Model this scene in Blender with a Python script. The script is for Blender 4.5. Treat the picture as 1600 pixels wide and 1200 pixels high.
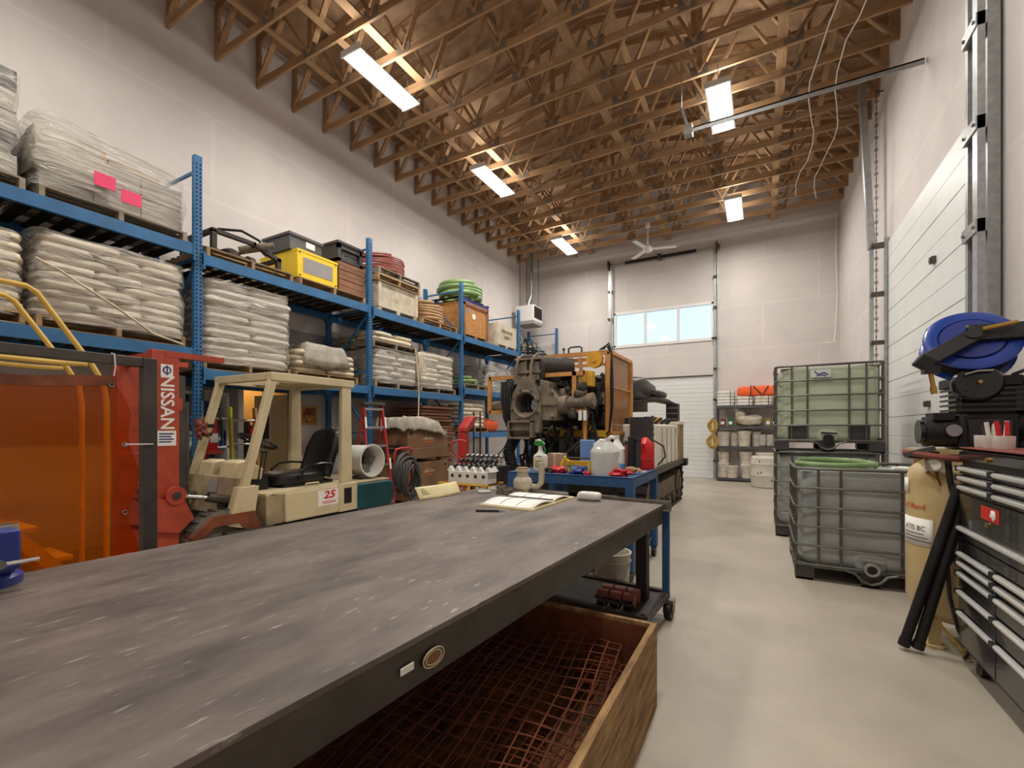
import bpy, math, random
from mathutils import Vector, Matrix, noise
random.seed(7)
SC = bpy.context.scene
for _o in list(bpy.data.objects): bpy.data.objects.remove(_o)
COL = SC.collection
PI = math.pi
R = math.radians

# ---------------------------------------------------------------- camera, world, exposure
cam = bpy.data.cameras.new('camera'); camo = bpy.data.objects.new('camera', cam); COL.objects.link(camo)
cam.sensor_fit = 'HORIZONTAL'; cam.sensor_width = 36; cam.lens = 16.0
cam.shift_y = 0.0425; cam.clip_start = 0.02; cam.clip_end = 200
camo.location = (0, 0, 1.5); camo.rotation_euler = (R(90), 0, R(28.9))
SC.camera = camo
W = bpy.data.worlds.new('sky'); SC.world = W; W.use_nodes = True
_bg = W.node_tree.nodes['Background']; _bg.inputs[0].default_value = (0.66, 0.84, 1.0, 1); _bg.inputs[1].default_value = 1.5
SC.view_settings.view_transform = 'Standard'; SC.view_settings.look = 'None'
SC.view_settings.gamma = 1; SC.view_settings.use_curve_mapping = False
SC.view_settings.exposure = -0.24
LIGHT_W = 150.0     # watts of one ceiling fixture
TUBE_E = 9.0

# ---------------------------------------------------------------- materials
def lin(c):
    o = []
    for v in c[:3]:
        v /= 255.0
        o.append(v/12.92 if v <= 0.04045 else ((v+0.055)/1.055)**2.4)
    return (o[0], o[1], o[2], 1)
MATS = {}
def mat(name, col, rough=.6, metal=0, var=.2, scale=5, rand=0, bump=0, col2=None, stretch=None, bscale=None, lo=.38, hi=.66, coat=0, alpha=1, detail=5):
    m = bpy.data.materials.new(name); m.use_nodes = True; MATS[name] = m
    nt = m.node_tree; N = nt.nodes; L = nt.links; P = N['Principled BSDF']
    P.inputs['Roughness'].default_value = rough; P.inputs['Metallic'].default_value = metal
    P.inputs['Coat Weight'].default_value = coat; P.inputs['Alpha'].default_value = alpha
    tc = N.new('ShaderNodeTexCoord'); mp = N.new('ShaderNodeMapping'); L.new(tc.outputs['Object'], mp.inputs[0])
    if stretch: mp.inputs['Scale'].default_value = stretch
    nz = N.new('ShaderNodeTexNoise'); nz.inputs['Scale'].default_value = scale; nz.inputs['Detail'].default_value = detail; nz.inputs['Roughness'].default_value = .62
    L.new(mp.outputs[0], nz.inputs['Vector'])
    rp = N.new('ShaderNodeValToRGB'); rp.color_ramp.elements[0].position = lo; rp.color_ramp.elements[1].position = hi
    c = lin(col); d = lin(col2) if col2 else tuple(x*(1-var) for x in c[:3])+(1,)
    rp.color_ramp.elements[0].color = d; rp.color_ramp.elements[1].color = c
    L.new(nz.outputs[0], rp.inputs[0]); out = rp.outputs[0]
    if rand:
        oi = N.new('ShaderNodeObjectInfo'); ma = N.new('ShaderNodeMapRange'); ma.inputs[3].default_value = 1-rand; ma.inputs[4].default_value = 1+rand*.6
        L.new(oi.outputs['Random'], ma.inputs[0])
        hs = N.new('ShaderNodeHueSaturation'); L.new(ma.outputs[0], hs.inputs['Value']); L.new(out, hs.inputs['Color']); out = hs.outputs[0]
        ad = N.new('ShaderNodeVectorMath'); ad.operation = 'ADD'; L.new(mp.outputs[0], ad.inputs[0])
        ml = N.new('ShaderNodeVectorMath'); ml.operation = 'SCALE'; ml.inputs[0].default_value = (13, 7, 5); L.new(oi.outputs['Random'], ml.inputs['Scale'])
        L.new(ml.outputs[0], ad.inputs[1]); L.new(ad.outputs[0], nz.inputs['Vector'])
    L.new(out, P.inputs['Base Color'])
    if bump:
        b = N.new('ShaderNodeBump'); b.inputs['Strength'].default_value = bump; b.inputs['Distance'].default_value = .02
        if bscale:
            n2 = N.new('ShaderNodeTexNoise'); n2.inputs['Scale'].default_value = bscale; n2.inputs['Detail'].default_value = 4
            L.new(mp.outputs[0], n2.inputs['Vector']); L.new(n2.outputs[0], b.inputs['Height'])
        else: L.new(nz.outputs[0], b.inputs['Height'])
        L.new(b.outputs[0], P.inputs['Normal'])
    return m
def emis(name, col, s):
    m = bpy.data.materials.new(name); m.use_nodes = True; MATS[name] = m
    P = m.node_tree.nodes['Principled BSDF']; P.inputs['Base Color'].default_value = lin(col)
    P.inputs['Emission Color'].default_value = lin(col); P.inputs['Emission Strength'].default_value = s
    return m
def film(name, col, clear, rough=.16, bumps=.9, stretch=(1, .35, 3)):
    m = bpy.data.materials.new(name); m.use_nodes = True; MATS[name] = m
    nt = m.node_tree; N = nt.nodes; L = nt.links; P = N['Principled BSDF']
    P.inputs['Base Color'].default_value = lin(col); P.inputs['Roughness'].default_value = rough
    tr = N.new('ShaderNodeBsdfTransparent'); mx = N.new('ShaderNodeMixShader')
    tc = N.new('ShaderNodeTexCoord'); mp = N.new('ShaderNodeMapping'); mp.inputs['Scale'].default_value = stretch; L.new(tc.outputs['Object'], mp.inputs[0])
    nz = N.new('ShaderNodeTexNoise'); nz.inputs['Scale'].default_value = 7; nz.inputs['Detail'].default_value = 5; nz.inputs['Distortion'].default_value = .8; L.new(mp.outputs[0], nz.inputs['Vector'])
    b = N.new('ShaderNodeBump'); b.inputs['Strength'].default_value = bumps; b.inputs['Distance'].default_value = .10; L.new(nz.outputs[0], b.inputs['Height']); L.new(b.outputs[0], P.inputs['Normal'])
    mr = N.new('ShaderNodeMapRange'); mr.inputs[1].default_value = .35; mr.inputs[2].default_value = .7; mr.inputs[3].default_value = clear+.12; mr.inputs[4].default_value = clear-.25
    L.new(nz.outputs[0], mr.inputs[0]); L.new(mr.outputs[0], mx.inputs[0]); L.new(P.outputs[0], mx.inputs[1]); L.new(tr.outputs[0], mx.inputs[2])
    L.new(mx.outputs[0], N['Material Output'].inputs[0])
    return m
def wallmat(name, col, ax):
    m = mat(name, col, .85, var=.10, scale=.9, bump=.04, bscale=40)
    nt = m.node_tree; N = nt.nodes; L = nt.links; P = N['Principled BSDF']
    src = P.inputs['Base Color'].links[0].from_socket
    tc = N.new('ShaderNodeTexCoord'); sp = N.new('ShaderNodeSeparateXYZ'); cb = N.new('ShaderNodeCombineXYZ'); L.new(tc.outputs['Object'], sp.inputs[0])
    L.new(sp.outputs[ax], cb.inputs[0]); L.new(sp.outputs[2], cb.inputs[1])
    br = N.new('ShaderNodeTexBrick'); L.new(cb.outputs[0], br.inputs['Vector']); br.inputs['Scale'].default_value = 1
    br.inputs['Brick Width'].default_value = 2.6; br.inputs['Row Height'].default_value = 1.25; br.inputs['Mortar Size'].default_value = .05; br.inputs['Mortar Smooth'].default_value = 1
    br.inputs['Color1'].default_value = (.97, .97, .97, 1); br.inputs['Color2'].default_value = (1, 1, 1, 1); br.inputs['Mortar'].default_value = (1.05, 1.05, 1.05, 1)
    mx = N.new('ShaderNodeMix'); mx.data_type = 'RGBA'; mx.blend_type = 'MULTIPLY'; mx.inputs[0].default_value = 1
    L.new(src, mx.inputs[6]); L.new(br.outputs[0], mx.inputs[7]); L.new(mx.outputs[2], P.inputs['Base Color'])
    return m
M = MATS
wallmat('wall_lr', (214, 207, 203), 1); wallmat('wall_fb', (214, 207, 203), 0)
mat('concrete', (184, 174, 158), .42, var=.3, scale=1.1, bump=.06, bscale=18, detail=9, lo=.3, hi=.72)
mat('osb', (172, 138, 106), .8, var=.35, scale=4, detail=8, bump=.1)
mat('lumber', (184, 146, 106), .75, var=.32, scale=2.2, rand=.16, stretch=(1, 8, 8))
mat('lumber_y', (190, 152, 112), .75, var=.32, scale=2.2, rand=.16, stretch=(8, 1, 8))
mat('plate', (142, 128, 112), .6, .3, var=.3, scale=20)
mat('galv', (176, 178, 178), .38, .75, var=.25, scale=14)
mat('white_paint', (228, 226, 222), .4, var=.06)
mat('door_panel', (226, 227, 225), .42, var=.06, scale=2, bump=.05, bscale=60)
mat('rack_blue', (46, 110, 162), .42, var=.25, scale=4, rand=.08)
mat('slot_dark', (14, 18, 26), .9, var=0)
mat('deck_dark', (44, 40, 38), .7, .3, var=.4, scale=6, rand=.2)
mat('pallet_wood', (178, 146, 104), .85, var=.4, scale=3, rand=.28, stretch=(4, 1, 4), bump=.15)
mat('grey_wood', (166, 152, 130), .85, var=.42, scale=3, rand=.2, stretch=(4, 1, 4), bump=.15)
mat('sack', (222, 208, 186), .55, var=.34, scale=7, rand=.14, bump=.35, bscale=9, stretch=(1, .5, 2.2))
mat('sack_grey', (206, 196, 182), .5, var=.32, scale=6, rand=.16, bump=.4, bscale=9, stretch=(1, .5, 2.2))
mat('sack_cream', (212, 198, 170), .6, var=.28, scale=6, rand=.12, bump=.3, bscale=9)
mat('tarp_grey', (176, 168, 152), .55, var=.4, scale=4, bump=.5, bscale=6)
mat('tarp_dark', (120, 118, 112), .5, var=.4, scale=4, bump=.5, bscale=6)
film('wrap', (235, 230, 220), .76, .10, 1.0)
film('wrap_thick', (214, 210, 204), .42)
mat('carton', (176, 150, 122), .75, var=.22, scale=3, rand=.18)
mat('carton_grey', (176, 168, 158), .7, var=.25, scale=3, rand=.2)
mat('pink', (236, 62, 110), .5, var=.1)
mat('cream', (212, 196, 158), .45, var=.22, scale=3, lo=.25, hi=.55)
mat('cream_dirty', (176, 158, 124), .6, var=.45, scale=4)
mat('forklift_red', (176, 70, 44), .5, var=.35, scale=5, lo=.3, hi=.55)
mat('red_paint', (184, 54, 46), .4, var=.2, scale=5)
mat('teal', (24, 78, 84), .4, var=.35, scale=4)
mat('black', (22, 22, 24), .5, var=.3, scale=8)
mat('black_gloss', (17, 17, 19), .22, var=.2, scale=6, coat=.3)
mat('black_vinyl', (30, 28, 28), .42, var=.3, scale=8, bump=.2)
mat('rubber', (34, 32, 30), .8, var=.4, scale=9)
mat('tyre', (104, 98, 88), .9, var=.4, scale=9)
mat('steel_dark', (86, 80, 74), .45, .45, var=.35, scale=5)
mat('steel', (160, 156, 150), .32, .85, var=.3, scale=12)
mat('chrome', (220, 220, 220), .12, 1, var=.1)
mat('iron_dirty', (142, 128, 110), .7, .15, var=.45, scale=7, bump=.3)
mat('iron_black', (62, 56, 50), .6, .2, var=.5, scale=9, bump=.35)
mat('rig_orange', (198, 140, 74), .5, var=.35, scale=5, lo=.28, hi=.55)
mat('rig_yellow', (222, 168, 44), .5, var=.3, scale=5)
mat('rig_white', (236, 230, 216), .5, var=.24, scale=4, stretch=(3, 3, .6), lo=.3, hi=.6)
mat('brown_mesh', (134, 98, 62), .55, var=.3, scale=5, bump=.2)
mat('yellow', (244, 208, 24), .4, var=.12, scale=4)
mat('rail_yellow', (224, 186, 88), .4, var=.2, scale=4)
mat('grey_box', (84, 84, 86), .5, var=.25, scale=5)
mat('dark_box', (66, 62, 60), .55, var=.4, scale=5)
mat('crate_brown', (150, 104, 76), .8, var=.35, scale=4, rand=.15)
mat('crate_white', (208, 196, 172), .85, var=.45, scale=5, bump=.1, lo=.3, hi=.55)
mat('crate_osb', (196, 138, 74), .75, col2=(168, 114, 60), scale=16, detail=3, lo=.42, hi=.6)
mat('hose_red', (148, 78, 66), .55, var=.25, scale=6)
mat('hose_tan', (182, 142, 98), .6, var=.25, scale=6)
mat('hose_green', (128, 158, 100), .45, var=.25, scale=5)
mat('hose_grey', (70, 72, 72), .55, var=.25)
mat('chest_brown', (140, 108, 78), .5, var=.16, scale=4)
mat('orange', (250, 104, 44), .5, var=.12)
mat('orange_bag', (250, 104, 44), .5, var=.2, scale=5, bump=.4, bscale=6)
mat('logo_red', (206, 40, 30), .45, var=.05)
mat('white_ink', (240, 238, 232), .5, var=.03)
mat('ink', (38, 36, 44), .6, var=.1)
mat('ink_blue', (40, 52, 120), .6, var=.1)
mat('paper', (240, 238, 230), .8, var=.04)
mat('paper_old', (232, 218, 170), .8, var=.12, scale=8)
mat('fibre_yellow', (206, 202, 60), .45, var=.15)
mat('pull_metal', (226, 226, 222), .24, .35, var=.08)
mat('alu', (196, 196, 194), .3, .9, var=.15, scale=12)
mat('blue_cart', (48, 90, 138), .45, var=.25, scale=5)
mat('blue_reel', (22, 60, 148), .3, var=.12, scale=4, coat=.2)
mat('blue_vice', (40, 56, 132), .35, var=.2, scale=5)
mat('tank_beige', (208, 184, 134), .4, var=.14, scale=3)
mat('plastic_white', (226, 224, 216), .4, var=.16, scale=6)
mat('bucket', (216, 206, 190), .55, var=.35, scale=5, lo=.3, hi=.52)
mat('barrel', (204, 200, 186), .5, var=.15, scale=4)
mat('jug', (232, 232, 228), .25, var=.06)
mat('blue_liquid', (98, 152, 214), .25, var=.1)
mat('blue_plastic', (112, 146, 196), .35, var=.1)
mat('green_plastic', (40, 138, 66), .4, var=.1)
mat('red_plastic', (214, 36, 40), .35, var=.15)
mat('shelf_steel', (92, 90, 92), .5, .4, var=.2)
mat('rope', (196, 160, 70), .8, var=.3, scale=20)
mat('rust', (134, 74, 44), .85, .1, var=.5, scale=6, bump=.2)
mat('rust_wood', (140, 92, 52), .85, col2=(70, 44, 28), scale=4, stretch=(3, 1, 3), bump=.15)
mat('old_plank', (178, 142, 94), .85, col2=(120, 90, 56), scale=4, stretch=(6, 1, 6), bump=.2)
mat('tote_green', (184, 192, 166), .35, var=.1, scale=2.5)
mat('tote_grey', (168, 172, 170), .35, var=.22, scale=2.5)
mat('cage', (112, 110, 102), .42, .6, var=.3, scale=9)
mat('tote_label', (208, 216, 208), .5, var=.1)
mat('pipe_dark', (44, 42, 42), .5, .4, var=.4, scale=8)
mat('brass', (190, 150, 80), .35, .8, var=.2)
mat('pvc', (190, 180, 160), .45, var=.25, scale=8)
mat('office_wall', (214, 204, 190), .8, var=.06)
mat('wood_cab', (216, 160, 84), .5, var=.15, scale=3, stretch=(1, 1, .3))
mat('grey_board', (152, 148, 146), .6, var=.08)
mat('frame_dark', (56, 52, 50), .5, .3, var=.3)
mat('picture', (190, 140, 50), .5, col2=(120, 40, 30), scale=9, lo=.45, hi=.55)
emis('tube', (255, 252, 246), TUBE_E)

def tablemat():
    m = mat('bench_top', (128, 116, 108), .4, .3, col2=(78, 71, 68), scale=2.0, stretch=(2.4, .9, 1), detail=12, lo=.32, hi=.68)
    nt = m.node_tree; N = nt.nodes; L = nt.links; P = N['Principled BSDF']
    src = P.inputs['Base Color'].links[0].from_socket
    tc = N.new('ShaderNodeTexCoord'); n = N.new('ShaderNodeTexNoise'); n.inputs['Scale'].default_value = 22; n.inputs['Detail'].default_value = 7
    mp = N.new('ShaderNodeMapping'); mp.inputs['Scale'].default_value = (2.4, .5, 1); mp.inputs['Rotation'].default_value = (0, 0, .5); L.new(tc.outputs['Object'], mp.inputs[0]); L.new(mp.outputs[0], n.inputs['Vector'])
    r = N.new('ShaderNodeValToRGB'); r.color_ramp.elements[0].position = .635; r.color_ramp.elements[1].position = .83; L.new(n.outputs[0], r.inputs[0])
    mx = N.new('ShaderNodeMix'); mx.data_type = 'RGBA'; L.new(r.outputs[0], mx.inputs[0]); L.new(src, mx.inputs[6]); mx.inputs[7].default_value = lin((196, 190, 184)); L.new(mx.outputs[2], P.inputs['Base Color'])
    mr = N.new('ShaderNodeMapRange'); mr.inputs[3].default_value = .36; mr.inputs[4].default_value = .62; L.new(n.outputs[0], mr.inputs[0]); L.new(mr.outputs[0], P.inputs['Roughness'])
tablemat()
def curtainmat():
    m = bpy.data.materials.new('curtain'); m.use_nodes = True; MATS['curtain'] = m
    nt = m.node_tree; N = nt.nodes; L = nt.links; P = N['Principled BSDF']
    P.inputs['Base Color'].default_value = lin((150, 56, 8)); P.inputs['Roughness'].default_value = .18
    tr = N.new('ShaderNodeBsdfTransparent'); tr.inputs[0].default_value = (.95, .36, .03, 1)
    mx = N.new('ShaderNodeMixShader'); mx.inputs[0].default_value = .5
    L.new(P.outputs[0], mx.inputs[1]); L.new(tr.outputs[0], mx.inputs[2]); L.new(mx.outputs[0], N['Material Output'].inputs[0])
curtainmat()
def glassmat():
    m = bpy.data.materials.new('glass'); m.use_nodes = True; MATS['glass'] = m
    nt = m.node_tree; N = nt.nodes; L = nt.links; P = N['Principled BSDF']
    P.inputs['Base Color'].default_value = (.9, .96, 1, 1); P.inputs['Roughness'].default_value = .05
    tr = N.new('ShaderNodeBsdfTransparent'); mx = N.new('ShaderNodeMixShader'); mx.inputs[0].default_value = .93
    L.new(P.outputs[0], mx.inputs[1]); L.new(tr.outputs[0], mx.inputs[2]); L.new(mx.outputs[0], N['Material Output'].inputs[0])
glassmat()
def clearmat(name, col, clear, rough=.15):
    m = bpy.data.materials.new(name); m.use_nodes = True; MATS[name] = m
    nt = m.node_tree; N = nt.nodes; L = nt.links; P = N['Principled BSDF']
    P.inputs['Base Color'].default_value = lin(col); P.inputs['Roughness'].default_value = rough
    tr = N.new('ShaderNodeBsdfTransparent'); tr.inputs[0].default_value = lin(col); mx = N.new('ShaderNodeMixShader'); mx.inputs[0].default_value = clear
    L.new(P.outputs[0], mx.inputs[1]); L.new(tr.outputs[0], mx.inputs[2]); L.new(mx.outputs[0], N['Material Output'].inputs[0])
clearmat('clear_bag', (232, 232, 230), .45)
clearmat('plexi', (172, 124, 76), .35)

# ---------------------------------------------------------------- mesh helpers
OFF = {}            # world offset of the thing a part belongs to
def V(*a): return Vector(a)
class MB:
    def __init__(s): s.v = []; s.f = []
    def add(s, vs, fs):
        n = len(s.v); s.v += [tuple(p) for p in vs]; s.f += [[i+n for i in f] for f in fs]; return s
    def bx(s, x0, x1, y0, y1, z0, z1):
        vs = [(x, y, z) for z in (z0, z1) for y in (y0, y1) for x in (x0, x1)]
        return s.add(vs, [(0, 2, 3, 1), (4, 5, 7, 6), (0, 1, 5, 4), (2, 6, 7, 3), (0, 4, 6, 2), (1, 3, 7, 5)])
    def box(s, c, d, rot=None):
        m = rot if isinstance(rot, Matrix) else (Matrix.Rotation(rot, 3, 'Z') if rot else None)
        vs = []
        for z in (-.5, .5):
            for y in (-.5, .5):
                for x in (-.5, .5):
                    p = Vector((x*d[0], y*d[1], z*d[2]))
                    if m: p = m @ p
                    vs.append(p+Vector(c))
        return s.add(vs, [(0, 2, 3, 1), (4, 5, 7, 6), (0, 1, 5, 4), (2, 6, 7, 3), (0, 4, 6, 2), (1, 3, 7, 5)])
    def bar(s, p0, p1, w, h, up=(0, 0, 1)):
        p0 = Vector(p0); p1 = Vector(p1); d = (p1-p0).normalized(); u = Vector(up)
        if abs(d.dot(u)) > .98: u = Vector((0, 1, 0)) if abs(d.y) < .9 else Vector((1, 0, 0))
        a = d.cross(u).normalized(); b = a.cross(d).normalized()
        vs = []
        for p in (p0, p1):
            for i, j in ((-1, -1), (1, -1), (1, 1), (-1, 1)): vs.append(p+a*(w/2*i)+b*(h/2*j))
        return s.add(vs, [(3, 2, 1, 0), (4, 5, 6, 7), (0, 1, 5, 4), (1, 2, 6, 5), (2, 3, 7, 6), (3, 0, 4, 7)])
    def cyl(s, p0, p1, r, r2=None, n=12):
        p0 = Vector(p0); p1 = Vector(p1); d = (p1-p0).normalized(); u = Vector((0, 0, 1)) if abs(d.z) < .9 else Vector((1, 0, 0))
        a = d.cross(u).normalized(); b = d.cross(a); r2 = r if r2 is None else r2
        vs = [p0+(a*math.cos(2*PI*i/n)+b*math.sin(2*PI*i/n))*r for i in range(n)]+[p1+(a*math.cos(2*PI*i/n)+b*math.sin(2*PI*i/n))*r2 for i in range(n)]
        return s.add(vs, [tuple(range(n-1, -1, -1)), tuple(range(n, 2*n))]+[(i, (i+1) % n, n+(i+1) % n, n+i) for i in range(n)])
    def tube(s, pts, r, n=8, closed=False):
        P = [Vector(p) for p in pts]; k = len(P); vs = []; a = None
        for i in range(k):
            if closed: d = P[(i+1) % k]-P[i-1]
            else: d = P[min(i+1, k-1)]-P[max(i-1, 0)]
            d.normalize()
            if a is None:
                u = Vector((0, 0, 1)) if abs(d.z) < .9 else Vector((1, 0, 0)); a = d.cross(u).normalized()
            else:
                a = (a-d*a.dot(d)).normalized()
            b = d.cross(a)
            vs += [P[i]+(a*math.cos(2*PI*j/n)+b*math.sin(2*PI*j/n))*r for j in range(n)]
        fs = []
        for i in range(k if closed else k-1):
            q = (i+1) % k
            for j in range(n): fs.append((i*n+j, i*n+(j+1) % n, q*n+(j+1) % n, q*n+j))
        if not closed: fs += [tuple(range(n-1, -1, -1)), tuple((k-1)*n+j for j in range(n))]
        return s.add(vs, fs)
    def lathe(s, prof, c=(0, 0, 0), n=20, axis=(0, 0, 1), caps=True):
        d = Vector(axis).normalized(); u = Vector((0, 0, 1)) if abs(d.z) < .9 else Vector((1, 0, 0))
        a = d.cross(u).normalized(); b = d.cross(a); c = Vector(c); vs = []
        for r, z in prof: vs += [c+d*z+(a*math.cos(2*PI*j/n)+b*math.sin(2*PI*j/n))*max(r, 1e-4) for j in range(n)]
        fs = [(i*n+j, i*n+(j+1) % n, (i+1)*n+(j+1) % n, (i+1)*n+j) for i in range(len(prof)-1) for j in range(n)]
        if caps: fs += [tuple(range(n-1, -1, -1)), tuple((len(prof)-1)*n+j for j in range(n))]
        return s.add(vs, fs)
    def prism(s, poly, plane, a0, a1):
        n = len(poly)
        def pt(p, a): return {'yz': (a, p[0], p[1]), 'xz': (p[0], a, p[1]), 'xy': (p[0], p[1], a)}[plane]
        return s.add([pt(p, a0) for p in poly]+[pt(p, a1) for p in poly], [tuple(range(n-1, -1, -1)), tuple(range(n, 2*n))]+[(i, (i+1) % n, n+(i+1) % n, n+i) for i in range(n)])
    def ell(s, c, r, nu=14, nv=8, e=1, e2=1, jit=0, seed=0):
        def pw(x, p): return math.copysign(abs(x)**p, x)
        vs = []; c = Vector(c)
        for i in range(nv+1):
            ph = -PI/2+PI*i/nv
            for j in range(nu):
                th = 2*PI*j/nu
                p = Vector((pw(math.cos(ph), e2)*pw(math.cos(th), e)*r[0], pw(math.cos(ph), e2)*pw(math.sin(th), e)*r[1], pw(math.sin(ph), e2)*r[2]))
                if jit: p *= 1+jit*noise.noise(p*(2.5/max(r))+Vector((seed*3.1, seed, 0)))
                vs.append(c+p)
        fs = [(i*nu+j, i*nu+(j+1) % nu, (i+1)*nu+(j+1) % nu, (i+1)*nu+j) for i in range(nv) for j in range(nu)]
        return s.add(vs, fs)
    def grid(s, fn, nu, nv, closed=False):
        vs = [fn(i/nu, j/nv) for j in range(nv+1) for i in range(nu+1)]; w = nu+1
        return s.add(vs, [(j*w+i, j*w+i+1, (j+1)*w+i+1, (j+1)*w+i) for j in range(nv) for i in range(nu)])
    def torus(s, c, Rr, r, axis=(0, 0, 1), n=28, m=8):
        d = Vector(axis).normalized(); u = Vector((0, 0, 1)) if abs(d.z) < .9 else Vector((1, 0, 0)); a = d.cross(u).normalized(); b = d.cross(a); c = Vector(c)
        return s.tube([c+(a*math.cos(2*PI*i/n)+b*math.sin(2*PI*i/n))*Rr for i in range(n)], r, m, True)
    def mesh(s, name, m, off=(0, 0, 0), flat=False, ang=.65):
        me = bpy.data.meshes.new(name)
        me.from_pydata([(p[0]-off[0], p[1]-off[1], p[2]-off[2]) for p in s.v], [], s.f); me.validate(); me.update()
        if not flat: me.shade_smooth(); me.set_sharp_from_angle(angle=ang)
        me.materials.append(MATS[m] if isinstance(m, str) else m)
        return me
    def build(s, name, m, parent=None, loc=None, bevel=0, solid=0, flat=False, label=None, cat=None, group=None, kind=None):
        if parent is not None: off = OFF[parent.name]
        else: off = loc or (0, 0, 0)
        o = bpy.data.objects.new(name, s.mesh(name, m, off, flat)); COL.objects.link(o)
        if parent is not None: o.parent = parent
        else: o.location = off
        OFF[o.name] = off
        if solid:
            md = o.modifiers.new('thick', 'SOLIDIFY'); md.thickness = solid; md.offset = 0
        if bevel:
            md = o.modifiers.new('bevel', 'BEVEL'); md.width = bevel; md.segments = 2; md.limit_method = 'ANGLE'
        tag(o, label, cat, group, kind); return o
def tag(o, label=None, cat=None, group=None, kind=None):
    for k, v in (('label', label), ('category', cat), ('group', group), ('kind', kind)):
        if v: o[k] = v
    return o
def T(name, label, cat, loc=(0, 0, 0), group=None, kind=None):
    o = bpy.data.objects.new(name, None); COL.objects.link(o); o.location = loc; o.empty_display_size = .1
    OFF[o.name] = tuple(loc); return tag(o, label, cat, group, kind)
def inst(name, me, parent, p=(0, 0, 0), rz=0, sc=(1, 1, 1), rot=None):
    """object sharing mesh data me, at world position p, child of parent"""
    o = bpy.data.objects.new(name, me); COL.objects.link(o)
    off = OFF[parent.name] if parent else (0, 0, 0)
    o.location = (p[0]-off[0], p[1]-off[1], p[2]-off[2]); o.rotation_euler = rot or (0, 0, rz); o.scale = sc
    if parent: o.parent = parent
    OFF[o.name] = off
    return o
def copy_tree(o, loc=None, rz=None, label=None, parent=None, kids=None):
    c = o.copy(); COL.objects.link(c)
    if parent: c.parent = parent
    if loc is not None: c.location = loc
    if rz is not None: c.rotation_euler = (0, 0, rz)
    if label: c['label'] = label
    OFF[c.name] = tuple(c.location) if parent is None else OFF[parent.name]
    for ch in list(o.children): copy_tree(ch, parent=c)
    return c
_tx = {}
def text(name, body, size, m, parent, o, xd, yd, align='CENTER', shear=0, sx=1, bold=0):
    key = (body, shear, align, bold)
    if key not in _tx:
        cu = bpy.data.curves.new('t', 'FONT'); cu.body = body; cu.align_x = align; cu.align_y = 'CENTER'; cu.shear = shear; cu.extrude = .004; cu.resolution_u = 2; cu.offset = bold
        ob = bpy.data.objects.new('t', cu); COL.objects.link(ob)
        dg = bpy.context.evaluated_depsgraph_get(); dg.update()
        me = bpy.data.meshes.new_from_object(ob.evaluated_get(dg)); _tx[key] = ([tuple(v.co) for v in me.vertices], [tuple(p.vertices) for p in me.polygons])
        bpy.data.objects.remove(ob); bpy.data.curves.remove(cu); bpy.data.meshes.remove(me)
    vs, fs = _tx[key]; xd = Vector(xd).normalized(); yd = Vector(yd).normalized(); zd = xd.cross(yd); o = Vector(o)
    b = MB(); b.add([o+xd*(v[0]*size*sx)+yd*(v[1]*size)+zd*(v[2]*size*.3) for v in vs], fs)
    return b.build(name, m, parent, flat=True)
def hose_coil(c, Rr, r, turns, rise, wob=.05, seed=1, n=22, sq=1.0):
    rnd = random.Random(seed); pts = []
    for t in range(turns):
        dr = rnd.uniform(-wob, wob); dx = rnd.uniform(-wob, wob); dy = rnd.uniform(-wob, wob); tz = rnd.uniform(-.02, .02)
        for k in range(n):
            a = 2*PI*k/n; f = (t+k/n)
            pts.append((c[0]+dx*math.sin(a/2)**2+(Rr+dr*math.sin(a/2)**2-.02*f*0)*math.cos(a)*sq, c[1]+dy*math.sin(a/2)**2+(Rr+dr*math.sin(a/2)**2)*math.sin(a), c[2]+rise*f+tz*math.sin(a)))
    return pts
# ---------------------------------------------------------------- the building
XL, XR, YB, YF, ZC, ZT = -7.4, 1.74, 14.6, -3.0, 7.15, 9.4
def S(b, name, m, label, **k): return b.build(name, m, None, kind='structure', label=label, **k)
S(MB().bx(XL-.2, XR+.2, YF-.2, YB+.2, -.12, 0), 'floor', 'concrete', 'bare grey concrete shop floor')
b = MB(); Y0, Y1, ZD = 4.36, 5.26, 2.12
b.bx(XL-.15, XL, YF, Y0, 0, ZT).bx(XL-.15, XL, Y1, YB, 0, ZT).bx(XL-.15, XL, Y0, Y1, ZD, ZT)
S(b, 'wall_left', 'wall_lr', 'tall off-white drywall behind the blue rack')
DX0, DX1, DZ = -4.3, -1.3, 3.05; WX0, WX1, WZ0, WZ1 = -4.25, -1.28, 4.1, 5.2
b = MB(); b.bx(XL-.15, DX0, YB, YB+.15, 0, ZT).bx(DX1, XR+.15, YB, YB+.15, 0, ZT).bx(DX0, DX1, YB, YB+.15, DZ, WZ0).bx(DX0, DX1, YB, YB+.15, WZ1, ZT)
b.bx(DX0, WX0, YB, YB+.15, WZ0, WZ1)
S(b, 'wall_back', 'wall_fb', 'off-white drywall end wall with high window and door')
RY0, RY1, RZ = 5.55, 9.1, 4.43
b = MB(); b.bx(XR, XR+.15, YF, RY0, 0, ZT).bx(XR, XR+.15, RY1, YB, 0, ZT).bx(XR, XR+.15, RY0, RY1, RZ, ZT)
S(b, 'wall_right', 'wall_lr', 'off-white drywall wall around the tall sectional door')
S(MB().bx(XL-.15, XR+.15, YF-.15, YF, 0, ZT), 'wall_front', 'wall_fb', 'drywall wall behind the viewer')
XM = (XL+XR)/2; ZH, ZR = 8.05, 8.95
b = MB()
for xa, za, xb, zb in ((XL-.2, ZH-.04, XM, ZR), (XM, ZR, XR+.2, ZH-.04)):
    b.prism([(xa, za), (xb, zb), (xb, zb+.03), (xa, za+.03)], 'xz', YF-.2, YB+.2)
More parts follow.
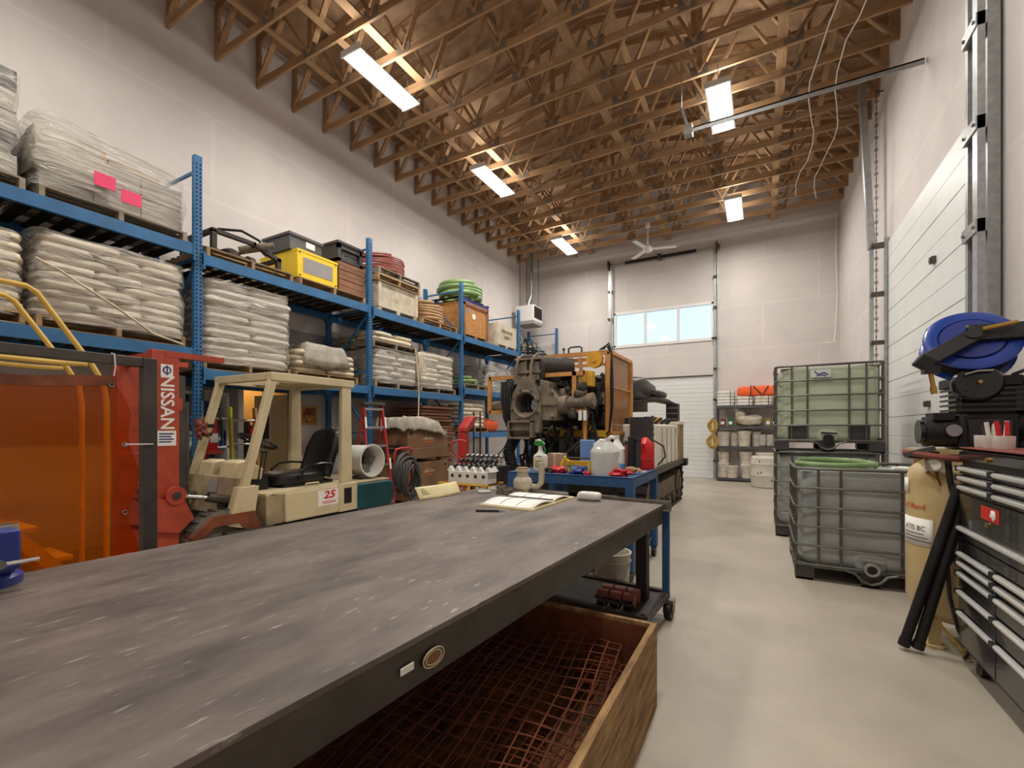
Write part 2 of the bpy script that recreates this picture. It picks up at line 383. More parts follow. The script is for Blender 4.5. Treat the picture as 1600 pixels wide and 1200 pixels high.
S(b, 'ceiling', 'osb', 'roof sheathing seen between the trusses')
# drywall edge trim along the back wall below the trusses
S(MB().bx(XL, XR, YB-.02, YB, ZC-.12, ZC), 'trim_1', 'white_paint', 'pale strip along the top of the end wall')

# trusses: prototype, then copies along the hall
def roof_z(x): return ZH+(ZR-ZH)*(1-abs(x-XM)/(XR-XM))-.06
tr = T('roof_truss', 'bare timber roof truss', None, (XM, 0, ZC), kind='structure')
MB().bx(XL, XR, -.019, .019, ZC, ZC+.12).build('bottom_chord', 'lumber', tr)
for xa, xb in ((XL, XM), (XM, XR)):
    MB().bar((xa, 0, roof_z(xa)-.06), (xb, 0, roof_z(xb)-.06), .038, .13).build('top_chord', 'lumber', tr)
nodes = [XL+.06+i*(XR-XL-.12)/14 for i in range(15)]
pl = MB()
for i in range(14):
    xa, xb = nodes[i], nodes[i+1]
    za, zb = (ZC+.06, roof_z(xb)-.06) if i % 2 == 0 else (roof_z(xa)-.06, ZC+.06)
    MB().bar((xa, 0, za), (xb, 0, zb), .038, .085, up=(0, 1, 0)).build('web', 'lumber', tr)
for i in range(0, 15, 2):
    x = nodes[i]
    if 0 < i < 14: MB().bx(x-.13, x+.13, -.023, .023, ZC+.015, ZC+.17).build('gusset_plate', 'plate', tr)
    if i in (0, 14): MB().bx(x-.05, x+.05, -.019, .019, ZC+.1, roof_z(x)-.08).build('web', 'lumber', tr)
    elif i % 4 == 2: MB().bx(x-.045, x+.045, -.019, .019, ZC+.1, roof_z(x)-.08).build('web', 'lumber', tr)
ys = [5.25+.655*k for k in range(-6, 14)]
tr.location.y = ys[0]; OFF[tr.name] = (XM, ys[0], ZC)
for y in ys[1:]: copy_tree(tr, (XM, y, ZC))
# lateral braces lying on the bottom chords, and the long beam planks
for x, w, zz in ((-5.55, .09, .14), (-5.0, .14, .14), (-2.55, .14, .14), (-2.0, .09, .55), (.25, .14, .14), (.95, .09, .5), (-6.7, .09, .5)):
    S(MB().bx(x-w/2, x+w/2, ys[0]-.3, YB, ZC+zz-.02, ZC+zz+.02), 'ceiling_brace', 'lumber_y', 'long timber brace running across the roof trusses')
for x in (-6.3, -4.2, -1.2, .6):
    S(MB().bx(x-.045, x+.045, ys[0]-.3, YB, roof_z(x)-.02, roof_z(x)+.02), 'ceiling_purlin', 'lumber_y', 'timber purlin under the roof sheathing')

# back overhead door of ribbed sections
def sectional(name, n, z1, along, a0, a1, pos, rib, label, out):
    d = T(name, label, None, (pos, (a0+a1)/2, 0) if along == 'y' else ((a0+a1)/2, pos, 0), kind='structure')
    h = z1/n
    for i in range(n):
        b = MB(); zz = i*h; k = rib; hh = (h-.008)/k
        for j in range(k):
            za, zb = zz+j*hh+.004, zz+(j+1)*hh-.004
            if along == 'y': b.bx(pos, pos+.05*out, a0, a1, za, zb)
            else: b.bx(a0, a1, pos, pos+.05*out, za, zb)
        if along == 'y': b.bx(pos+.008*out, pos+.05*out, a0, a1, zz+.001, zz+h-.001)
        else: b.bx(a0, a1, pos+.008*out, pos+.05*out, zz+.001, zz+h-.001)
        b.build('door_section', 'door_panel', d, flat=True)
    return d
d1 = sectional('door_1', 6, 3.05, 'x', DX0, DX1, YB+.03, 4, 'white ribbed sectional door in the end wall', 1)
d2 = sectional('door_2', 8, 4.43, 'y', RY0, RY1, XR-.02, 2, 'tall white sectional door in the right wall', 1)
MB().bx(DX0, DX1, YB-.01, YB+.03, 3.03, 3.06).build('top_seal', 'steel_dark', d1)
for y, z in ((6.9, 3.42), (7.0, 2.62), (7.1, 1.78)):
    h = MB(); h.bx(XR-.06, XR-.02, y-.05, y+.05, z-.035, z+.035); h.cyl((XR-.07, y, z), (XR-.05, y, z), .035, n=10); h.build('lock_handle', 'steel_dark', d2)
# window high in the end wall
w = T('window_1', 'three-pane high window above the end door', None, ((WX0+WX1)/2, YB, WZ0), kind='structure')
f = MB(); t = .055
f.bx(WX0, WX1, YB-.03, YB+.1, WZ0-.03, WZ0+t).bx(WX0, WX1, YB-.03, YB+.1, WZ1-t, WZ1+.02).bx(WX0, WX0+t, YB-.03, YB+.1, WZ0, WZ1).bx(WX1-t, WX1, YB-.03, YB+.1, WZ0, WZ1)
fr = f.build('window_frame', 'white_paint', w)
for i in (1, 2):
    x = WX0+(WX1-WX0)*i/3; MB().bx(x-.035, x+.035, YB-.02, YB+.09, WZ0, WZ1).build('mullion', 'white_paint', w)
for i in range(3):
    x = WX0+(WX1-WX0)*i/3; MB().bx(x+.03, x+(WX1-WX0)/3-.03, YB+.04, YB+.05, WZ0+.03, WZ1-.03).build('pane', 'glass', w)

# tracks, spring and shaft of the end door
def track(name, label, x, y, z0, z1, nrm, lean=0):
    """galvanised angle + roller track standing at a wall; nrm = 'x' on the right wall, 'y' on the end wall"""
    t = T(name, label, 'door track', (x, y, z0))
    if nrm == 'y':
        MB().bx(x-.03, x+.03, y-.05, y-.008, z0, z1).build('wall_angle', 'galv', t)
        MB().bx(x+.07, x+.10, y-.16, y-.11, z0, z1).build('roller_track', 'galv', t)
        n = int((z1-z0)/.9)
        for i in range(n): MB().bx(x-.04, x+.1, y-.13, y-.03, z0+.5+i*.9, z0+.55+i*.9).build('bracket', 'steel_dark', t)
    return t
track('door_track', 'galvanised door track left of the high window', DX0-.1, YB, 0, 6.8, 'y')
track('door_track', 'galvanised door track right of the high window', DX1+.06, YB, 0, 6.75, 'y')
t = T('torsion_spring', 'black torsion spring bar above the high window', 'door spring', (-2.8, YB-.14, 6.75))
MB().cyl((DX0-.1, YB-.14, 6.75), (DX1+.12, YB-.14, 6.75), .014).build('shaft', 'steel', t)
b = MB().cyl((-3.85, YB-.14, 6.75), (-1.75, YB-.14, 6.75), .045)
for i in range(60): b.torus((-3.85+2.1*i/59, YB-.14, 6.75), .045, .008, (1, 0, 0), 10, 4)
b.build('coil_spring', 'black', t)
MB().bx(-2.85, -2.75, YB-.2, YB-.003, 6.68, 6.84).build('centre_bracket', 'steel_dark', t)
for x in (DX0-.1, DX1+.12): MB().bx(x-.02, x+.02, YB-.22, YB-.003, 6.62, 6.9).cyl((x+.03, YB-.14, 6.75), (x+.07, YB-.14, 6.75), .07).build('cable_drum', 'steel_dark', t)

# tracks of the right door
t = T('door_track', 'galvanised vertical lift track at the far side of the tall door', 'door track', (XR-.05, RY1+.12, 0))
MB().bx(XR-.06, XR-.004, RY1+.03, RY1+.09, 0, 4.5).build('wall_angle', 'galv', t)
MB().bar((XR-.2, RY1+.2, .05), (XR-.2, RY1+.2, 4.4), .05, .07).build('roller_track', 'galv', t)
MB().bar((XR-.2, RY1+.2, 4.4), (XR-.33, RY1+.2, 7.1), .09, .12).build('lift_track', 'galv', t)
for i in range(6): MB().bx(XR-.22, XR-.01, RY1+.08, RY1+.24, .5+i*.78, .55+i*.78).build('bracket', 'steel_dark', t)
t = T('door_track', 'wide galvanised track column at the near side of the tall door', 'door track', (XR-.1, RY0-.3, 0))
MB().bx(XR-.16, XR-.004, RY0-.09, RY0-.03, 0, 7.85).build('wall_angle', 'galv', t)
MB().bx(XR-.10, XR-.02, RY0-.30, RY0-.09, 0, 7.85).build('jamb_face', 'galv', t)
MB().bx(XR-.11, XR-.1, RY0-.22, RY0-.17, 0, 7.85).build('slot', 'steel_dark', t)
MB().bx(XR-.18, XR-.13, RY0-.36, RY0-.26, 0, 7.85).build('roller_track', 'galv', t)
for i in range(8):
    br = MB().bx(XR-.19, XR-.12, RY0-.36, RY0-.05, .55+i*.86, .66+i*.86).build('bracket', 'galv', t)
    for yy in (-.32, -.1): MB().cyl((XR-.205, RY0+yy, .605+i*.86), (XR-.19, RY0+yy, .605+i*.86), .015, n=8).build('bolt', 'steel', br)
t = T('overhead_rail', 'galvanised overhead rail crossing below the near ceiling light', 'rail', (.4, 7.3, 6.0))
MB().bx(-1.0, XR-.02, 7.27, 7.33, 5.98, 6.0).bx(-1.0, XR-.02, 7.27, 7.285, 5.93, 6.0).build('rail', 'galv', t)
MB().bar((-.98, 7.28, 5.96), (-1.08, 7.25, 6.32), .05, .03).build('hanger_strap', 'galv', t)
MB().bar((-1.08, 7.25, 6.3), (-1.08, 7.24, ZC+.05), .012, .012).build('hanger_rod', 'galv', t)
MB().bx(-1.05, -.93, 7.24, 7.36, 5.9, 6.04).build('end_stop', 'steel', t)
b = MB()
for i in range(62): b.torus((XR-.1, RY1+.42, .9+i*.1), .022, .006, (1, 0, 0) if i % 2 else (0, 1, 0), 8, 4); 
for i in range(62): b.cyl((XR-.1, RY1+.42, .9+i*.1), (XR-.1, RY1+.42, 1.0+i*.1), .006, n=5)
b.cyl((XR-.1, RY1+.42, 7.05), (XR-.002, RY1+.42, 7.05), .012, n=6)
b.build('hoist_chain', 'steel_dark', None, (XR-.1, RY1+.42, .9), label='long hanging hoist chain beside the tall door track', cat='chain')
b = MB().tube([(1.68, 14.5, 7.1), (1.66, 14.5, 6), (1.69, 14.5, 5), (1.66, 14.5, 4.2), (1.62, 14.45, 3.75), (1.5, 14.45, 3.72), (1.42, 14.48, 3.75)], .012, 6)
b.build('hanging_cable', 'white_ink', None, (1.6, 14.5, 3.72), label='thin white cable hanging in the far right corner', cat='cable')
for k, (x, y0) in enumerate(((.75, 6.2), (1.1, 6.6))):
    pts = [(x+.1*math.sin(i*.9+k), y0+i*.5, ZC-.03-.12*abs(math.sin(i*1.1))) for i in range(14)]
    MB().tube(pts, .009, 5).build('ceiling_wire', 'white_ink', None, pts[0], label=('loose white wire drooping along the trusses, nearer the middle' if k == 0 else 'loose white wire drooping along the trusses, nearer the right wall'), cat='wire', group='loose wires under the trusses')

# office beyond the doorway
b = MB().bx(-10.2, XL-.15, 3.2, 3.3, 0, 2.7).bx(-10.2, XL-.15, 8.2, 8.3, 0, 2.7).bx(-10.3, -10.2, 3.2, 8.3, 0, 2.7).bx(-10.3, XL-.15, 3.2, 8.3, 2.7, 2.8)
S(b, 'wall_office', 'office_wall', 'lit office walls beyond the doorway')
S(MB().bx(-10.3, XL-.2, 3.2, 8.3, -.1, 0.0), 'floor_office', 'office_wall', 'office floor beyond the doorway')
la = bpy.data.lights.new('office_lamp', 'AREA'); la.energy = 22; la.size = 1; la.color = (1, .82, .58); lo = bpy.data.objects.new('office_lamp', la); COL.objects.link(lo); lo.location = (-8.9, 5.6, 2.6)
b = MB()
for (ya, yb, za, zb) in ((Y0-.09, Y0, 0, ZD+.09), (Y1, Y1+.09, 0, ZD+.09), (Y0, Y1, ZD, ZD+.09)): b.bx(XL-.16, XL+.02, ya, yb, za, zb)
S(b, 'trim_2', 'white_paint', 'grey-white casing around the office doorway')
d3 = T('door_3', 'cream office door standing ajar with small window', None, (XL-.12, Y1-.01, 0), kind='structure')
MB().bx(XL-.14, XL-.10, Y1-.86, Y1-.01, .01, 2.09).build('door_leaf', 'cream', d3)
MB().bx(XL-.148, XL-.092, Y1-.68, Y1-.42, 1.25, 1.95).build('vision_frame', 'white_paint', d3)
MB().bx(XL-.15, XL-.09, Y1-.64, Y1-.46, 1.29, 1.91).build('vision_pane', 'frame_dark', d3)
MB().cyl((XL-.1, Y1-.8, 1.0), (XL-.03, Y1-.8, 1.0), .012).cyl((XL-.04, Y1-.8, 1), (XL-.04, Y1-.68, 1), .012).build('door_handle', 'chrome', d3)
d3.rotation_euler = (0, 0, R(-84))
t = T('office_cabinet', 'orange wood cabinet seen through the office doorway', 'cabinet', (-9.6, 5.6, 0))
MB().bx(-10.15, -9.5, 4.9, 6.6, 1.55, 2.35).build('wall_cupboard', 'wood_cab', t)
MB().bx(-10.15, -9.4, 4.7, 6.6, .0, .95).build('base_unit', 'white_paint', t)
MB().bx(-10.15, -9.38, 4.68, 6.62, .95, .99).build('worktop', 'frame_dark', t)
for y in (5.45, 6.02): MB().bx(-9.5, -9.49, y-.004, y+.004, 1.57, 2.33).build('door_gap', 'frame_dark', t)
t = T('office_shelf', 'small black shelf of bottles inside the lit office', 'shelf', (-9.1, 5.6, 0))
b = MB().bx(-9.3, -8.9, 5.35, 5.9, 0, .05)
for zz in (.6, 1.2, 1.62): b.bx(-9.3, -8.9, 5.35, 5.9, zz, zz+.03)
for yy in (5.35, 5.87): b.bx(-9.3, -8.9, yy, yy+.03, 0, 1.65)
b.build('frame', 'black', t)
for i, (m, yy) in enumerate((('red_plastic', 5.45), ('white_ink', 5.56), ('hose_grey', 5.67), ('red_plastic', 5.78))):
    bb = MB().lathe([(.045, 0), (.045, .22), (.02, .27), (.02, .32)], (-8.98, yy, 1.23), 10).build('bottle', m, None, (-8.98, yy, 1.23), label=['red bottle at the left on the office shelf', 'white bottle on the office shelf', 'grey bottle on the office shelf', 'red bottle at the right on the office shelf'][i], cat='bottle', group='bottles on the office shelf')
# ---------------------------------------------------------------- ceiling lights
def light(x, y, label, z=6.8, drop=None):
    t = T('ceiling_light', label, 'light', (x, y, z), 'high-bay ceiling lights')
    MB().prism([(x-.19, z), (x-.12, z+.07), (x+.12, z+.07), (x+.19, z), (x+.17, z), (x+.11, z+.06), (x-.11, z+.06), (x-.17, z)], 'xz', y-.63, y+.63).build('housing', 'white_paint', t)
    for s in (-1, 1): MB().bx(x-.19, x+.19, y+s*.63-.01, y+s*.63+.01, z-.02, z+.07).build('end_cap', 'white_paint', t)
    for k in range(4): MB().cyl((x-.125+k*.083, y-.6, z+.01), (x-.125+k*.083, y+.6, z+.01), .02, n=8).build('lamp_tube', 'tube', t)
    for k in range(3): MB().bx(x-.09+k*.083, x-.078+k*.083, y-.61, y+.61, z-.05, z-.04).build('dark_gap_strip', 'galv', t)  # added grey strips imitating the dark gaps between tubes, not real louvres
    for s in (-1, 1): MB().cyl((x, y+s*.55, z+.07), (x, y+s*.55, ZC+.02), .006, n=5).build('hanger_wire', 'steel', t)
    l = bpy.data.lights.new('lamp_glow', 'AREA'); l.shape = 'RECTANGLE'; l.size = .36; l.size_y = 1.2; l.energy = LIGHT_W; l.color = (1, .955, .89)
    o = bpy.data.objects.new('lamp_glow', l); COL.objects.link(o); o.parent = t; o.location = (0, 0, -.03)
    u = bpy.data.lights.new('lamp_glow_up', 'AREA'); u.shape = 'RECTANGLE'; u.size = .3; u.size_y = 1.2; u.energy = LIGHT_W*.16; u.color = (1, .955, .89)
    o = bpy.data.objects.new('lamp_glow_up', u); COL.objects.link(o); o.parent = t; o.location = (0, 0, .1); o.rotation_euler = (PI, 0, 0)
light(-5.1, 5.15, 'bright fluorescent ceiling light nearest the top edge above the yellow box')
light(-5.1, 8.4, 'bright fluorescent ceiling light in the middle of the left row')
light(-5.1, 12.4, 'bright fluorescent ceiling light farthest along the left row')
light(-.62, 8.3, 'bright fluorescent ceiling light behind the overhead rail')
light(-.62, 12.3, 'bright fluorescent ceiling light farthest along the right row')
light(-5.1, 1.2, 'bright fluorescent ceiling light of the left row above the viewer')
light(-.62, 4.3, 'bright fluorescent ceiling light of the right row above the workbench')
light(-.62, .3, 'bright fluorescent ceiling light of the right row above the viewer')

# ---------------------------------------------------------------- pallet rack
FY = [.22, 3.05, 5.86, 8.68, 11.5, 14.25]; XF, XK, HP = -6.14, -7.2, 4.86
BAYS = [(3.74, 2.47), (3.66, 2.23), (3.64, 2.23), (3.64, 2.42, 1.38), (3.64, 2.42)]
rack = T('pallet_rack', 'tall blue steel pallet rack along the left wall', 'rack', (-6.6, 7.2, 0))
pm = MB(); pm.bx(-.035, .035, -.0425, .0425, 0, HP).bx(-.06, .06, -.07, .07, 0, .01); post_me = pm.mesh('post', 'rack_blue')
sm = MB()
for i in range(94):
    z = .1+i*.05
    for y in (-.022, .022): sm.bx(.0345, .0362, y-.009, y+.009, z-.012, z+.012)
    for x in (-.012,): sm.bx(x-.007, x+.007, -.0442, -.042, z-.009, z+.009)
slot_me = sm.mesh('slot_row', 'slot_dark')
for y in FY:
    for x in (XF, XK):
        p = inst('post', post_me, rack, (x, y, 0)); s = inst('slot_row', slot_me, rack, (0, 0, 0)); s.parent = p; s.location = (0, 0, 0); OFF[p.name] = OFF[s.name] = OFF[rack.name]
        s['kind'] = 'stuff'
    zs = [.3, 1.4, 2.5, 3.6, 4.68]
    for z in zs: MB().bar((XF, y, z), (XK, y, z), .03, .03).build('brace', 'rack_blue', rack)
    for k in range(4): MB().bar((XF if k % 2 else XK, y, zs[k]+.04), (XK if k % 2 else XF, y, zs[k+1]-.04), .03, .03).build('brace', 'rack_blue', rack)
slat_me = MB().bx(XK, XF, -.045, .045, 0, .022).mesh('deck_slat', 'deck_dark', (0, 0, 0))
for b_, lv in enumerate(BAYS):
    ya, yb = FY[b_]+.045, FY[b_+1]-.045
    for z in lv:
        for x, sgn in ((XF+.03, 1), (XK, -1)):
            MB().bx(x-.025, x+.025, ya, yb, z-.13, z).bx(x-.035, x+.035, ya, ya+.02, z-.19, z+.03).bx(x-.035, x+.035, yb-.02, yb, z-.19, z+.03).build('beam', 'rack_blue', rack)
        n = 15
        for i in range(n): inst('deck_slat', slat_me, rack, (0, ya+.1+(yb-ya-.2)*i/(n-1), z-.024))

# ---------------------------------------------------------------- pallets
def pallet_proto(m):
    t = T('pallet', 'p', 'pallet', (0, 0, 0), 'wooden pallets')
    st = MB().bx(-.53, .53, -.02, .02, 0, .09).mesh('stringer', m); bd = MB().bx(-.048, .048, -.6, .6, 0, .018).mesh('deck_board', m)
    for y in (-.58, 0, .58): inst('stringer', st, t, (0, y, .018))
    for i in range(7): inst('deck_board', bd, t, (-.48+i*.16, 0, .108))
    for x in (-.48, 0, .48): inst('deck_board', bd, t, (x, 0, 0))
    return t
_pp = {}
def pallet(x, y, z, label, m='pallet_wood', rz=0, sy=1, sx=1):
    if m not in _pp:
        _pp[m] = pallet_proto(m); t = _pp[m]
    else: t = copy_tree(_pp[m])
    t.location = (x, y, z); t.rotation_euler = (0, 0, rz); t.scale = (sx, sy, 1); t['label'] = label; t['group'] = 'wooden pallets'; OFF[t.name] = (x, y, z)
    return t
PZ = .126
# sacks: three shared meshes
def sack_mesh(m, seed): return MB().ell((0, 0, 0), (.5, .5, .5), 18, 8, .42, .55, .10, seed).mesh('sack', m, ang=3)
SK = {m: [sack_mesh(m, s) for s in (1, 2, 3)] for m in ('sack', 'sack_grey', 'sack_cream')}
def sacks(name, label, x0, x1, y0, y1, z, layers, lh, m='sack', ny=2, wrap=None, lean=0, taper=0, group='bagged goods on the rack', seed=0, skip=0, wrapname='film_wrap'):
    rnd = random.Random(seed+11); t = T(name, label, 'bags', ((x0+x1)/2, (y0+y1)/2, z), group)
    for i in range(layers):
        k = ny if i % 2 == 0 else ny+1
        ya, yb = y0+taper*i, y1-taper*i+lean*i
        w = (yb-ya)/k; nx = 2; xw = (x1-x0)/nx
        for j in range(k):
            for q in range(nx):
                if i == layers-1 and skip and j >= k-skip: continue
                inst('sack', rnd.choice(SK[m]), t, (x0+xw*(q+.5)+rnd.uniform(-.02, .02), ya+w*(j+.5)+rnd.uniform(-.015, .015), z+lh*(i+.5)), rnd.choice((0, PI))+rnd.uniform(-.05, .05), (xw*1.06, w*1.07, lh*1.38))
    if wrap: shell(t, x0-.03, x1+.045, y0-.04, y1+.04+max(0, lean*layers), z-.04, z+layers*lh+.03, wrap, seed, wrapname)
    return t
def shell(t, x0, x1, y0, y1, z0, z1, m, seed=0, name='film_wrap', slope=0, amp=.03):
    b = MB(); cx, cy = (x0+x1)/2, (y0+y1)/2; hx, hy = (x1-x0)/2, (y1-y0)/2; nu, nv = 56, 16
    def pw(x, p): return math.copysign(abs(x)**p, x)
    def fn(u, v):
        a = 2*PI*u; c = pw(math.cos(a), .3); s = pw(math.sin(a), .3)
        if v <= .75: k = 1.0; zz = z0+(z1-z0)*v/.75*.985
        else: k = (1-v)/.25; zz = z1*1.0-.015+.015*(1-k)
        if k > .9: bulge = 1-.04*abs(v/.75-.5)**2
        else: bulge = 1
        x, y = cx+hx*c*k*bulge, cy+hy*s*k*bulge
        zz += slope*(y-cy)*(min(1, v/.75))
        q = noise.noise(Vector((x*3+seed, y*3, zz*7)))*amp*min(1, k+.4)
        return (x+c*q, y+s*q, zz+(q*.7 if v > .7 else 0))
    b.grid(fn, nu, nv)
    return b.build(name, m, t)
XC = -6.66
# bay nearest the viewer, upper level
pallet(XC, .95, 3.74, 'pallet under the tall film-wrapped load at the upper left corner', 'grey_wood')
t = T('wrapped_load', 'tall film-wrapped load of dark cartons at the upper left corner', 'wrapped load', (XC, 1.02, 3.74+PZ), 'film-wrapped loads')
for k in range(5):
    for j in range(3): MB().bx(-7.15, -6.2, .38+j*.38+.01, .38+(j+1)*.38-.01, 3.88+k*.2, 3.88+k*.2+.19).build('carton', 'carton_grey' if (k+j) % 3 else 'dark_box', t)
shell(t, -7.2, -6.14, .34, 1.56, 3.84, 4.9, 'wrap', 3, amp=.05)
pallet(XC, 2.29, 3.74, 'pallet under the film-wrapped load with pink stickers', 'grey_wood', sy=1.08)
t = T('wrapped_load', 'film-wrapped cartons under a grey sheet with two pink stickers', 'wrapped load', (XC, 2.29, 3.74+PZ), 'film-wrapped loads')
for k in range(2):
    for j in range(3): MB().bx(-7.12, -6.2, 1.66+j*.42, 1.66+(j+1)*.42-.012, 3.88+k*.24, 3.88+k*.24+.23).build('carton', 'carton_grey', t)
for j in range(2): MB().bx(-7.05, -6.25, 1.72+j*.5, 1.72+(j+1)*.5-.02, 4.36, 4.48-j*.05).build('carton', 'carton', t)
shell(t, -7.2, -6.09, 1.6, 2.96, 3.86, 4.52, 'wrap', 5, slope=-.1, amp=.045)
def drape(cx, cy, hx, hy, top, drop, amp, seed, sag=0):
    def fn(u, v):
        a, c = (u-.5)*2, (v-.5)*2
        x, y = cx+a*hx, cy+c*hy
        e = max(abs(a), abs(c)); z = top-drop*max(0, (e-.72)/.28)**1.3
        n = noise.noise(Vector((x*2.6+seed, y*2.6, seed*1.7)))
        z += n*amp+sag*(1-e*e)
        if e > .72: x -= a*hx*.16*(e-.72)/.28+n*.04; y -= c*hy*.10*(e-.72)/.28-n*.05
        return (x, y, z)
    return fn
MB().grid(drape(-6.64, 1.9, .56, .34, 4.5, .5, .06, 4), 26, 22).build('loose_sheet', 'tarp_grey', t, solid=.004)
for y, z in ((2.13, 4.1), (2.36, 4.02)): MB().bx(-6.085, -6.078, y-.09, y+.09, z-.07, z+.07).build('sticker', 'pink', t)
# bay nearest the viewer, second level
pallet(XC, .95, 2.47, 'pallet under the bag stack at the left picture edge')
sacks('bag_stack', 'wrapped stack of pale bags cut by the left picture edge', -7.15, -6.16, .34, 1.53, 2.47+PZ, 8, .092, 'sack_cream', 2, 'wrap', seed=1)
pallet(XC, 2.27, 2.47, 'pallet under the wide bag stack behind the slanted strap', sy=1.08)
sacks('bag_stack', 'wide wrapped stack of pale bags crossed by a slanted strap', -7.15, -6.14, 1.64, 2.92, 2.47+PZ, 9, .092, 'sack', 2, 'wrap', seed=2, taper=.004)
MB().tube([(-6.07, 1.6, 3.12), (-6.04, 1.75, 3.05), (-6.02, 2.2, 2.78), (-6.04, 2.55, 2.56), (-6.05, 2.85, 2.49)], .013, 6).build('tie_strap', 'sack_cream', None, (-6.05, 2.2, 2.5), label='slanted pale strap across the wide bag stack', cat='strap')
# bay two, upper level
pallet(XC, 3.76, 3.66, 'pallet carrying the black machine frame')
t = T('machine_frame', 'black steel machine frame with hose on a pallet', 'machine', (XC, 3.75, 3.66+PZ))
z0 = 3.66+PZ
for x in (-7.0, -6.25):
    for y in (3.3, 4.2): MB().bx(x-.03, x+.03, y-.03, y+.03, z0, z0+(.28 if y < 4 else .2)).build('frame_leg', 'iron_black', t)
for x in (-7.0, -6.25): MB().bar((x, 3.27, z0+.28), (x, 3.85, z0+.28), .06, .05).bar((x, 3.82, z0+.28), (x, 4.23, z0+.16), .06, .05).build('frame_rail', 'iron_black', t)
MB().bar((-7.0, 3.3, z0+.28), (-6.25, 3.3, z0+.28), .06, .05).build('frame_rail', 'iron_black', t)
MB().bar((-7.0, 4.2, z0+.17), (-6.25, 4.2, z0+.17), .06, .05).build('frame_rail', 'iron_black', t)
MB().cyl((-6.7, 3.55, z0+.12), (-6.7, 4.0, z0+.12), .1, n=14).cyl((-6.7, 4.0, z0+.12), (-6.7, 4.08, z0+.12), .13, n=14).build('motor', 'iron_black', t)
MB().cyl((-6.45, 3.75, z0+.2), (-6.2, 4.0, z0+.3), .055, n=12).cyl((-6.2, 4.0, z0+.3), (-6.14, 4.06, z0+.325), .035, n=12).build('cylinder', 'iron_dirty', t)
MB().lathe([(.04, 0), (.12, .03), (.12, .12), (.05, .16)], (-6.4, 3.6, z0), 14).build('pump', 'steel_dark', t)
MB().tube([(-6.6, 3.3, z0+.26), (-6.5, 3.5, z0+.42), (-6.4, 3.75, z0+.47), (-6.3, 3.95, z0+.38), (-6.28, 4.0, z0+.2)], .018, 7).build('hydraulic_hose', 'rubber', t)
pallet(XC, 5.12, 3.66, 'pallet under the yellow box and brown crates', sy=1.08)
z0 = 3.66+PZ
def openbox(b, x0, x1, y0, y1, z0, z1, t=.02):
    return b.bx(x0, x1, y0, y1, z0, z0+t).bx(x0, x0+t, y0, y1, z0, z1).bx(x1-t, x1, y0, y1, z0, z1).bx(x0, x1, y0, y0+t, z0, z1).bx(x0, x1, y1-t, y1, z0, z1)
t = T('yellow_box', 'bright yellow steel box with a worn grey panel', 'box', (-6.6, 4.83, z0))
MB().bx(-7.1, -6.17, 4.46, 5.2, z0, z0+.43).build('body', 'yellow', t, bevel=.008)
MB().bx(-6.172, -6.166, 4.56, 5.1, z0+.1, z0+.33).build('worn_panel', 'grey_board', t)
for y in (4.5, 5.16):
    for z in (.04, .39): MB().cyl((-6.17, y, z0+z), (-6.155, y, z0+z), .012, n=8).build('rivet', 'dark_box', t)
MB().bx(-7.1, -6.165, 4.455, 5.205, z0+.4, z0+.435).build('lid_rim', 'yellow', t)
t = T('grey_box', 'plain dark grey box with a white handle slot on the yellow box', 'box', (-6.6, 4.7, z0+.44))
MB().bx(-6.95, -6.3, 4.42, 5.0, z0+.436, z0+.67).build('body', 'grey_box', t, bevel=.01)
MB().bx(-6.97, -6.28, 4.4, 5.02, z0+.66, z0+.7).build('lid', 'grey_box', t)
MB().bx(-6.3, -6.292, 4.7, 4.86, z0+.54, z0+.63).build('handle_slot', 'white_ink', t)
for k, (za, zb) in enumerate(((0, .2), (.2, .36), (.36, .5))):
    t = T('brown_crate', ['lowest of the brown wooden crates beside the yellow box', 'middle brown wooden crate beside the yellow box', 'top brown wooden crate under the black case'][k], 'crate', (-6.6, 5.5, z0+za), 'brown crates beside the yellow box')
    n = 2
    for j in range(n):
        h = (zb-za-.006)/n
        for (xa, xb, ya, yb) in ((-6.19, -6.17, 5.23, 5.78), (-7.1, -6.19, 5.23, 5.25), (-7.1, -6.19, 5.76, 5.78)): MB().bx(xa, xb, ya, yb, z0+za+j*h+.003, z0+za+(j+1)*h-.003).build('plank', 'crate_brown', t)
    MB().bx(-7.09, -6.195, 5.255, 5.755, z0+za+.002, z0+zb-.012).build('content', 'dark_box', t)
t = T('black_case', 'black case with recessed front on top of the brown crates', 'case', (-6.6, 5.5, z0+.5))
openbox(MB(), -7.05, -6.2, 5.24, 5.76, z0+.5, z0+.56).bx(-7.05, -6.25, 5.24, 5.76, z0+.5, z0+.8).bx(-6.25, -6.2, 5.24, 5.3, z0+.5, z0+.8).bx(-6.25, -6.2, 5.7, 5.76, z0+.5, z0+.8).bx(-6.25, -6.2, 5.24, 5.76, z0+.72, z0+.8).build('body', 'dark_box', t)
MB().bx(-6.255, -6.235, 5.34, 5.66, z0+.58, z0+.7).build('front_panel', 'grey_box', t)
MB().tube([(-6.22, 5.38, z0+.62), (-6.19, 5.4, z0+.62), (-6.19, 5.6, z0+.62), (-6.22, 5.62, z0+.62)], .01, 6).build('handle', 'black', t)
MB().bx(-7.07, -6.18, 5.22, 5.78, z0+.8, z0+.84).build('lid', 'dark_box', t)
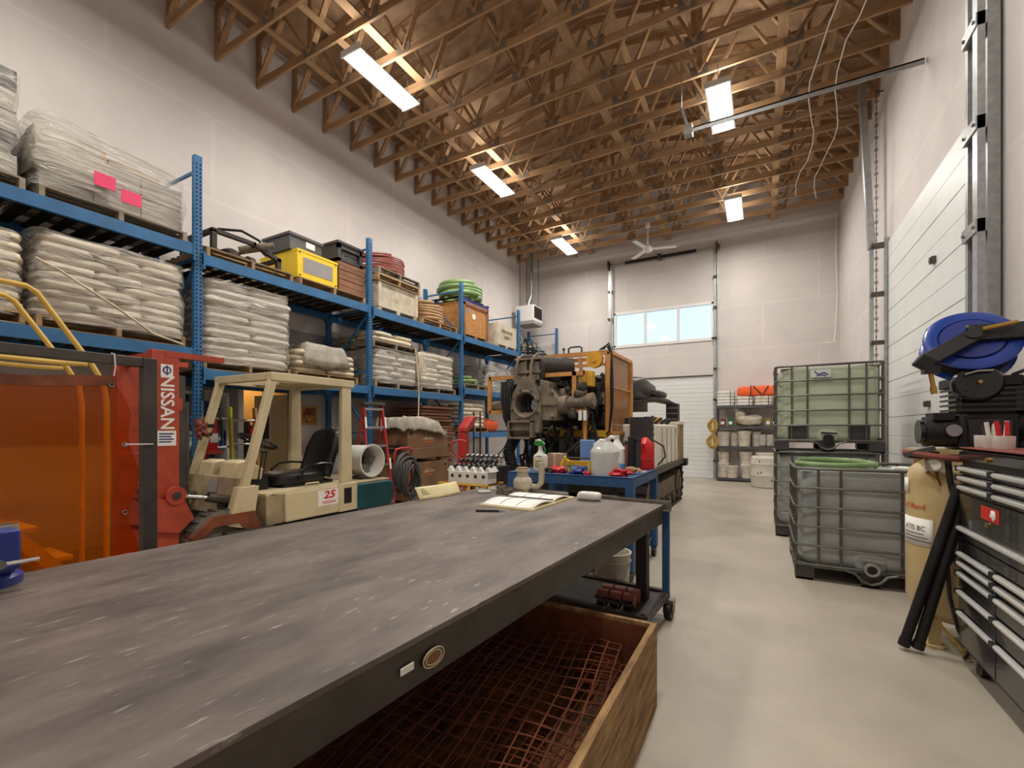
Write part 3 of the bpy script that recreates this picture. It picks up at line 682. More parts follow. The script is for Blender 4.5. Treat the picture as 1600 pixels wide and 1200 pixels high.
# bay two, second level
pallet(XC, 3.72, 2.23, 'pallet under the tall bag stack behind the forklift roof')
sacks('bag_stack', 'tall wrapped stack of grey bags above the forklift roof', -7.15, -6.14, 3.14, 4.32, 2.23+PZ, 10, .104, 'sack_grey', 1, 'wrap', seed=3)
pallet(XC, 5.0, 2.23, 'pallet under the low tarp-covered bag stack')
t2 = sacks('bag_stack', 'low stack of cream bags half covered by a grey sheet', -7.1, -6.16, 4.45, 5.56, 2.23+PZ, 4, .085, 'sack_cream', 2, None, seed=4)
MB().grid(drape(-6.6, 4.95, .62, .48, 2.23+PZ+.45, .34, .08, 9), 28, 26).build('cover_sheet', 'tarp_grey', t2, solid=.004)
S_ = MB().bx(XL+.003, XL+.03, 4.75, 6.55, 2.75, 3.25).build('pin_board', 'grey_board', None, (XL, 5.65, 2.75), label='plain grey board on the wall behind the rack', cat='board')
# bay three, upper level
def plank_crate(name, label, x0, x1, y0, y1, z0, z1, m, n, cat='crate', foot=.09, battens=True, group=None):
    t = T(name, label, cat, ((x0+x1)/2, (y0+y1)/2, z0), group)
    zb = z0+foot; h = (z1-zb)/n
    for j in range(n):
        for (xa, xb, ya, yb) in ((x1-.02, x1, y0, y1), (x0, x1-.02, y0, y0+.02), (x0, x1-.02, y1-.02, y1)): MB().bx(xa, xb, ya, yb, zb+j*h+.0015, zb+(j+1)*h-.0015).build('side_panel', m, t)
    MB().bx(x0+.02, x1-.02, y0+.02, y1-.02, zb, z1-.02).build('bottom', m, t)
    if foot:
        for y in (y0+.05, (y0+y1)/2, y1-.05): MB().bx(x0, x1, y-.045, y+.045, z0, zb).build('skid', m, t)
    if battens:
        for y in (y0+.035, y1-.035): MB().bx(x1, x1+.02, y-.035, y+.035, zb, z1).build('batten', m, t)
    return t
plank_crate('white_crate', 'weathered whitewashed crate with two pallets and red hose on top', -7.1, -6.17, 6.1, 7.18, 3.64, 4.2, 'crate_white', 1)
pallet(XC, 6.64, 4.2, 'clean lower pallet stacked on the whitewashed crate', sy=.95)
pallet(XC, 6.66, 4.2+PZ, 'darker upper pallet under the red hose coil', 'grey_wood', sy=.95)
pts = []
MB().tube(hose_coil((XC, 6.62, 4.2+2*PZ+.03), .46, .024, 9, .035, .07, 3), .024, 7).build('hose_coil', 'hose_red', None, (XC, 6.62, 4.2+2*PZ), label='red-brown hose coil on the stacked pallets', cat='hose')
pallet(XC, 7.9, 3.64, 'pallet under the tan hose coil')
MB().tube(hose_coil((XC, 7.9, 3.64+PZ+.045), .45, .042, 6, .062, .05, 5), .042, 8).build('hose_coil', 'hose_tan', None, (XC, 7.9, 3.64+PZ), label='thick tan hose coil beside the chipboard crate', cat='hose')
t = plank_crate('chipboard_crate', 'tall orange chipboard crate with two round stickers', -7.1, -6.19, 8.84, 9.92, 3.64, 4.48, 'crate_osb', 1, battens=False)
for y in (8.87, 9.89): MB().bx(-6.19, -6.165, y-.03, y+.03, 3.73, 4.48).build('corner_post', 'crate_brown', t)
MB().bx(-6.19, -6.165, 8.84, 9.92, 4.42, 4.48).build('top_rail', 'crate_brown', t)
MB().bx(-7.12, -6.17, 8.82, 9.94, 4.48, 4.5).build('lid', 'crate_osb', t)
for y, z, r, m in ((9.05, 4.3, .05, 'blue_plastic'), (9.28, 4.2, .07, 'white_ink')): MB().cyl((-6.19, y, z), (-6.183, y, z), r, n=16).build('sticker', m, t)
t = T('steel_pallet', 'dark blue steel pallet on the chipboard crate', 'pallet', (XC, 9.35, 4.5))
for x in (-7.05, -6.25): MB().bx(x-.04, x+.04, 8.78, 10.0, 4.5, 4.6).build('skid_rail', 'blue_vice', t)
for i in range(5): MB().bx(-7.1, -6.2, 8.8+i*.28, 8.9+i*.28, 4.6, 4.62).build('cross_slat', 'deck_dark', t)
MB().tube(hose_coil((XC, 9.36, 4.7), .5, .07, 4, .075, .06, 8), .068, 10).build('hose_coil', 'hose_green', None, (XC, 9.36, 4.62), label='fat green hose coil on the blue steel pallet', cat='hose')
t = plank_crate('white_crate', 'small whitewashed crate with two rows of faded dark marking at the rack end', -7.1, -6.18, 10.38, 11.42, 3.64, 4.3, 'crate_white', 1)
b = MB()
for k in range(6): b.tube([(-6.177, 10.62+k*.1, 4.06+.02*(k % 2)), (-6.177, 10.64+k*.1, 4.15), (-6.177, 10.69+k*.1, 4.14), (-6.177, 10.67+k*.1, 4.07)], .009, 4)
for k in range(3): b.tube([(-6.177, 10.76+k*.1, 3.93), (-6.177, 10.77+k*.1, 4.0), (-6.177, 10.83+k*.1, 3.99), (-6.177, 10.82+k*.1, 3.92)], .009, 4)
b.build('faded_marking', 'hose_grey', t)
# bay three, second level
pallet(XC, 6.6, 2.23, 'pallet under the lower bag stack of the middle bay', 'grey_wood')
sacks('bag_stack', 'stack of pale bags with another pallet of bags on top', -7.15, -6.16, 6.02, 7.14, 2.23+PZ, 6, .098, 'sack_grey', 2, 'wrap', seed=6)
pallet(XC, 6.55, 2.23+PZ+.61, 'grimy pallet sandwiched between two bag layers', 'grey_wood')
sacks('bag_stack', 'thin top layer of bags on the sandwiched pallet', -7.15, -6.16, 6.0, 7.05, 2.23+2*PZ+.61, 2, .09, 'sack_cream', 1, None, seed=7)
pallet(XC, 7.85, 2.23, 'pallet under the bag stack with a hanging cover', 'grey_wood')
t2 = sacks('bag_stack', 'stack of white bags with a crumpled cover at its left', -7.15, -6.16, 7.3, 8.42, 2.23+PZ, 7, .1, 'sack', 1, 'wrap', seed=8)
MB().ell((-6.25, 7.38, 2.72), (.1, .16, .36), 14, 10, .8, .8, .3, 4).build('crumpled_cover', 'sack_cream', t2)
MB().tube([(-6.06, 7.0, 3.05), (-6.03, 7.04, 2.6), (-6.02, 7.06, 2.2), (-6.02, 7.05, 1.9), (-6.04, 7.06, 1.6)], .014, 6).build('hanging_strap', 'sack_cream', None, (-6.03, 7.05, 1.6), label='pale strap hanging down in front of the middle bay', cat='strap')
# bay four
pallet(XC, 9.4, 2.42, 'pallet with a green hose in the fourth bay', 'grey_wood')
MB().tube(hose_coil((XC+.1, 9.3, 2.42+PZ+.04), .36, .04, 2, .06, .04, 9), .04, 8).build('hose_coil', 'hose_green', None, (XC, 9.3, 2.42+PZ), label='green hose coil on the second level behind the drill', cat='hose')
t2 = T('wrapped_load', 'grey-sheeted load in clear film behind the drill rig', 'wrapped load', (XC, 10.4, 2.42), 'film-wrapped loads')
MB().bx(-7.1, -6.3, 9.98, 11.3, 2.42, 3.05).build('bundle', 'tarp_dark', t2)
shell(t2, -7.15, -6.2, 9.95, 11.35, 2.42, 3.15, 'wrap_thick', 12, amp=.06)
pallet(XC, 9.25, 1.38, 'pallet under the lowest bag stack near the red post')
sacks('bag_stack', 'lowest stack of white bags near the red post', -7.15, -6.16, 8.76, 9.74, 1.38+PZ, 6, .095, 'sack', 1, None, seed=9)
MB().ell((-6.5, 10.25, 1.55), (.3, .42, .17), 18, 10, .7, .7, .25, 5).build('orange_bag', 'orange_bag', None, (-6.5, 10.25, 1.38), label='bright orange bag on the lowest rack shelf', cat='bag')
t = T('hose_heap', 'heap of grey hoses and fittings on the far top shelf', 'hoses', (-6.6, 12.6, 3.64))
for i in range(5): MB().tube(hose_coil((-6.6+random.uniform(-.2, .2), 12.1+i*.4, 3.7+.08*(i % 2)), .28, .035, 4, .075, .08, 20+i), .035, 7).build('hose_loop', ['hose_grey', 'tarp_grey', 'rubber', 'steel', 'hose_grey'][i], t)
for i in range(4): MB().tube([(-6.4, 11.8+i*.35, 3.9), (-6.3, 11.9+i*.35, 4.25-.05*i), (-6.35, 12.05+i*.35, 4.2), (-6.3, 12.15+i*.35, 3.8)], .03, 6).build('hose_end', ['tarp_grey', 'rubber', 'hose_grey', 'steel'][i], t)
# timber stacked below the middle bay
rr = random.Random(4)
tb = T('timber_stack', 'dark stack of boards under the rack behind the brown chests', 'timber', (-6.7, 8.0, 0))
bd = MB().bx(-.42, .42, -.55, .55, 0, .05).mesh('board', 'crate_brown')
for i in range(28): inst('board', bd, tb, (-6.7+rr.uniform(-.06, .06), 8.0+rr.uniform(-.05, .05), .02+i*.07))
# ---------------------------------------------------------------- forklift
fk = T('forklift', 'cream and teal forklift with a red mast', 'forklift', (-5.28, 3.8, 0))
XN, XO = -4.73, -5.85
for x in (XN-.05, XO+.05):
    MB().prism([(3.1, 2.04), (3.185, 2.04), (2.865, .86), (2.78, .86)], 'yz', x-.035, x+.035).build('front_pillar', 'cream', fk, bevel=.006)
    MB().prism([(2.75, .88), (2.96, .88), (2.89, .42), (2.64, .5)], 'yz', x-.06, x+.055).build('pillar_foot', 'cream', fk, bevel=.006)
    MB().prism([(4.08, 2.04), (4.22, 2.04), (4.25, .42), (4.06, .42)], 'yz', x-.03, x+.03).build('rear_pillar', 'cream', fk, bevel=.006)
    MB().bar((x, 3.1, 2.07), (x, 4.26, 2.07), .1, .09).build('roof_side_rail', 'cream', fk, bevel=.006)
MB().bar((XO+.102, 3.13, 2.07), (XN-.102, 3.13, 2.07), .08, .085).build('roof_front_rail', 'cream', fk, bevel=.006)
MB().bar((XO+.102, 4.19, 2.07), (XN-.102, 4.19, 2.07), .12, .085).build('roof_rear_rail', 'cream', fk, bevel=.006)
MB().bx(XO+.05, XN-.05, 3.55, 4.15, 2.06, 2.09).build('roof_plate', 'cream', fk)
for x in (-5.55, -5.28, -5.0): MB().bar((x, 3.15, 2.06), (x, 4.15, 2.06), .03, .05).build('roof_bar', 'cream', fk)
# body
MB().prism([(3.27, .42), (4.03, .42), (4.03, .77), (3.27, .755)], 'yz', XO, XN).build('engine_hood', 'cream', fk, bevel=.02)
MB().prism([(3.05, .42), (3.265, .42), (3.265, .75), (3.12, .77), (3.05, .74)], 'yz', XO+.01, XN-.02).build('side_step_panel', 'cream_dirty', fk, bevel=.01)
MB().bx(XO+.02, XN-.02, 3.05, 4.2, .74, .775).build('seat_deck', 'cream', fk, bevel=.008)
MB().prism([(4.0, .42), (4.30, .42), (4.30, .78), (4.0, .78)], 'yz', XO-.0, XN+.012).build('pillar_base', 'cream', fk, bevel=.01)
MB().bx(XN+.008, XN+.016, 4.08, 4.2, .52, .72).build('recess', 'black', fk)
MB().bx(XN+.0, XN+.001, 3.7, 4.0, .54, .73).build('number_plate', 'white_ink', fk)
cw = MB().prism([(4.3, .38), (4.9, .38), (5.0, .5), (4.98, .7), (4.9, .745), (4.3, .745)], 'yz', XO, XN+.01).build('counterweight', 'teal', fk, bevel=.015)
MB().bx(XO+.02, XN-.01, 4.28, 4.92, .745, .775).build('counterweight_top', 'cream_dirty', fk, bevel=.01)
MB().prism([(3.0, .22), (5.0, .22), (5.02, .37), (4.98, .405), (3.0, .405)], 'yz', XO, XN+.02).build('lower_skirt', 'black', fk, bevel=.01)
MB().prism([(2.6, .40), (3.1, .38), (3.1, .43), (2.6, .45)], 'yz', XO, XN+.05).build('step_plate', 'steel_dark', fk)
MB().prism([(2.72, .58), (2.8, .97), (2.86, .97), (2.8, .58)], 'yz', XO+.02, XN-.1).build('front_cowl', 'cream_dirty', fk, bevel=.01)
MB().box((-5.25, 2.765, .86), (.16, .012, .12), Matrix.Rotation(R(-12), 3, 'X')).build('data_plate', 'grey_board', fk)
MB().box((-5.0, 2.735, .72), (.16, .02, .13), Matrix.Rotation(R(-12), 3, 'X')).build('cowl_opening', 'black', fk)
for x0, x1, dy in ((-5.68, -5.42, 0), (-5.36, -5.05, .05)): MB().prism([(2.82+dy, .94), (3.15+dy, .90), (3.18+dy, 1.02), (2.98+dy, 1.14), (2.86+dy, 1.12)], 'yz', x0, x1).build('dash_hood', 'cream', fk, bevel=.02)
MB().bx(-5.6, -5.1, 3.0, 3.3, .76, .96).build('dash_box', 'black', fk)
MB().cyl((-5.3, 3.08, .9), (-5.3, 3.28, 1.3), .045, .035).build('steering_column', 'hose_tan', fk)
sw = MB().torus((-5.3, 3.3, 1.33), .215, .02, (0.05, .42, .9), 32, 8)
for a in (0, 2.1, 4.2): sw.bar((-5.3, 3.3, 1.32), (-5.3+.2*math.cos(a), 3.3+.18*math.sin(a), 1.33-.085*math.sin(a)), .025, .012)
sw.cyl((-5.3, 3.28, 1.29), (-5.3, 3.315, 1.35), .04)
sw.build('steering_wheel', 'black_gloss', fk)
for i, x in enumerate((-5.05, -4.98)): MB().cyl((x, 3.15, .9), (x, 3.2, 1.2), .009, n=6).ell((x, 3.2, 1.22), (.02, .02, .025), 8, 6).build('control_lever', 'black', fk)
# seat
MB().ell((-5.25, 3.72, .87), (.27, .36, .09), 24, 10, .5, .6, .03).build('seat_cushion', 'black_vinyl', fk)
def sb(u, v):
    a = (u-.5)*2; hh = .62; y = 4.12+.22*v-.10*(a*a); w = .27*(1-.45*max(0, v-.55)**1.6*2.2)
    return (-5.25+a*w, y, .86+hh*(v if v < .9 else .9+(v-.9)*(1-.5*a*a)))
MB().grid(sb, 16, 12).build('seat_back', 'black_vinyl', fk, solid=.1)
for x in (-5.56, -4.95): MB().tube([(x, 4.1, 1.02), (x, 3.95, 1.04), (x, 3.75, 1.03), (x, 3.65, .97), (x, 3.62, .84)], .016, 7).build('seat_arm', 'black_gloss', fk)
MB().bx(-5.5, -5.02, 3.45, 4.15, .77, .82).build('seat_base', 'black', fk)
MB().tube([(-4.85, 3.62, .775), (-4.85, 3.62, .82), (-4.85, 3.8, .82), (-4.85, 3.8, .775)], .01, 6).build('hood_handle', 'cream', fk)
# lettering
text('model_number', '25', .13, 'logo_red', fk, (XN+.002, 3.86, .665), (0, 1, 0), (0, 0, 1), shear=.2, sx=1.3, bold=.03); text('maker_name', 'NISSAN', .052, 'logo_red', fk, (XN+.002, 3.86, .575), (0, 1, 0), (0, 0, 1), sx=1.15, bold=.015)
# wheels
for x, y, r in ((XN-.14, 2.62, .33), (XO+.14, 2.62, .33), (XN-.16, 4.55, .26), (XO+.16, 4.55, .26)):
    w = MB().lathe([(r*.55, -.11), (r*.9, -.11), (r, -.08), (r, .08), (r*.9, .11), (r*.55, .11)], (x, y, r), 28, (1, 0, 0))
    wo = w.build('tyre', 'tyre', fk)
    if y < 3:
        k = MB()
        for i in range(22):
            a = 2*PI*i/22; k.box((x, y+r*math.cos(a), r+r*math.sin(a)), (.16, .035, .025), Matrix.Rotation(a-PI/2, 3, 'X'))
        k.build('tread', 'tyre', wo)
    MB().cyl((x-.09, y, r), (x+.09, y, r), r*.56, n=18).build('wheel_rim', 'cream_dirty', fk)
MB().prism([(2.3, .45), (2.5, .62), (2.9, .62), (3.0, .4), (2.85, .38), (2.75, .52), (2.5, .52), (2.36, .4)], 'yz', XN-.28, XN+.02).build('wheel_arch', 'rust', fk)
# mast
for x, s in ((-4.94, 1), (-5.64, -1)):
    MB().bx(x-.06, x+.06, 2.05, 2.27, .06, 2.22).build('mast_rail', 'forklift_red', fk, bevel=.006)
    MB().bx(x-.04, x+.04, 2.27, 2.33, .2, 2.0).build('inner_rail', 'steel_dark', fk)
    MB().bar((x+.03, 2.15, 2.19), (x+.03, 2.68, 2.19), .07, .055).build('top_arm', 'forklift_red', fk)
    MB().cyl((x-.02, 2.36, .1), (x-.02, 2.36, 1.75), .03, n=12).build('lift_cylinder', 'steel_dark', fk)
    cyl = MB().cyl((x+.03, 2.26, .88), (x+.03, 2.26, .7), .06, n=14).cyl((x-.02, 2.22, .86), (x+.12, 2.22, .86), .085, n=16).build('tilt_pivot', 'forklift_red', fk)
    MB().cyl((x+.06, 2.22, .86), (x+.06, 2.55, .79), .022, n=12).build('tilt_rod', 'chrome', fk)
    MB().cyl((x+.06, 2.52, .8), (x+.06, 2.9, .7), .048, n=14).build('tilt_cylinder', 'steel_dark', fk)
    MB().prism([(2.05, .85), (2.3, .8), (2.38, .62), (2.25, .5), (2.05, .55)], 'yz', x+.055, x+.1).build('pivot_bracket', 'forklift_red', fk)
    MB().cyl((x+.1, 2.22, .86), (x+.135, 2.22, .86), .035, n=10).build('pivot_bolt', 'steel_dark', fk)
    MB().bx(x-.04, x+.05, 2.2, 2.3, 1.66, 1.78).build('roller_bracket', 'forklift_red', fk)
for z in (.2, 2.16, 1.2): MB().bx(-5.7, -4.9, 2.1, 2.16, z-.05, z+.05).build('mast_crossbar', 'forklift_red', fk)
b = MB()
for i in range(30): b.box((-5.0, 2.31, .5+i*.05), (.03, .015, .035))
b.build('lift_chain', 'steel_dark', fk)
xf = -4.88
MB().bx(xf-.001, xf+.004, 2.115, 2.215, 1.98, 2.09).build('badge_plate', 'white_ink', fk)
MB().torus((xf+.005, 2.165, 2.035), .03, .006, (1, 0, 0), 20, 5).bx(xf+.003, xf+.008, 2.16, 2.17, 1.99, 2.08).build('badge_emblem', 'ink_blue', fk)
text('maker_name', 'NISSAN', .155, 'white_ink', fk, (xf+.002, 2.165, 1.735), (0, 0, -1), (0, 1, 0), sx=.98, bold=.018)
st = MB().bx(xf-.001, xf+.004, 2.08, 2.24, 1.33, 1.47).build('service_sticker', 'paper', fk)
for i in range(4): MB().bx(xf+.003, xf+.006, 2.1, 2.22-.02*(i % 2), 1.435-i*.025, 1.447-i*.025).build('print_line', 'ink_blue', st)
MB().ell((-5.8, 2.93, 1.48), (.05, .06, .11), 20, 14, .8, .8, .9, 3).build('pillar_cloth', 'hose_red', fk)
for z in (1.52, 1.42): MB().box((XO+.05, 2.823+.271*(z-.86), z), (.085, .11, .04)).build('pillar_strap', 'black', fk)
MB().bx(XO-.05, XO+.02, 2.98, 3.08, 1.82, 1.95).build('work_lamp', 'dark_box', fk)
# fan on the forklift tail
fn = T('drum_fan', 'white drum blower fan on the forklift tail', 'fan', (-5.1, 4.72, .775))
MB().lathe([(.205, -.2), (.215, -.2), (.215, .14), (.235, .16), (.235, .18), (.215, .18), (.195, .14), (.195, -.2)], (-5.05, 4.72, 1.03), 30, (1, 0, 0)).build('drum', 'plastic_white', fn)
MB().cyl((-5.12, 4.72, 1.03), (-4.98, 4.72, 1.03), .055, n=14).build('motor_hub', 'steel_dark', fn)
for i in range(5):
    a = 2*PI*i/5; MB().box((-5.04, 4.72+.12*math.cos(a), 1.03+.12*math.sin(a)), (.012, .15, .08), Matrix.Rotation(a, 3, 'X') @ Matrix.Rotation(.5, 3, 'Y')).build('blade', 'steel', fn)
for y in (4.55, 4.89): MB().tube([(-4.9, y, .79), (-5.2, y, .79), (-5.1, y, .9)], .012, 6).build('foot', 'steel_dark', fn)
MB().tube([(-5.22, 4.55, .79), (-5.22, 4.89, .79)], .012, 6).build('foot', 'steel_dark', fn)
# ---------------------------------------------------------------- welding screen
ws = T('welding_screen', 'orange see-through welding curtain in a dark steel frame', 'screen', (-3.12, .45, 0))
XS = -3.12
for y in (1.29, -.55):
    MB().bx(XS-.03, XS+.03, y-.035, y+.035, 0, 1.9).build('post', 'steel_dark', ws, bevel=.004)
    MB().bx(XS-.3, XS+.3, y-.03, y+.03, 0, .05).build('foot', 'steel_dark', ws)
MB().bx(XS-.027, XS+.027, -.514, 1.254, 1.845, 1.898).build('top_bar', 'steel_dark', ws, bevel=.004)
MB().bx(XS-.025, XS+.025, -.55, 1.29, .16, .2).build('bottom_bar', 'steel_dark', ws)
def cur(u, v):
    z = .22+1.58*v; y0 = -.48; ye = 1.24-.05*math.sin(PI*min(1, max(0, (v-.05)/.9))*3)**2-.13*max(0, v-.86)/.14
    y = y0+(ye-y0)*u; z += -.035*math.sin(PI*u*2)**2*max(0, v-.8)/.2-.02*u*v
    x = XS+.035+.016*math.sin(u*9+v*2)+.02*noise.noise(Vector((u*3, v*4, 1.5)))
    return (x, y, z)
cu = MB().grid(cur, 40, 30).build('curtain', 'curtain', ws)
MB().grid(lambda u, v: tuple(Vector(cur(u, .965+.035*v))+Vector((.003, 0, 0))), 40, 2).build('hem', 'rust', cu)
for v in (.05, .3, .52, .76, .97):
    p = cur(.985, v); MB().torus((p[0]+.006, p[1], p[2]), .011, .004, (1, 0, 0), 12, 5).build('grommet', 'steel', cu)
    if v in (.05, .76): MB().tube([(p[0]+.008, p[1], p[2]), (XS+.038, 1.3, p[2]-.002)], .004, 5).build('tie', 'plastic_white', cu)
MB().tube([(XS+.03, 1.12, 1.78), (XS+.035, 1.125, 1.83), (XS+.034, 1.12, 1.9), (XS, 1.12, 1.905)], .004, 5).build('tie', 'plastic_white', ws)
# ---------------------------------------------------------------- yellow rolling ladder behind the screen
yl = T('rolling_ladder', 'pale yellow tube rails of a rolling ladder behind the screen', 'ladder', (-4.83, .9, 0))
for x in (-4.6, -5.07):
    MB().tube([(x, .35, 0), (x, .35, 2.4), (x, .42, 2.5), (x, .6, 2.52), (x, 1.17, 2.51), (x, 1.22, 2.48), (x, 1.53, 1.99), (x, 1.6, 1.85), (x, 1.62, 1.7), (x, 1.62, 0)], .02, 8).build('hand_rail', 'rail_yellow', yl)
    MB().tube([(x, .35, 2.0), (x, 1.36, 1.985), (x, 1.5, 1.99)], .018, 8).build('mid_rail', 'rail_yellow', yl)
for i in range(6): MB().bx(-5.07, -4.6, .5+i*.19, .66+i*.19, 1.5-i*.25, 1.53-i*.25).build('tread', 'rail_yellow', yl)
for x in (-4.6, -5.07): MB().bar((x, .5, 1.52), (x, 1.6, .1), .03, .08).build('stringer', 'rail_yellow', yl)
# ---------------------------------------------------------------- red stepladder
def stepladder(name, label, x, y, h, mrail, rz=0, w0=.46, w1=.3):
    t = T(name, label, 'ladder', (0, 0, 0))
    for s in (-1, 1):
        r = MB().bar((0.0, s*w1/2, h), (.32, s*w0/2, 0), .03, .075, up=(1, 0, 0)).build('front_rail', mrail, t)
        MB().box((.14, s*(w0*.42+w1*.58*0+.0)/1.0*.43*2.2*.5+0, h*.58), (.01, .02, .22)).build('decal', 'white_ink', r) if False else None
        MB().bar((-.05, s*w1/2, h), (-.38, s*w0/2, 0), .022, .05, up=(1, 0, 0)).build('rear_rail', mrail, t)
    n = int(h/.3)
    for i in range(1, n+1):
        k = i*.3/h
        if k > .97: continue
        MB().box((.32*(1-k), 0, h*k), (.08, w0+(w1-w0)*k, .035)).build('step', 'alu', t)
    for i in range(1, 5): k = i/5; MB().bar((-.38+.33*k, -(w0+(w1-w0)*k)/2, h*k), (-.38+.33*k, (w0+(w1-w0)*k)/2, h*k), .02, .02).build('rear_brace', 'alu', t)
    MB().box((-.02, 0, h+.02), (.2, w1+.07, .05)).build('top_cap', 'steel_dark', t, bevel=.008)
    for s in (-1, 1):
        for k in (.42, .78): MB().box((.32*(1-k)+.04, s*(w0+(w1-w0)*k)/2, h*k+.13), (.004, .028, .18), Matrix.Rotation(-.17, 3, 'Y')).build('decal', 'white_ink', t)
    t.location = (x, y, 0); t.rotation_euler = (0, 0, rz); return t
stepladder('stepladder', 'red fibreglass stepladder between forklift and brown chests', -5.62, 5.45, 1.86, 'red_paint', rz=R(-20))
# yellow ladder leaning inside the rack
t = T('leaning_ladder', 'yellow-green fibreglass ladder rail standing behind the forklift', 'ladder', (-6.2, 3.6, 0))
for y in (3.6, 3.95): MB().bar((-6.28, y, 0), (-6.42, y, 1.78), .028, .07, up=(1, 0, 0)).build('side_rail', 'fibre_yellow' if y < 3.7 else 'wood_cab', t)
for i in range(5): MB().cyl((-6.29-.026*i, 3.6, .28+i*.33), (-6.29-.026*i, 3.95, .28+i*.33), .016, n=8).build('rung', 'alu', t)
# ---------------------------------------------------------------- things on the left wall
t = T('notice_board', 'grey notice board with printed lines left of the doorway', 'board', (XL, 4.1, 1.15))
MB().bx(XL+.001, XL+.03, 3.95, 4.26, 1.15, 2.15).build('panel', 'grey_board', t)
for i in range(9):
    if i in (3, 6): continue
    MB().bx(XL+.029, XL+.033, 3.99, 4.22-.05*(i % 3), 1.82-i*.055, 1.835-i*.055).build('text_line', 'hose_red', t)
t = T('storage_cabinet', 'white open cabinet of blue boxes behind the forklift mast', 'cabinet', (-7.18, 3.53, 0))
x0, x1, y0, y1 = -7.36, -7.0, 3.14, 3.92
for y in (y0, (y0+y1)/2, y1-.03): MB().bx(x0, x1, y, y+.03, 0, 2.0).build('side', 'white_paint', t)
for z in (.05, .62, 1.2, 1.62, 1.98): MB().bx(x0, x1, y0, y1, z, z+.03).build('shelf', 'white_paint', t)
MB().bx(x0, x0+.015, y0+.03, y1-.03, .05, 1.98).build('back', 'rack_blue', t)
rr = random.Random(8)
for i in range(8):
    y = y0+.04+(i % 4)*.18; z = (.65, 1.23)[i//4]; m = ['teal', 'blue_cart', 'white_paint', 'dark_box', 'red_plastic', 'white_paint', 'teal', 'blue_cart'][i]
    t2 = T('storage_bin', ['teal', 'blue', 'white', 'black', 'red', 'pale', 'dark teal', 'deep blue'][i]+' storage bin in the white cabinet, '+('lower' if i < 4 else 'upper')+' row', 'bin', (-7.12, y+.1, z), 'bins in the white cabinet')
    openbox(MB(), -7.33, -7.03, y, y+.16, z, z+.22, .012).build('tub', m, t2); MB().bx(-7.03, -7.022, y+.04, y+.12, z+.08, z+.13).build('tag', 'white_ink', t2)
t = T('fire_extinguisher', 'red fire extinguisher behind the forklift front pillar', 'extinguisher', (-6.35, 3.3, 1.2))
MB().lathe([(.07, 0), (.075, .02), (.075, .38), (.05, .44), (.02, .47)], (-6.42, 3.36, 1.2), 16).build('bottle', 'red_plastic', t)
MB().bx(-6.349, -6.343, 3.31, 3.41, 1.3, 1.42).build('label_plate', 'white_ink', t)
MB().cyl((-6.42, 3.36, 1.66), (-6.42, 3.36, 1.72), .015, n=8).bar((-6.42, 3.34, 1.72), (-6.34, 3.44, 1.75), .02, .012).build('valve', 'black', t)
MB().tube([(-6.42, 3.38, 1.7), (-6.36, 3.45, 1.62), (-6.34, 3.46, 1.4), (-6.35, 3.44, 1.25)], .012, 6).build('hose', 'black', t)
MB().bx(-6.55, -6.3, 3.28, 3.44, 1.15, 1.2).bx(-6.55, -6.5, 3.34, 3.38, 0, 1.2).build('stand', 'red_paint', t)
t = T('picture_frame', 'small yellow and red picture on the wall beyond the forklift seat', 'picture', (XL, 5.5, 1.6))
MB().bx(XL, XL+.02, 5.41, 5.75, 1.55, 1.9).build('frame', 'wood_cab', t); MB().bx(XL+.018, XL+.024, 5.45, 5.71, 1.59, 1.86).build('print', 'picture', t)
for i, (y, z) in enumerate(((6.0, 1.42), (6.2, 1.42))): MB().bx(XL, XL+.006, y, y+.15, z-.1, z+.1).build('paper_notice', 'paper', None, (XL, y, z), label=['left of two small white notices beside the picture', 'right of two small white notices beside the picture'][i], cat='notice', group='notices beside the picture')
# ---------------------------------------------------------------- brown tool chests
def chest(label, x0, x1, y0, y1, z0, z1):
    t = T('tool_chest', label, 'chest', ((x0+x1)/2, (y0+y1)/2, z0), 'stacked brown tool chests')
    zc = z0+(z1-z0)*.42
    MB().bx(x0, x1, y0, y1, z0+.06, zc-.006).build('body', 'chest_brown', t, bevel=.006)
    MB().bx(x0-.004, x1+.004, y0-.004, y1+.004, zc, z1).build('lid', 'chest_brown', t, bevel=.008)
    for x in (x0+.08, x1-.08):
        for y in (y0+.1, y1-.1): MB().bx(x-.06, x+.06, y-.08, y+.08, z0, z0+.06).build('skid_foot', 'crate_brown', t)
    MB().bx(x1-.01, x1+.006, y0, y1, zc-.012, zc+.004).build('lid_lip', 'cream_dirty', t)
    for y in (y0+.1, y1-.1): MB().cyl((x1, y, z1-.08), (x1+.012, y, z1-.08), .025, n=10).build('lock_hole', 'black', t)
    xm = (x0+x1)/2
    MB().bx(xm-.22, xm+.22, y0-.007, y0, zc-.1, zc+.06).build('handle_recess', 'steel_dark', t); MB().tube([(xm-.15, y0-.01, zc), (xm-.14, y0-.04, zc), (xm+.14, y0-.04, zc), (xm+.15, y0-.01, zc)], .012, 6).build('handle', 'chest_brown', t)
    lg = MB(); ym = (y0+y1)/2
    for k in range(8): lg.tube([(x1+.006, ym-.15+k*.037, z1-.2), (x1+.006, ym-.135+k*.037, z1-.15-.02*(k % 3 == 0)+.03*(k in (2, 5))), (x1+.006, ym-.115+k*.037, z1-.19)], .008, 4)
    lg.build('script_logo', 'cream', t)
    lg = MB()
    for k in range(5): lg.bx(x1+.003, x1+.008, ym-.1+k*.05, ym-.065+k*.05, z1-.25, z1-.225)
    lg.build('logo_line', 'orange', t)
    return t
pallet(-5.9, 6.76, 0, 'pallet on the floor under the brown chests', sx=.75)
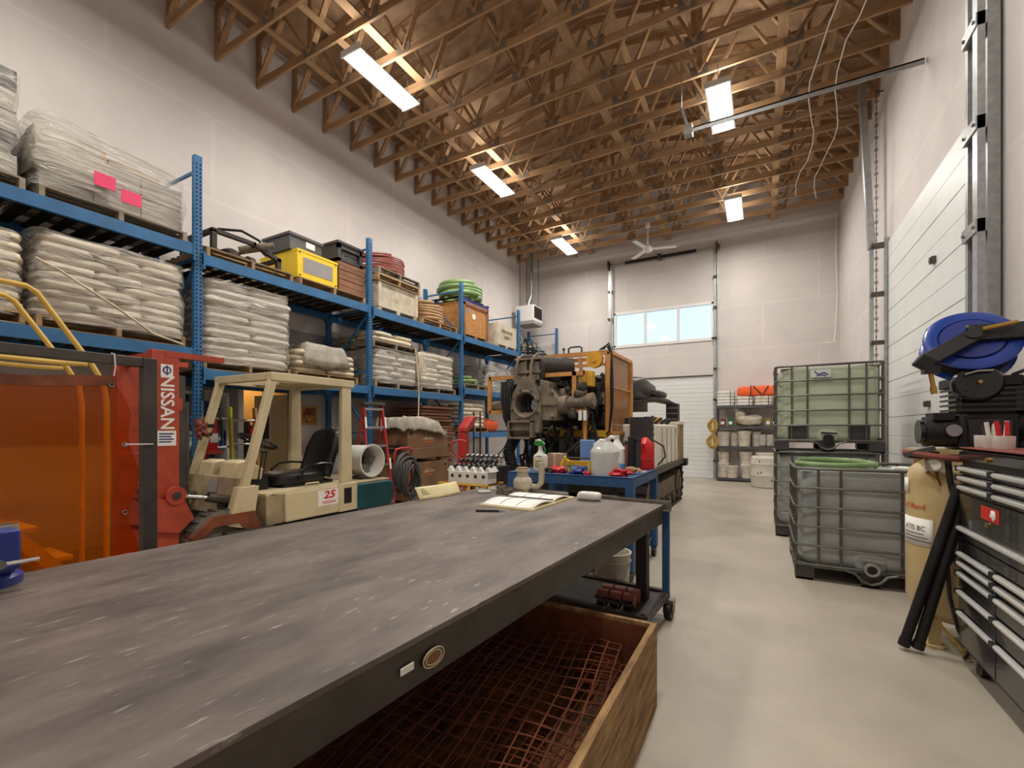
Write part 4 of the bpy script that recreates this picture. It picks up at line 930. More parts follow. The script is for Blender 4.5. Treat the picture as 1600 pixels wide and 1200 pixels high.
chest('lower of the two stacked brown tool chests', -6.25, -5.52, 6.17, 7.35, PZ, .86)
chest('upper brown tool chest under the grey tarp', -6.25, -5.52, 6.17, 7.33, .87, 1.47)
def tp(u, v):
    x, y, z = drape(-5.9, 6.62, .56, .64, 1.66, .24, .1, 3)(u, v); q = Vector((x*5, y*5, 2.0)); z += .06*(1-2*abs(noise.noise(q)))-.03+.025*noise.noise(q*2.3); y += .03*noise.noise(q*1.3+Vector((5, 0, 0))); return (x, y, max(z, 1.475 if (x < -5.5 and 6.15 < y < 7.36) else 1.33))
MB().grid(tp, 60, 60).build('tarp', 'tarp_grey', None, (-5.9, 6.6, 1.48), solid=.006, label='crumpled grey tarp heaped on the upper brown chest', cat='tarp')
# hose trolley with black hose
t = T('hose_trolley', 'red tube trolley wound with dark hose beside the forklift tail', 'trolley', (-5.3, 5.75, 0))
for y in (5.66, 6.08): MB().tube([(-5.35, y, .05), (-5.35, y, 1.05)], .018, 8).build('upright', 'red_paint', t)
MB().tube([(-5.35, 5.66, 1.05), (-5.34, 5.69, 1.13), (-5.33, 5.78, 1.15), (-5.33, 5.98, 1.15), (-5.34, 6.06, 1.12), (-5.35, 6.08, 1.05)], .02, 8).build('handle', 'red_paint', t)
b = MB()
for k in range(9):
    pts = [(-5.3+.022*k+.02*math.sin(a*3+k), 5.86+(.27-.016*k+.02*math.sin(a*2+k))*math.cos(a), .78-.02*k+(.28+.03*math.sin(k*2.1)+(.1 if math.sin(a) < 0 else 0)*(k % 3)*.5)*math.sin(a)) for a in [2*PI*i/24 for i in range(24)]]
    MB().tube(pts, .019, 6, True).build('hose_loop', 'hose_grey', t)
MB().bx(-5.5, -5.2, 5.64, 6.1, .0, .06).build('base', 'red_paint', t)
# red pallet truck
t = T('pallet_truck', 'orange-red hand pallet truck behind the workbench', 'pallet truck', (-3.95, 5.9, 0))
h = [(-4.28, 6.0, .55), (-4.28, 6.0, 1.0)]
MB().tube(h, .02, 8).build('drawbar', 'red_paint', t)
MB().tube([(-4.28, 6.0, 1.0), (-4.36, 5.94, 1.1), (-4.39, 5.92, 1.2), (-4.36, 5.94, 1.28), (-4.28, 6.0, 1.3), (-4.2, 6.06, 1.28), (-4.17, 6.08, 1.2), (-4.2, 6.06, 1.1), (-4.28, 6.0, 1.0)], .014, 7).build('handle_loop', 'red_paint', t)
MB().lathe([(.09, 0), (.09, .25), (.05, .3), (.05, .42)], (-4.2, 5.9, .12), 16).build('pump_body', 'forklift_red', t)
MB().prism([(5.7, .12), (6.05, .12), (6.05, .5), (5.95, .55), (5.75, .35)], 'yz', -4.35, -3.98).build('head_frame', 'forklift_red', t)
MB().tube([(-4.3, 5.65, .25), (-4.15, 5.6, .52), (-4.0, 5.6, .58), (-3.85, 5.62, .5)], .035, 8).build('lift_link', 'forklift_red', t)
for x in (-4.32, -3.98): MB().bx(x-.08, x+.08, 6.0, 6.7, .06, .12).build('fork', 'forklift_red', t)
for x in (-4.25, -4.1): MB().cyl((x-.03, 5.75, .09), (x+.03, 5.75, .09), .09, n=16).build('wheel', 'black', t)
MB().torus((-4.02, 5.52, .46), .09, .04, (.6, -1, .2), 20, 8).build('spool_ring', 'hose_red', t)
# red mast of a lift beside the rack
t = T('battery_post', 'tall narrow red sheet-metal post with slanted top', 'machine post', (-4.85, 7.05, 0))
MB().prism([(6.95, 0), (7.12, 0), (7.12, 1.45), (6.95, 1.4)], 'yz', -5.0, -4.85).build('column', 'red_paint', t, bevel=.01)
MB().prism([(6.95, 1.42), (7.12, 1.47), (7.3, 1.66), (7.32, 1.72), (7.18, 1.7), (6.97, 1.5)], 'yz', -5.0, -4.8).build('slanted_head', 'red_paint', t, bevel=.01)
for z in (.5, .9, 1.3, 1.7): MB().bar((-4.8, 7.42, z), (-4.95, 7.42, z), .02, .02).build('guard_rung', 'steel_dark', t)
for x in (-4.8, -4.95): MB().bx(x-.012, x+.012, 7.41, 7.43, 0, 1.8).build('guard_upright', 'steel_dark', t)
MB().bx(-5.05, -4.65, 6.88, 7.45, 0, .06).build('base', 'black', t)
# valve bank on a stand
t = T('valve_bank', 'white hydraulic valve bank with rows of black levers', 'valve bank', (-3.5, 5.25, 0))
MB().bx(-3.84, -3.2, 5.12, 5.36, .74, .9).build('valve_block', 'plastic_white', t, bevel=.006)
for k in range(5):
    x = -3.77+k*.127; MB().bx(x-.022, x+.022, 5.116, 5.121, .82, .86).build('port', 'ink', t)
for k in range(6):
    x = -3.82+k*.122; MB().prism([(x-.05, .9), (x+.05, .9), (x, .97)], 'xz', 5.13, 5.35).build('valve_cap', 'plastic_white', t)
for r_ in range(3):
    for k in range(8):
        x = -3.8+k*.082; y = 5.2+r_*.16; z = .93+r_*.06
        MB().cyl((x, y, z-.05), (x, y+.02, z+.02), .02, n=8).ell((x, y+.03, z+.04), (.034, .045, .03), 10, 6).build('lever', 'black_gloss' if r_ < 2 else 'steel', t)
MB().bx(-3.84, -3.2, 5.36, 5.75, .7, .95).build('rear_manifold', 'iron_black', t)
MB().tube([(-3.92, 5.0, .74), (-3.9, 5.4, .74), (-3.14, 5.42, .74), (-3.12, 5.02, .74)], .016, 6, True).build('guard_bar', 'rig_yellow', t)
for x in (-3.78, -3.26):
    for y in (5.16, 5.6): MB().bx(x-.025, x+.025, y-.025, y+.025, 0, .74).build('leg', 'steel_dark', t)
for k in range(7): MB().cyl((-3.76+k*.085, 5.14, .74), (-3.76+k*.085, 5.14, .62), .02, n=8).build('port_fitting', 'steel' if k % 3 else 'yellow', t)
# ---------------------------------------------------------------- tracked drill rig
rig = T('drill_rig', 'tracked drilling rig with orange guard cages and dirty drill head', 'drill rig', (-2.7, 8.0, 0))
rr = random.Random(21)
def crawler(x0, x1, ya, yb, h):
    r = h/2; pts = []
    n = 14
    for i in range(n+1): a = -PI/2+PI*i/n; pts.append((yb-r+r*math.cos(a), r+r*math.sin(a)))
    for i in range(n+1): a = PI/2+PI*i/n; pts.append((ya+r+r*math.cos(a), r+r*math.sin(a)))
    ins = [(ya+r+(p[0]-ya-r)*.9 if p[0] < ya+r else (yb-r+(p[0]-yb+r)*.86 if p[0] > yb-r else p[0]), r+(p[1]-r)*.86) for p in pts]
    b = MB(); k = len(pts)
    for i in range(k):
        j = (i+1) % k
        b.add([(x0, *pts[i]), (x1, *pts[i]), (x1, *pts[j]), (x0, *pts[j]), (x0, *ins[i]), (x1, *ins[i]), (x1, *ins[j]), (x0, *ins[j])], [(0, 1, 2, 3), (7, 6, 5, 4), (0, 3, 7, 4), (1, 5, 6, 2)])
    tb = b.build('crawler_belt', 'rubber', rig)
    L = 0; seg = []
    for i in range(k):
        j = (i+1) % k; d = math.hypot(pts[j][0]-pts[i][0], pts[j][1]-pts[i][1]); seg.append((L, d, pts[i], pts[j])); L += d
    lug = MB().bx(x0-.01, x1+.01, -.03, .03, -.0, .035).mesh('track_lug', 'rubber', (0, 0, 0)); m = int(L/.15)
    for q in range(m):
        s = L*q/m
        for (l, d, p, p2) in seg:
            if l <= s < l+d:
                f = (s-l)/d; y = p[0]+(p2[0]-p[0])*f; z = p[1]+(p2[1]-p[1])*f; a = math.atan2(p2[1]-p[1], p2[0]-p[0])
                if z < .02: break
                inst('track_lug', lug, rig, (0, y, z), rot=(a+PI, 0, 0)); break
    MB().bx(x0+.08, x1-.06, ya+.3, yb-.3, r-.14, r+.16).build('track_frame', 'iron_dirty', rig)
    for i in range(6):
        y = ya+.42+(yb-ya-.84)*i/5; MB().cyl((x0+.04, y, .17), (x1-.02, y, .17), .105, n=16).cyl((x1-.03, y, .17), (x1+.005, y, .17), .05, n=10).build('road_wheel', 'iron_dirty', rig)
    for y in (ya+r, yb-r): MB().cyl((x0+.03, y, r), (x1-.02, y, r), r*.66, n=22).cyl((x1-.03, y, r), (x1+.01, y, r), r*.3, n=14).build('sprocket', 'iron_dirty', rig)
crawler(-1.92, -1.5, 6.75, 10.25, .78); crawler(-3.9, -3.48, 6.75, 10.25, .78)
MB().bx(-3.5, -1.9, 6.9, 9.9, .45, .82).build('chassis', 'iron_black', rig)
MB().bx(-3.85, -1.43, 6.8, 10.1, .78, .86).build('deck', 'steel_dark', rig)
# tank side
MB().bx(-2.15, -1.47, 7.24, 9.4, .86, 1.55).build('tank', 'rig_white', rig, bevel=.02)
for i in range(4): MB().bx(-1.475, -1.462, 7.8+i*.42, 7.83+i*.42, .88, 1.5).build('tank_seam', 'cream_dirty', rig)
for i in range(5): MB().bx(-2.15, -1.45, 9.42+i*.12, 9.51+i*.12, .86, 1.58).build('corrugated_panel', 'brown_mesh' if i % 2 else 'cream_dirty', rig)
MB().bx(-2.2, -1.44, 9.4, 10.05, 1.56, 1.62).build('panel_cap', 'rig_white', rig)
text('panel_mark', 'DU', .1, 'ink', rig, (-1.461, 9.15, 1.43), (0, 1, 0), (0, 0, 1))
MB().bx(-1.8, -1.48, 7.02, 7.2, .86, 1.66).build('radiator', 'dark_box', rig)
for i in range(9): MB().bx(-1.48, -1.47, 7.03, 7.19, .92+i*.09, .96+i*.09).build('radiator_fin', 'black', rig)
for y, z in ((8.0, 1.55), (8.7, 1.55), (9.1, 1.55)): MB().cyl((-1.75, y, z), (-1.75, y, z+.1), .07, n=14).cyl((-1.75, y, z+.1), (-1.75, y, z+.14), .05, n=12).build('filler_cap', 'rig_yellow' if y > 8.5 else 'steel', rig)
for i in range(10):
    y = 7.4+i*.24; MB().box((-1.85+rr.uniform(-.2, .15), y, 1.6), (rr.uniform(.08, .2), rr.uniform(.08, .2), rr.uniform(.06, .16)), rr.uniform(0, 1)).build('deck_fitting', rr.choice(['steel', 'rig_white', 'iron_dirty', 'black']), rig)
for i in range(4):
    y = 7.4+i*.5; MB().tube([(-1.6, y, 1.55), (-1.52, y+.1, 1.64), (-1.55, y+.3, 1.66), (-1.7, y+.45, 1.58)], .018, 6).build('deck_hose', 'black', rig)
MB().bx(-1.5, -1.42, 6.75, 10.1, .78, .82).build('deck_edge', 'steel_dark', rig)
MB().bx(-1.62, -1.38, 9.85, 10.15, .72, .86).build('deck_corner', 'black', rig)
# folded mast, black cover, lamp arm
MB().bar((-2.6, 7.2, 1.85), (-2.35, 10.1, 1.95), .3, .22).build('mast_beam', 'iron_black', rig)
MB().ell((-2.15, 8.8, 2.25), (.28, .95, .2), 20, 10, .7, .7, .25, 3).ell((-1.85, 9.5, 2.15), (.12, .5, .09), 14, 8, .8, .8, .25, 6).build('black_cover', 'black_vinyl', rig)
MB().tube([(-2.2, 8.6, 2.02), (-1.85, 9.1, 2.05), (-1.7, 9.5, 2.02), (-1.6, 9.75, 1.95), (-1.58, 9.85, 1.75), (-1.6, 9.9, 1.55)], .06, 8).build('lamp_arm', 'steel_dark', rig)
MB().bx(-1.72, -1.5, 9.55, 9.8, 1.62, 1.98).build('lamp_box', 'black', rig)
for i in range(3): MB().bx(-1.72+.02, -1.5, 9.54, 9.545, 1.66+i*.11, 1.68+i*.11).bx(-1.498, -1.492, 9.55, 9.8, 1.66+i*.11, 1.68+i*.11).build('lamp_grille', 'steel', rig)
for i in range(3): MB().bx(-1.498, -1.492, 9.58+i*.09, 9.59+i*.09, 1.62, 1.98).build('lamp_grille', 'steel', rig)
# engine and hose clutter behind the head
MB().bx(-3.3, -2.2, 6.6, 8.2, .86, 1.5).build('engine_block', 'iron_black', rig, bevel=.03)
MB().bx(-3.2, -2.3, 6.75, 8.6, 1.5, 1.78).build('valve_deck', 'iron_black', rig, bevel=.02)
for i in range(34):
    x = rr.uniform(-3.4, -2.15); y = rr.uniform(6.3, 6.75); z = rr.uniform(.9, 2.2)
    s = rr.uniform(.06, .17)
    if i % 3: MB().box((x, y, z), (s, s*rr.uniform(.6, 1.3), s*rr.uniform(.6, 1.4)), Matrix.Rotation(rr.uniform(-.6, .6), 3, 'Y')).build('machine_part', rr.choice(['iron_black', 'iron_dirty', 'iron_dirty', 'steel_dark']), rig, bevel=.008)
    else: MB().cyl((x, y, z), (x+rr.uniform(-.12, .12), y+.1, z+rr.uniform(-.12, .12)), s*.42, n=12).build('machine_part', rr.choice(['iron_black', 'iron_dirty']), rig)
for i in range(18):
    x = rr.uniform(-3.3, -2.2); z = rr.uniform(1.25, 1.75); x2 = x+rr.uniform(-.5, .5); z2 = rr.uniform(.95, 1.4)
    MB().tube([(x, 6.5, z), (x+.04, 6.3, z-.08), ((x+x2)/2, 6.22, min(z, z2)-.22), (x2, 6.3, z2-.05), (x2+.02, 6.55, z2)], rr.uniform(.016, .028), 7).build('hydraulic_hose', 'rubber', rig)
MB().tube([(-2.2, 6.45, 1.65), (-2.3, 6.2, 1.3), (-2.5, 6.12, 1.12), (-2.8, 6.2, 1.1)], .024, 7).build('hydraulic_hose', 'black', rig)
MB().tube([(-2.95, 6.05, 1.4), (-2.87, 5.98, 1.65), (-2.8, 6.0, 1.74), (-2.68, 6.1, 1.76)], .014, 7).build('grey_hose', 'steel', rig)
# corrugated hose down to the left
cp = [(-3.25, 6.15, 1.45), (-3.32, 6.05, 1.3), (-3.36, 5.98, 1.15), (-3.3, 5.95, .98), (-3.24, 5.95, .82), (-3.2, 5.98, .6), (-3.15, 6.1, .4)]
b = MB(); b.tube(cp, .075, 10)
for i in range(len(cp)-1):
    for k in range(5):
        p = Vector(cp[i]).lerp(Vector(cp[i+1]), k/5); d = Vector(cp[i+1])-Vector(cp[i]); b.torus(p, .078, .014, d, 14, 5)
b.build('corrugated_hose', 'rubber', rig)
for i in range(46):
    x = rr.uniform(-2.95, -2.05); y = rr.uniform(6.42, 6.9); z = rr.uniform(1.72, 2.26); s = rr.uniform(.08, .2)
    if i % 2: MB().box((x, y, z), (s, s*rr.uniform(.7, 1.3), s*rr.uniform(.6, 1.3)), Matrix.Rotation(rr.uniform(-.7, .7), 3, 'Y')).build('machine_part', rr.choice(['iron_black', 'black', 'iron_dirty', 'iron_black']), rig, bevel=.01)
    else: MB().cyl((x, y, z), (x+rr.uniform(-.15, .15), y+.05, z+rr.uniform(-.15, .15)), s*.3, n=10).build('machine_part', rr.choice(['iron_black', 'iron_dirty', 'steel_dark']), rig)
for i in range(8):
    x = rr.uniform(-2.9, -2.1); MB().tube([(x, 6.4, 2.2), (x+.1, 6.3, 2.05), (x+rr.uniform(-.3, .3), 6.28, 1.85), (x+rr.uniform(-.3, .3), 6.4, 1.65)], .02, 6).build('hydraulic_hose', 'rubber', rig)
# drill head
HX, HY, HZ = -3.04, 5.98, 1.72
out = [(HX-.24, 1.42), (HX+.22, 1.42), (HX+.24, 1.78), (HX+.2, 2.0), (HX+.1, 2.16), (HX+.1, 2.24), (HX-.12, 2.24), (HX-.12, 2.16), (HX-.22, 2.0), (HX-.26, 1.78)]
# arch plate with bore: ring of quads between outline and bore circle
def ringplate(outl, cx, cz, r, y0, y1, n=40):
    b = MB(); vs = []
    def ray(a):
        dx, dz = math.cos(a), math.sin(a); best = 1e9
        for i in range(len(outl)):
            (x1, z1), (x2, z2) = outl[i], outl[(i+1) % len(outl)]; ex, ez = x2-x1, z2-z1; den = dx*ez-dz*ex
            if abs(den) < 1e-9: continue
            t = ((x1-cx)*ez-(z1-cz)*ex)/den; s = ((x1-cx)*dz-(z1-cz)*dx)/den
            if t > 0 and -1e-6 <= s <= 1+1e-6: best = min(best, t)
        return (cx+dx*best, cz+dz*best)
    for i in range(n):
        a = 2*PI*i/n; o = ray(a); q = (cx+r*math.cos(a), cz+r*math.sin(a)); vs += [(o[0], y0, o[1]), (q[0], y0, q[1]), (o[0], y1, o[1]), (q[0], y1, q[1])]
    fs = []
    for i in range(n):
        j = (i+1) % n; a, c = 4*i, 4*j; fs += [(a, a+1, c+1, c), (a+2, c+2, c+3, a+3), (a, c, c+2, a+2), (a+1, a+3, c+3, c+1)]
    return b.add(vs, fs)
ringplate(out, HX-.01, 1.84, .165, HY-.06, HY+.06).build('head_arch_plate', 'iron_dirty', rig, bevel=.006)
MB().lathe([(.165, 0), (.165, .35), (.15, .35), (.13, .3), (.14, .2), (.12, .1)], (HX-.01, HY, 1.84), 28, (0, 1, 0), False).build('head_bore', 'iron_dirty', rig)
for k in range(3): MB().torus((HX-.01+.02*k, HY+.08+.07*k, 1.84), .135-.008*k, .02, (.25, 1, 0), 26, 7).build('bore_ring', 'iron_black', rig)
MB().torus((HX-.01, HY-.06, 1.84), .19, .022, (0, 1, 0), 30, 7).build('bore_flange', 'iron_dirty', rig)
for a in range(8): MB().cyl((HX-.01+.225*math.cos(a*PI/4+.3), HY-.085, 1.82+.225*math.sin(a*PI/4+.3)), (HX-.01+.225*math.cos(a*PI/4+.3), HY-.055, 1.82+.225*math.sin(a*PI/4+.3)), .018, n=6).build('head_bolt', 'steel_dark', rig)
# lower slide frame
f = MB(); x0, x1, z0, z1 = HX-.28, HX+.14, 1.33, 1.6
f.bx(x0, x1, HY-.12, HY+.05, z1-.03, z1).bx(x0, x1, HY-.12, HY+.05, z0, z0+.03).bx(x0, x0+.03, HY-.12, HY+.05, z0, z1).bx(x1-.05, x1, HY-.12, HY+.05, z0, z1).bx(x0, x1, HY-.1, HY+.05, 1.455, 1.475)
f.build('slide_frame', 'iron_dirty', rig, bevel=.005); MB().bx(x0, x1, HY+.02, HY+.05, z0, z1).build('slide_back', 'iron_dirty', rig)
MB().bx(HX-.2, HX+.18, HY-.02, HY+.1, 1.58, 1.72).build('head_neck', 'iron_dirty', rig, bevel=.01)
# gearbox above
MB().prism([(HX-.24, 2.16), (HX+.22, 2.16), (HX+.24, 2.4), (HX+.2, 2.52), (HX+.08, 2.58), (HX-.12, 2.58), (HX-.24, 2.5), (HX-.26, 2.36)], 'xz', HY+.05, HY+.6).build('gearbox', 'iron_black', rig, bevel=.02)
MB().prism([(HX-.2, 2.2), (HX-.03, 2.2), (HX-.03, 2.5), (HX-.2, 2.46)], 'xz', HY+.03, HY+.055).prism([(HX+.03, 2.2), (HX+.17, 2.2), (HX+.17, 2.46), (HX+.03, 2.5)], 'xz', HY+.03, HY+.055).build('gearbox_cover', 'iron_dirty', rig, bevel=.006)
for x in (HX-.17, HX+.07):
    MB().tube([(x, HY-.03, 2.15), (x, HY-.03, 2.4), (x+.02, HY, 2.52), (x+.04, HY+.12, 2.6)], .02, 7).bx(x-.035, x+.055, HY-.04, HY+.02, 2.14, 2.27).build('lifting_strap', 'iron_dirty', rig)
MB().bx(HX-.22, HX+.2, HY+.0, HY+.1, 2.3, 2.34).bx(HX-.22, HX+.2, HY+.0, HY+.1, 2.5, 2.53).build('cross_plate', 'iron_dirty', rig)
MB().cyl((HX+.1, HY+.2, 2.42), (HX+.5, HY+.5, 2.4), .15, n=20).build('side_gear', 'iron_black', rig)
for k in range(9): a = 2*PI*k/9; MB().cyl((HX+.31+.0, HY+.33+.1*math.cos(a), 2.41+.12*math.sin(a)), (HX+.335, HY+.3+.1*math.cos(a), 2.41+.12*math.sin(a)), .018, n=6).build('gear_bolt', 'steel', rig)
# right hand casting and piston
MB().prism([(HX+.2, 1.6), (HX+.46, 1.6), (HX+.46, 1.92), (HX+.34, 2.06), (HX+.34, 2.16), (HX+.2, 2.2)], 'xz', HY+.0, HY+.3).build('side_casting', 'iron_dirty', rig, bevel=.015)
for z in (1.66, 1.82, 2.0): MB().ell((HX+.4, HY-.01, z), (.03, .02, .03), 10, 6).build('casting_boss', 'iron_dirty', rig)
MB().bx(HX+.2, HX+.46, HY-.03, HY+.02, 1.82, 1.85).build('casting_rib', 'iron_dirty', rig)
MB().cyl((HX+.5, HY+.15, 1.83), (HX+.92, HY+.12, 1.88), .085, n=18).cyl((HX+.9, HY+.12, 1.88), (HX+.98, HY+.12, 1.89), .1, n=18).build('piston', 'iron_dirty', rig)
MB().cyl((HX+.42, HY+.15, 1.82), (HX+.6, HY+.14, 1.84), .13, n=18).build('piston_gland', 'iron_dirty', rig)
for k in range(30): MB().ell((HX+.5+rr.uniform(-.08, .35), HY+.15+rr.uniform(-.08, .2), rr.uniform(1.65, 2.2)), (rr.uniform(.03, .08),)*3, 10, 7, .8, .8, .2, k).build('machine_part', rr.choice(['iron_dirty', 'iron_dirty', 'iron_black']), rig)
for k in range(2): MB().cyl((HX+.8+k*.07, HY+.05, 1.6), (HX+.8+k*.07, HY+.05, 1.74), .025, n=10).build('white_fitting', 'white_ink', rig)
MB().cyl((HX-.72, HY+.3, 1.82), (HX-.4, HY+.2, 1.84), .1, n=16).build('left_piston', 'iron_dirty', rig)
MB().ell((HX-.38, HY+.2, 1.9), (.12, .14, .34), 14, 10, .8, .8, .3, 8).build('left_housing', 'iron_black', rig)
for k in range(4): MB().tube([(HX-.5+.05*k, HY+.12, 2.2), (HX-.45+.05*k, HY+.02, 1.9), (HX-.38+.04*k, HY+.05, 1.55), (HX-.3, HY+.15, 1.3)], .022, 7).build('hydraulic_hose', 'rubber', rig)
# front guard frame
G = [-3.78, -2.2]; gy = 6.12
for z in (1.735, 2.27):
    if z > 2: MB().bx(HX+.13, G[1], gy-.02, gy+.02, z-.03, z+.03).build('guard_bar', 'rig_orange', rig); MB().bx(G[0], HX-.22, gy-.02, gy+.02, z-.03, z+.03).build('guard_bar', 'rig_orange', rig)
    else: MB().bx(HX+.24, G[1], gy-.02, gy+.02, z-.025, z+.03).build('guard_bar', 'rig_orange', rig); MB().bx(G[0], HX-.28, gy-.02, gy+.02, z-.025, z+.03).build('guard_bar', 'rig_orange', rig)
for x in (G[0], -2.36): MB().bx(x-.03, x+.03, gy-.02, gy+.02, 1.72, 2.3).build('guard_post', 'rig_orange', rig)
MB().bx(-3.32, -3.27, gy+.05, gy+.1, 2.25, 2.6).build('guard_post', 'rig_orange', rig)
MB().bx(-2.22, -2.18, gy-.02, gy+.02, 1.3, 2.3).build('guard_post', 'rig_orange', rig)
MB().bx(-2.3, -2.1, gy, gy+.14, 2.08, 2.3).build('junction_box', 'rig_yellow', rig, bevel=.008)
for i in range(4): MB().bx(-2.34+.04*i, -2.335+.04*i, gy, gy+.005, 1.74, 2.26).build('guard_wire', 'steel', rig)
for i in range(9): MB().bx(-2.35, -2.2, gy, gy+.005, 1.78+i*.055, 1.785+i*.055).build('guard_wire', 'steel', rig)
for i in range(8): MB().bx(-3.75, -3.3, gy+.01, gy+.015, 1.8+i*.055, 1.805+i*.055).build('guard_wire', 'steel', rig)
# right cage
cx0, cx1, cy0, cy1, cz0, cz1 = -3.0, -1.96, 6.5, 7.7, 1.42, 2.6
def cbar(p, q, w=.05, m='rig_orange', nm='cage_bar'): return MB().bar(p, q, w, w).build(nm, m, rig)
for z in (cz0, cz1):
    cbar((cx1, cy0, z), (cx1, cy1, z)); cbar((cx0, cy1, z), (cx1, cy1, z)); cbar((cx0, cy0, z), (cx0, cy1, z))
cbar((cx0, cy0, cz1), (cx1, cy0, cz1), .06); cbar((-2.60, cy0, cz0), (cx1, cy0, cz0), .05)
MB().bar((-3.3, cy0+.02, cz1-.09), (cx1-.1, cy0+.02, cz1-.08), .04, .05).build('cage_bar', 'rig_orange', rig)
for x, y in ((cx1, cy0), (cx1, cy1), (cx0, cy1)): cbar((x, y, cz0), (x, y, cz1), .06, nm='cage_post')
MB().cyl((cx1-.04, cy0-.0, cz0+.02), (cx1-.04, cy0, cz1-.02), .03, n=10).build('cage_post', 'rig_orange', rig)
cbar((-2.42, cy0, cz1-.05), (-2.3, cy0, cz0+.1), .045, nm='cage_strut')
MB().cyl((-2.18, cy0-.06, cz1-.1), (-2.18, cy0+.02, cz1-.1), .12, n=24).cyl((-2.18, cy0-.08, cz1-.1), (-2.18, cy0-.05, cz1-.1), .04, n=12).build('sheave', 'rig_yellow', rig)
MB().box((-2.3, cy0-.03, cz0+.1), (.12, .08, .14)).build('strut_foot', 'rig_yellow', rig, bevel=.006)
MB().bx(cx1-.015, cx1-.005, cy0+.03, cy1-.03, cz0+.03, 2.1).build('mesh_panel', 'plexi', rig)
MB().bx(cx1-.015, cx1-.005, cy0+.03, cy1-.03, 2.1, cz1-.03).build('mesh_panel', 'plexi', rig)
MB().bar((cx1, cy0, 2.1), (cx1, cy1, 2.1), .02, .02).build('cage_bar', 'rig_orange', rig)
MB().prism([(cy1-.16, cz1), (cy1, cz1), (cy1, cz1-.25)], 'yz', cx1-.02, cx1+.005).build('cage_gusset', 'rig_orange', rig)
MB().bx(-3.0, -1.95, 6.55, 7.7, 1.36, 1.42).build('cage_floor', 'rig_yellow', rig)
MB().bx(-2.75, -2.0, 6.45, 6.6, 1.36, 1.46).build('cage_sill', 'rig_yellow', rig)
MB().tube([(-2.6, cy0, cz1+.03), (-2.6, cy0, cz1+.1), (-2.57, cy0, cz1+.12), (-2.42, cy0, cz1+.12), (-2.39, cy0, cz1+.1), (-2.39, cy0, cz1+.03)], .014, 6).build('lift_handle', 'steel_dark', rig)
MB().cyl((-2.68, cy0, cz1), (-2.68, cy0, cz1+.08), .012, n=8).ell((-2.68, cy0, cz1+.1), (.025, .025, .025), 8, 6).build('lift_pin', 'steel_dark', rig)
for k in range(3): MB().tube([(-2.1+.03*k, cy0-.04, cz1+.04), (-2.0+.02*k, cy0-.05, cz1+.09+.02*k), (-1.92, cy0-.04, cz1-.02), (-1.93+.015*k, cy0-.05, 2.2), (-1.92+.012*k, cy0-.06, 1.8), (-1.95, cy0-.05, 1.45), (-2.05, cy0-.03, 1.36)], .012, 6).build('control_cable', 'black', rig)
for k in range(10): MB().box((rr.uniform(-2.9, -2.1), rr.uniform(6.9, 7.6), rr.uniform(1.5, 2.05)), (.25, .2, .2), rr.uniform(0, 1)).build('machine_part', rr.choice(['iron_black', 'black', 'iron_dirty']), rig, bevel=.01)
MB().bar((-3.1, 7.2, 2.25), (-2.05, 7.3, 2.2), .1, .1).build('boom_beam', 'iron_black', rig)
MB().ell((-2.25, 7.35, 2.1), (.25, .3, .24), 16, 10, .8, .8, .2, 2).build('black_motor', 'iron_black', rig)
# block seen beneath the cage, front of the chassis
MB().bx(-2.75, -2.1, 6.45, 6.8, .86, 1.35).build('front_casting', 'iron_dirty', rig, bevel=.02)
for x in (-2.6, -2.4, -2.2): MB().cyl((x, 6.43, .98), (x, 6.47, .98), .05, n=14).build('casting_hole', 'black', rig)
MB().bx(-2.0, -1.7, 6.55, 6.9, .86, 1.18).build('side_locker', 'iron_dirty', rig, bevel=.02)

# ---------------------------------------------------------------- steel workbench (local axes, then turned)
wb = T('workbench', 'long steel welding bench with dark scuffed top', 'workbench', (0, 0, 0))
TX, TY, TZ = -1.78, -3.78, .90
MB().bx(TX, 0, TY, 0, TZ-.02, TZ).build('bench_top', 'bench_top', wb, bevel=.002)
for (xa, xb, ya, yb) in ((-.045, -.005, TY+.005, -.005), (TX+.005, TX+.045, TY+.005, -.005), (TX+.045, -.045, -.045, -.005), (TX+.045, -.045, TY+.005, TY+.045)):
    MB().bx(xa, xb, ya, yb, TZ-.145, TZ-.02).build('apron', 'steel_dark', wb)
for y in (-.9, -1.9, -2.9): MB().bx(TX+.045, -.045, y-.03, y+.03, TZ-.12, TZ-.02).build('cross_beam', 'steel_dark', wb)
for x in (-.12, TX+.12):
    for y in (-.14, TY+.3): MB().bx(x-.04, x+.04, y-.04, y+.04, 0, TZ-.1).build('leg', 'frame_dark', wb)
MB().bx(-.72, .05, -.03, .045, TZ-.05, TZ-.043).bx(-.72, .05, .035, .045, TZ-.05, TZ+.025).build('edge_angle', 'steel', wb)
MB().bx(TX+.2, -.9, -.0, .045, TZ-.02, TZ-.01).bx(TX+.2, -.85, .035, .045, TZ-.02, TZ+.03).build('edge_angle', 'steel', wb)
MB().bx(-.025, .025, .055, .1, .16, TZ-.02).build('corner_post', 'blue_cart', wb)
for (p, q) in (((0, .1, .18), (0, -.5, .18)), ((0, -.5, .18), (-.75, -.5, .18)), ((0, .1, .18), (-.75, .1, .18))): MB().bar(p, q, .05, .05).build('shelf_rail', 'steel_dark', wb)
MB().bx(-.75, 0, -.5, .1, .175, .185).build('lower_shelf', 'steel_dark', wb)
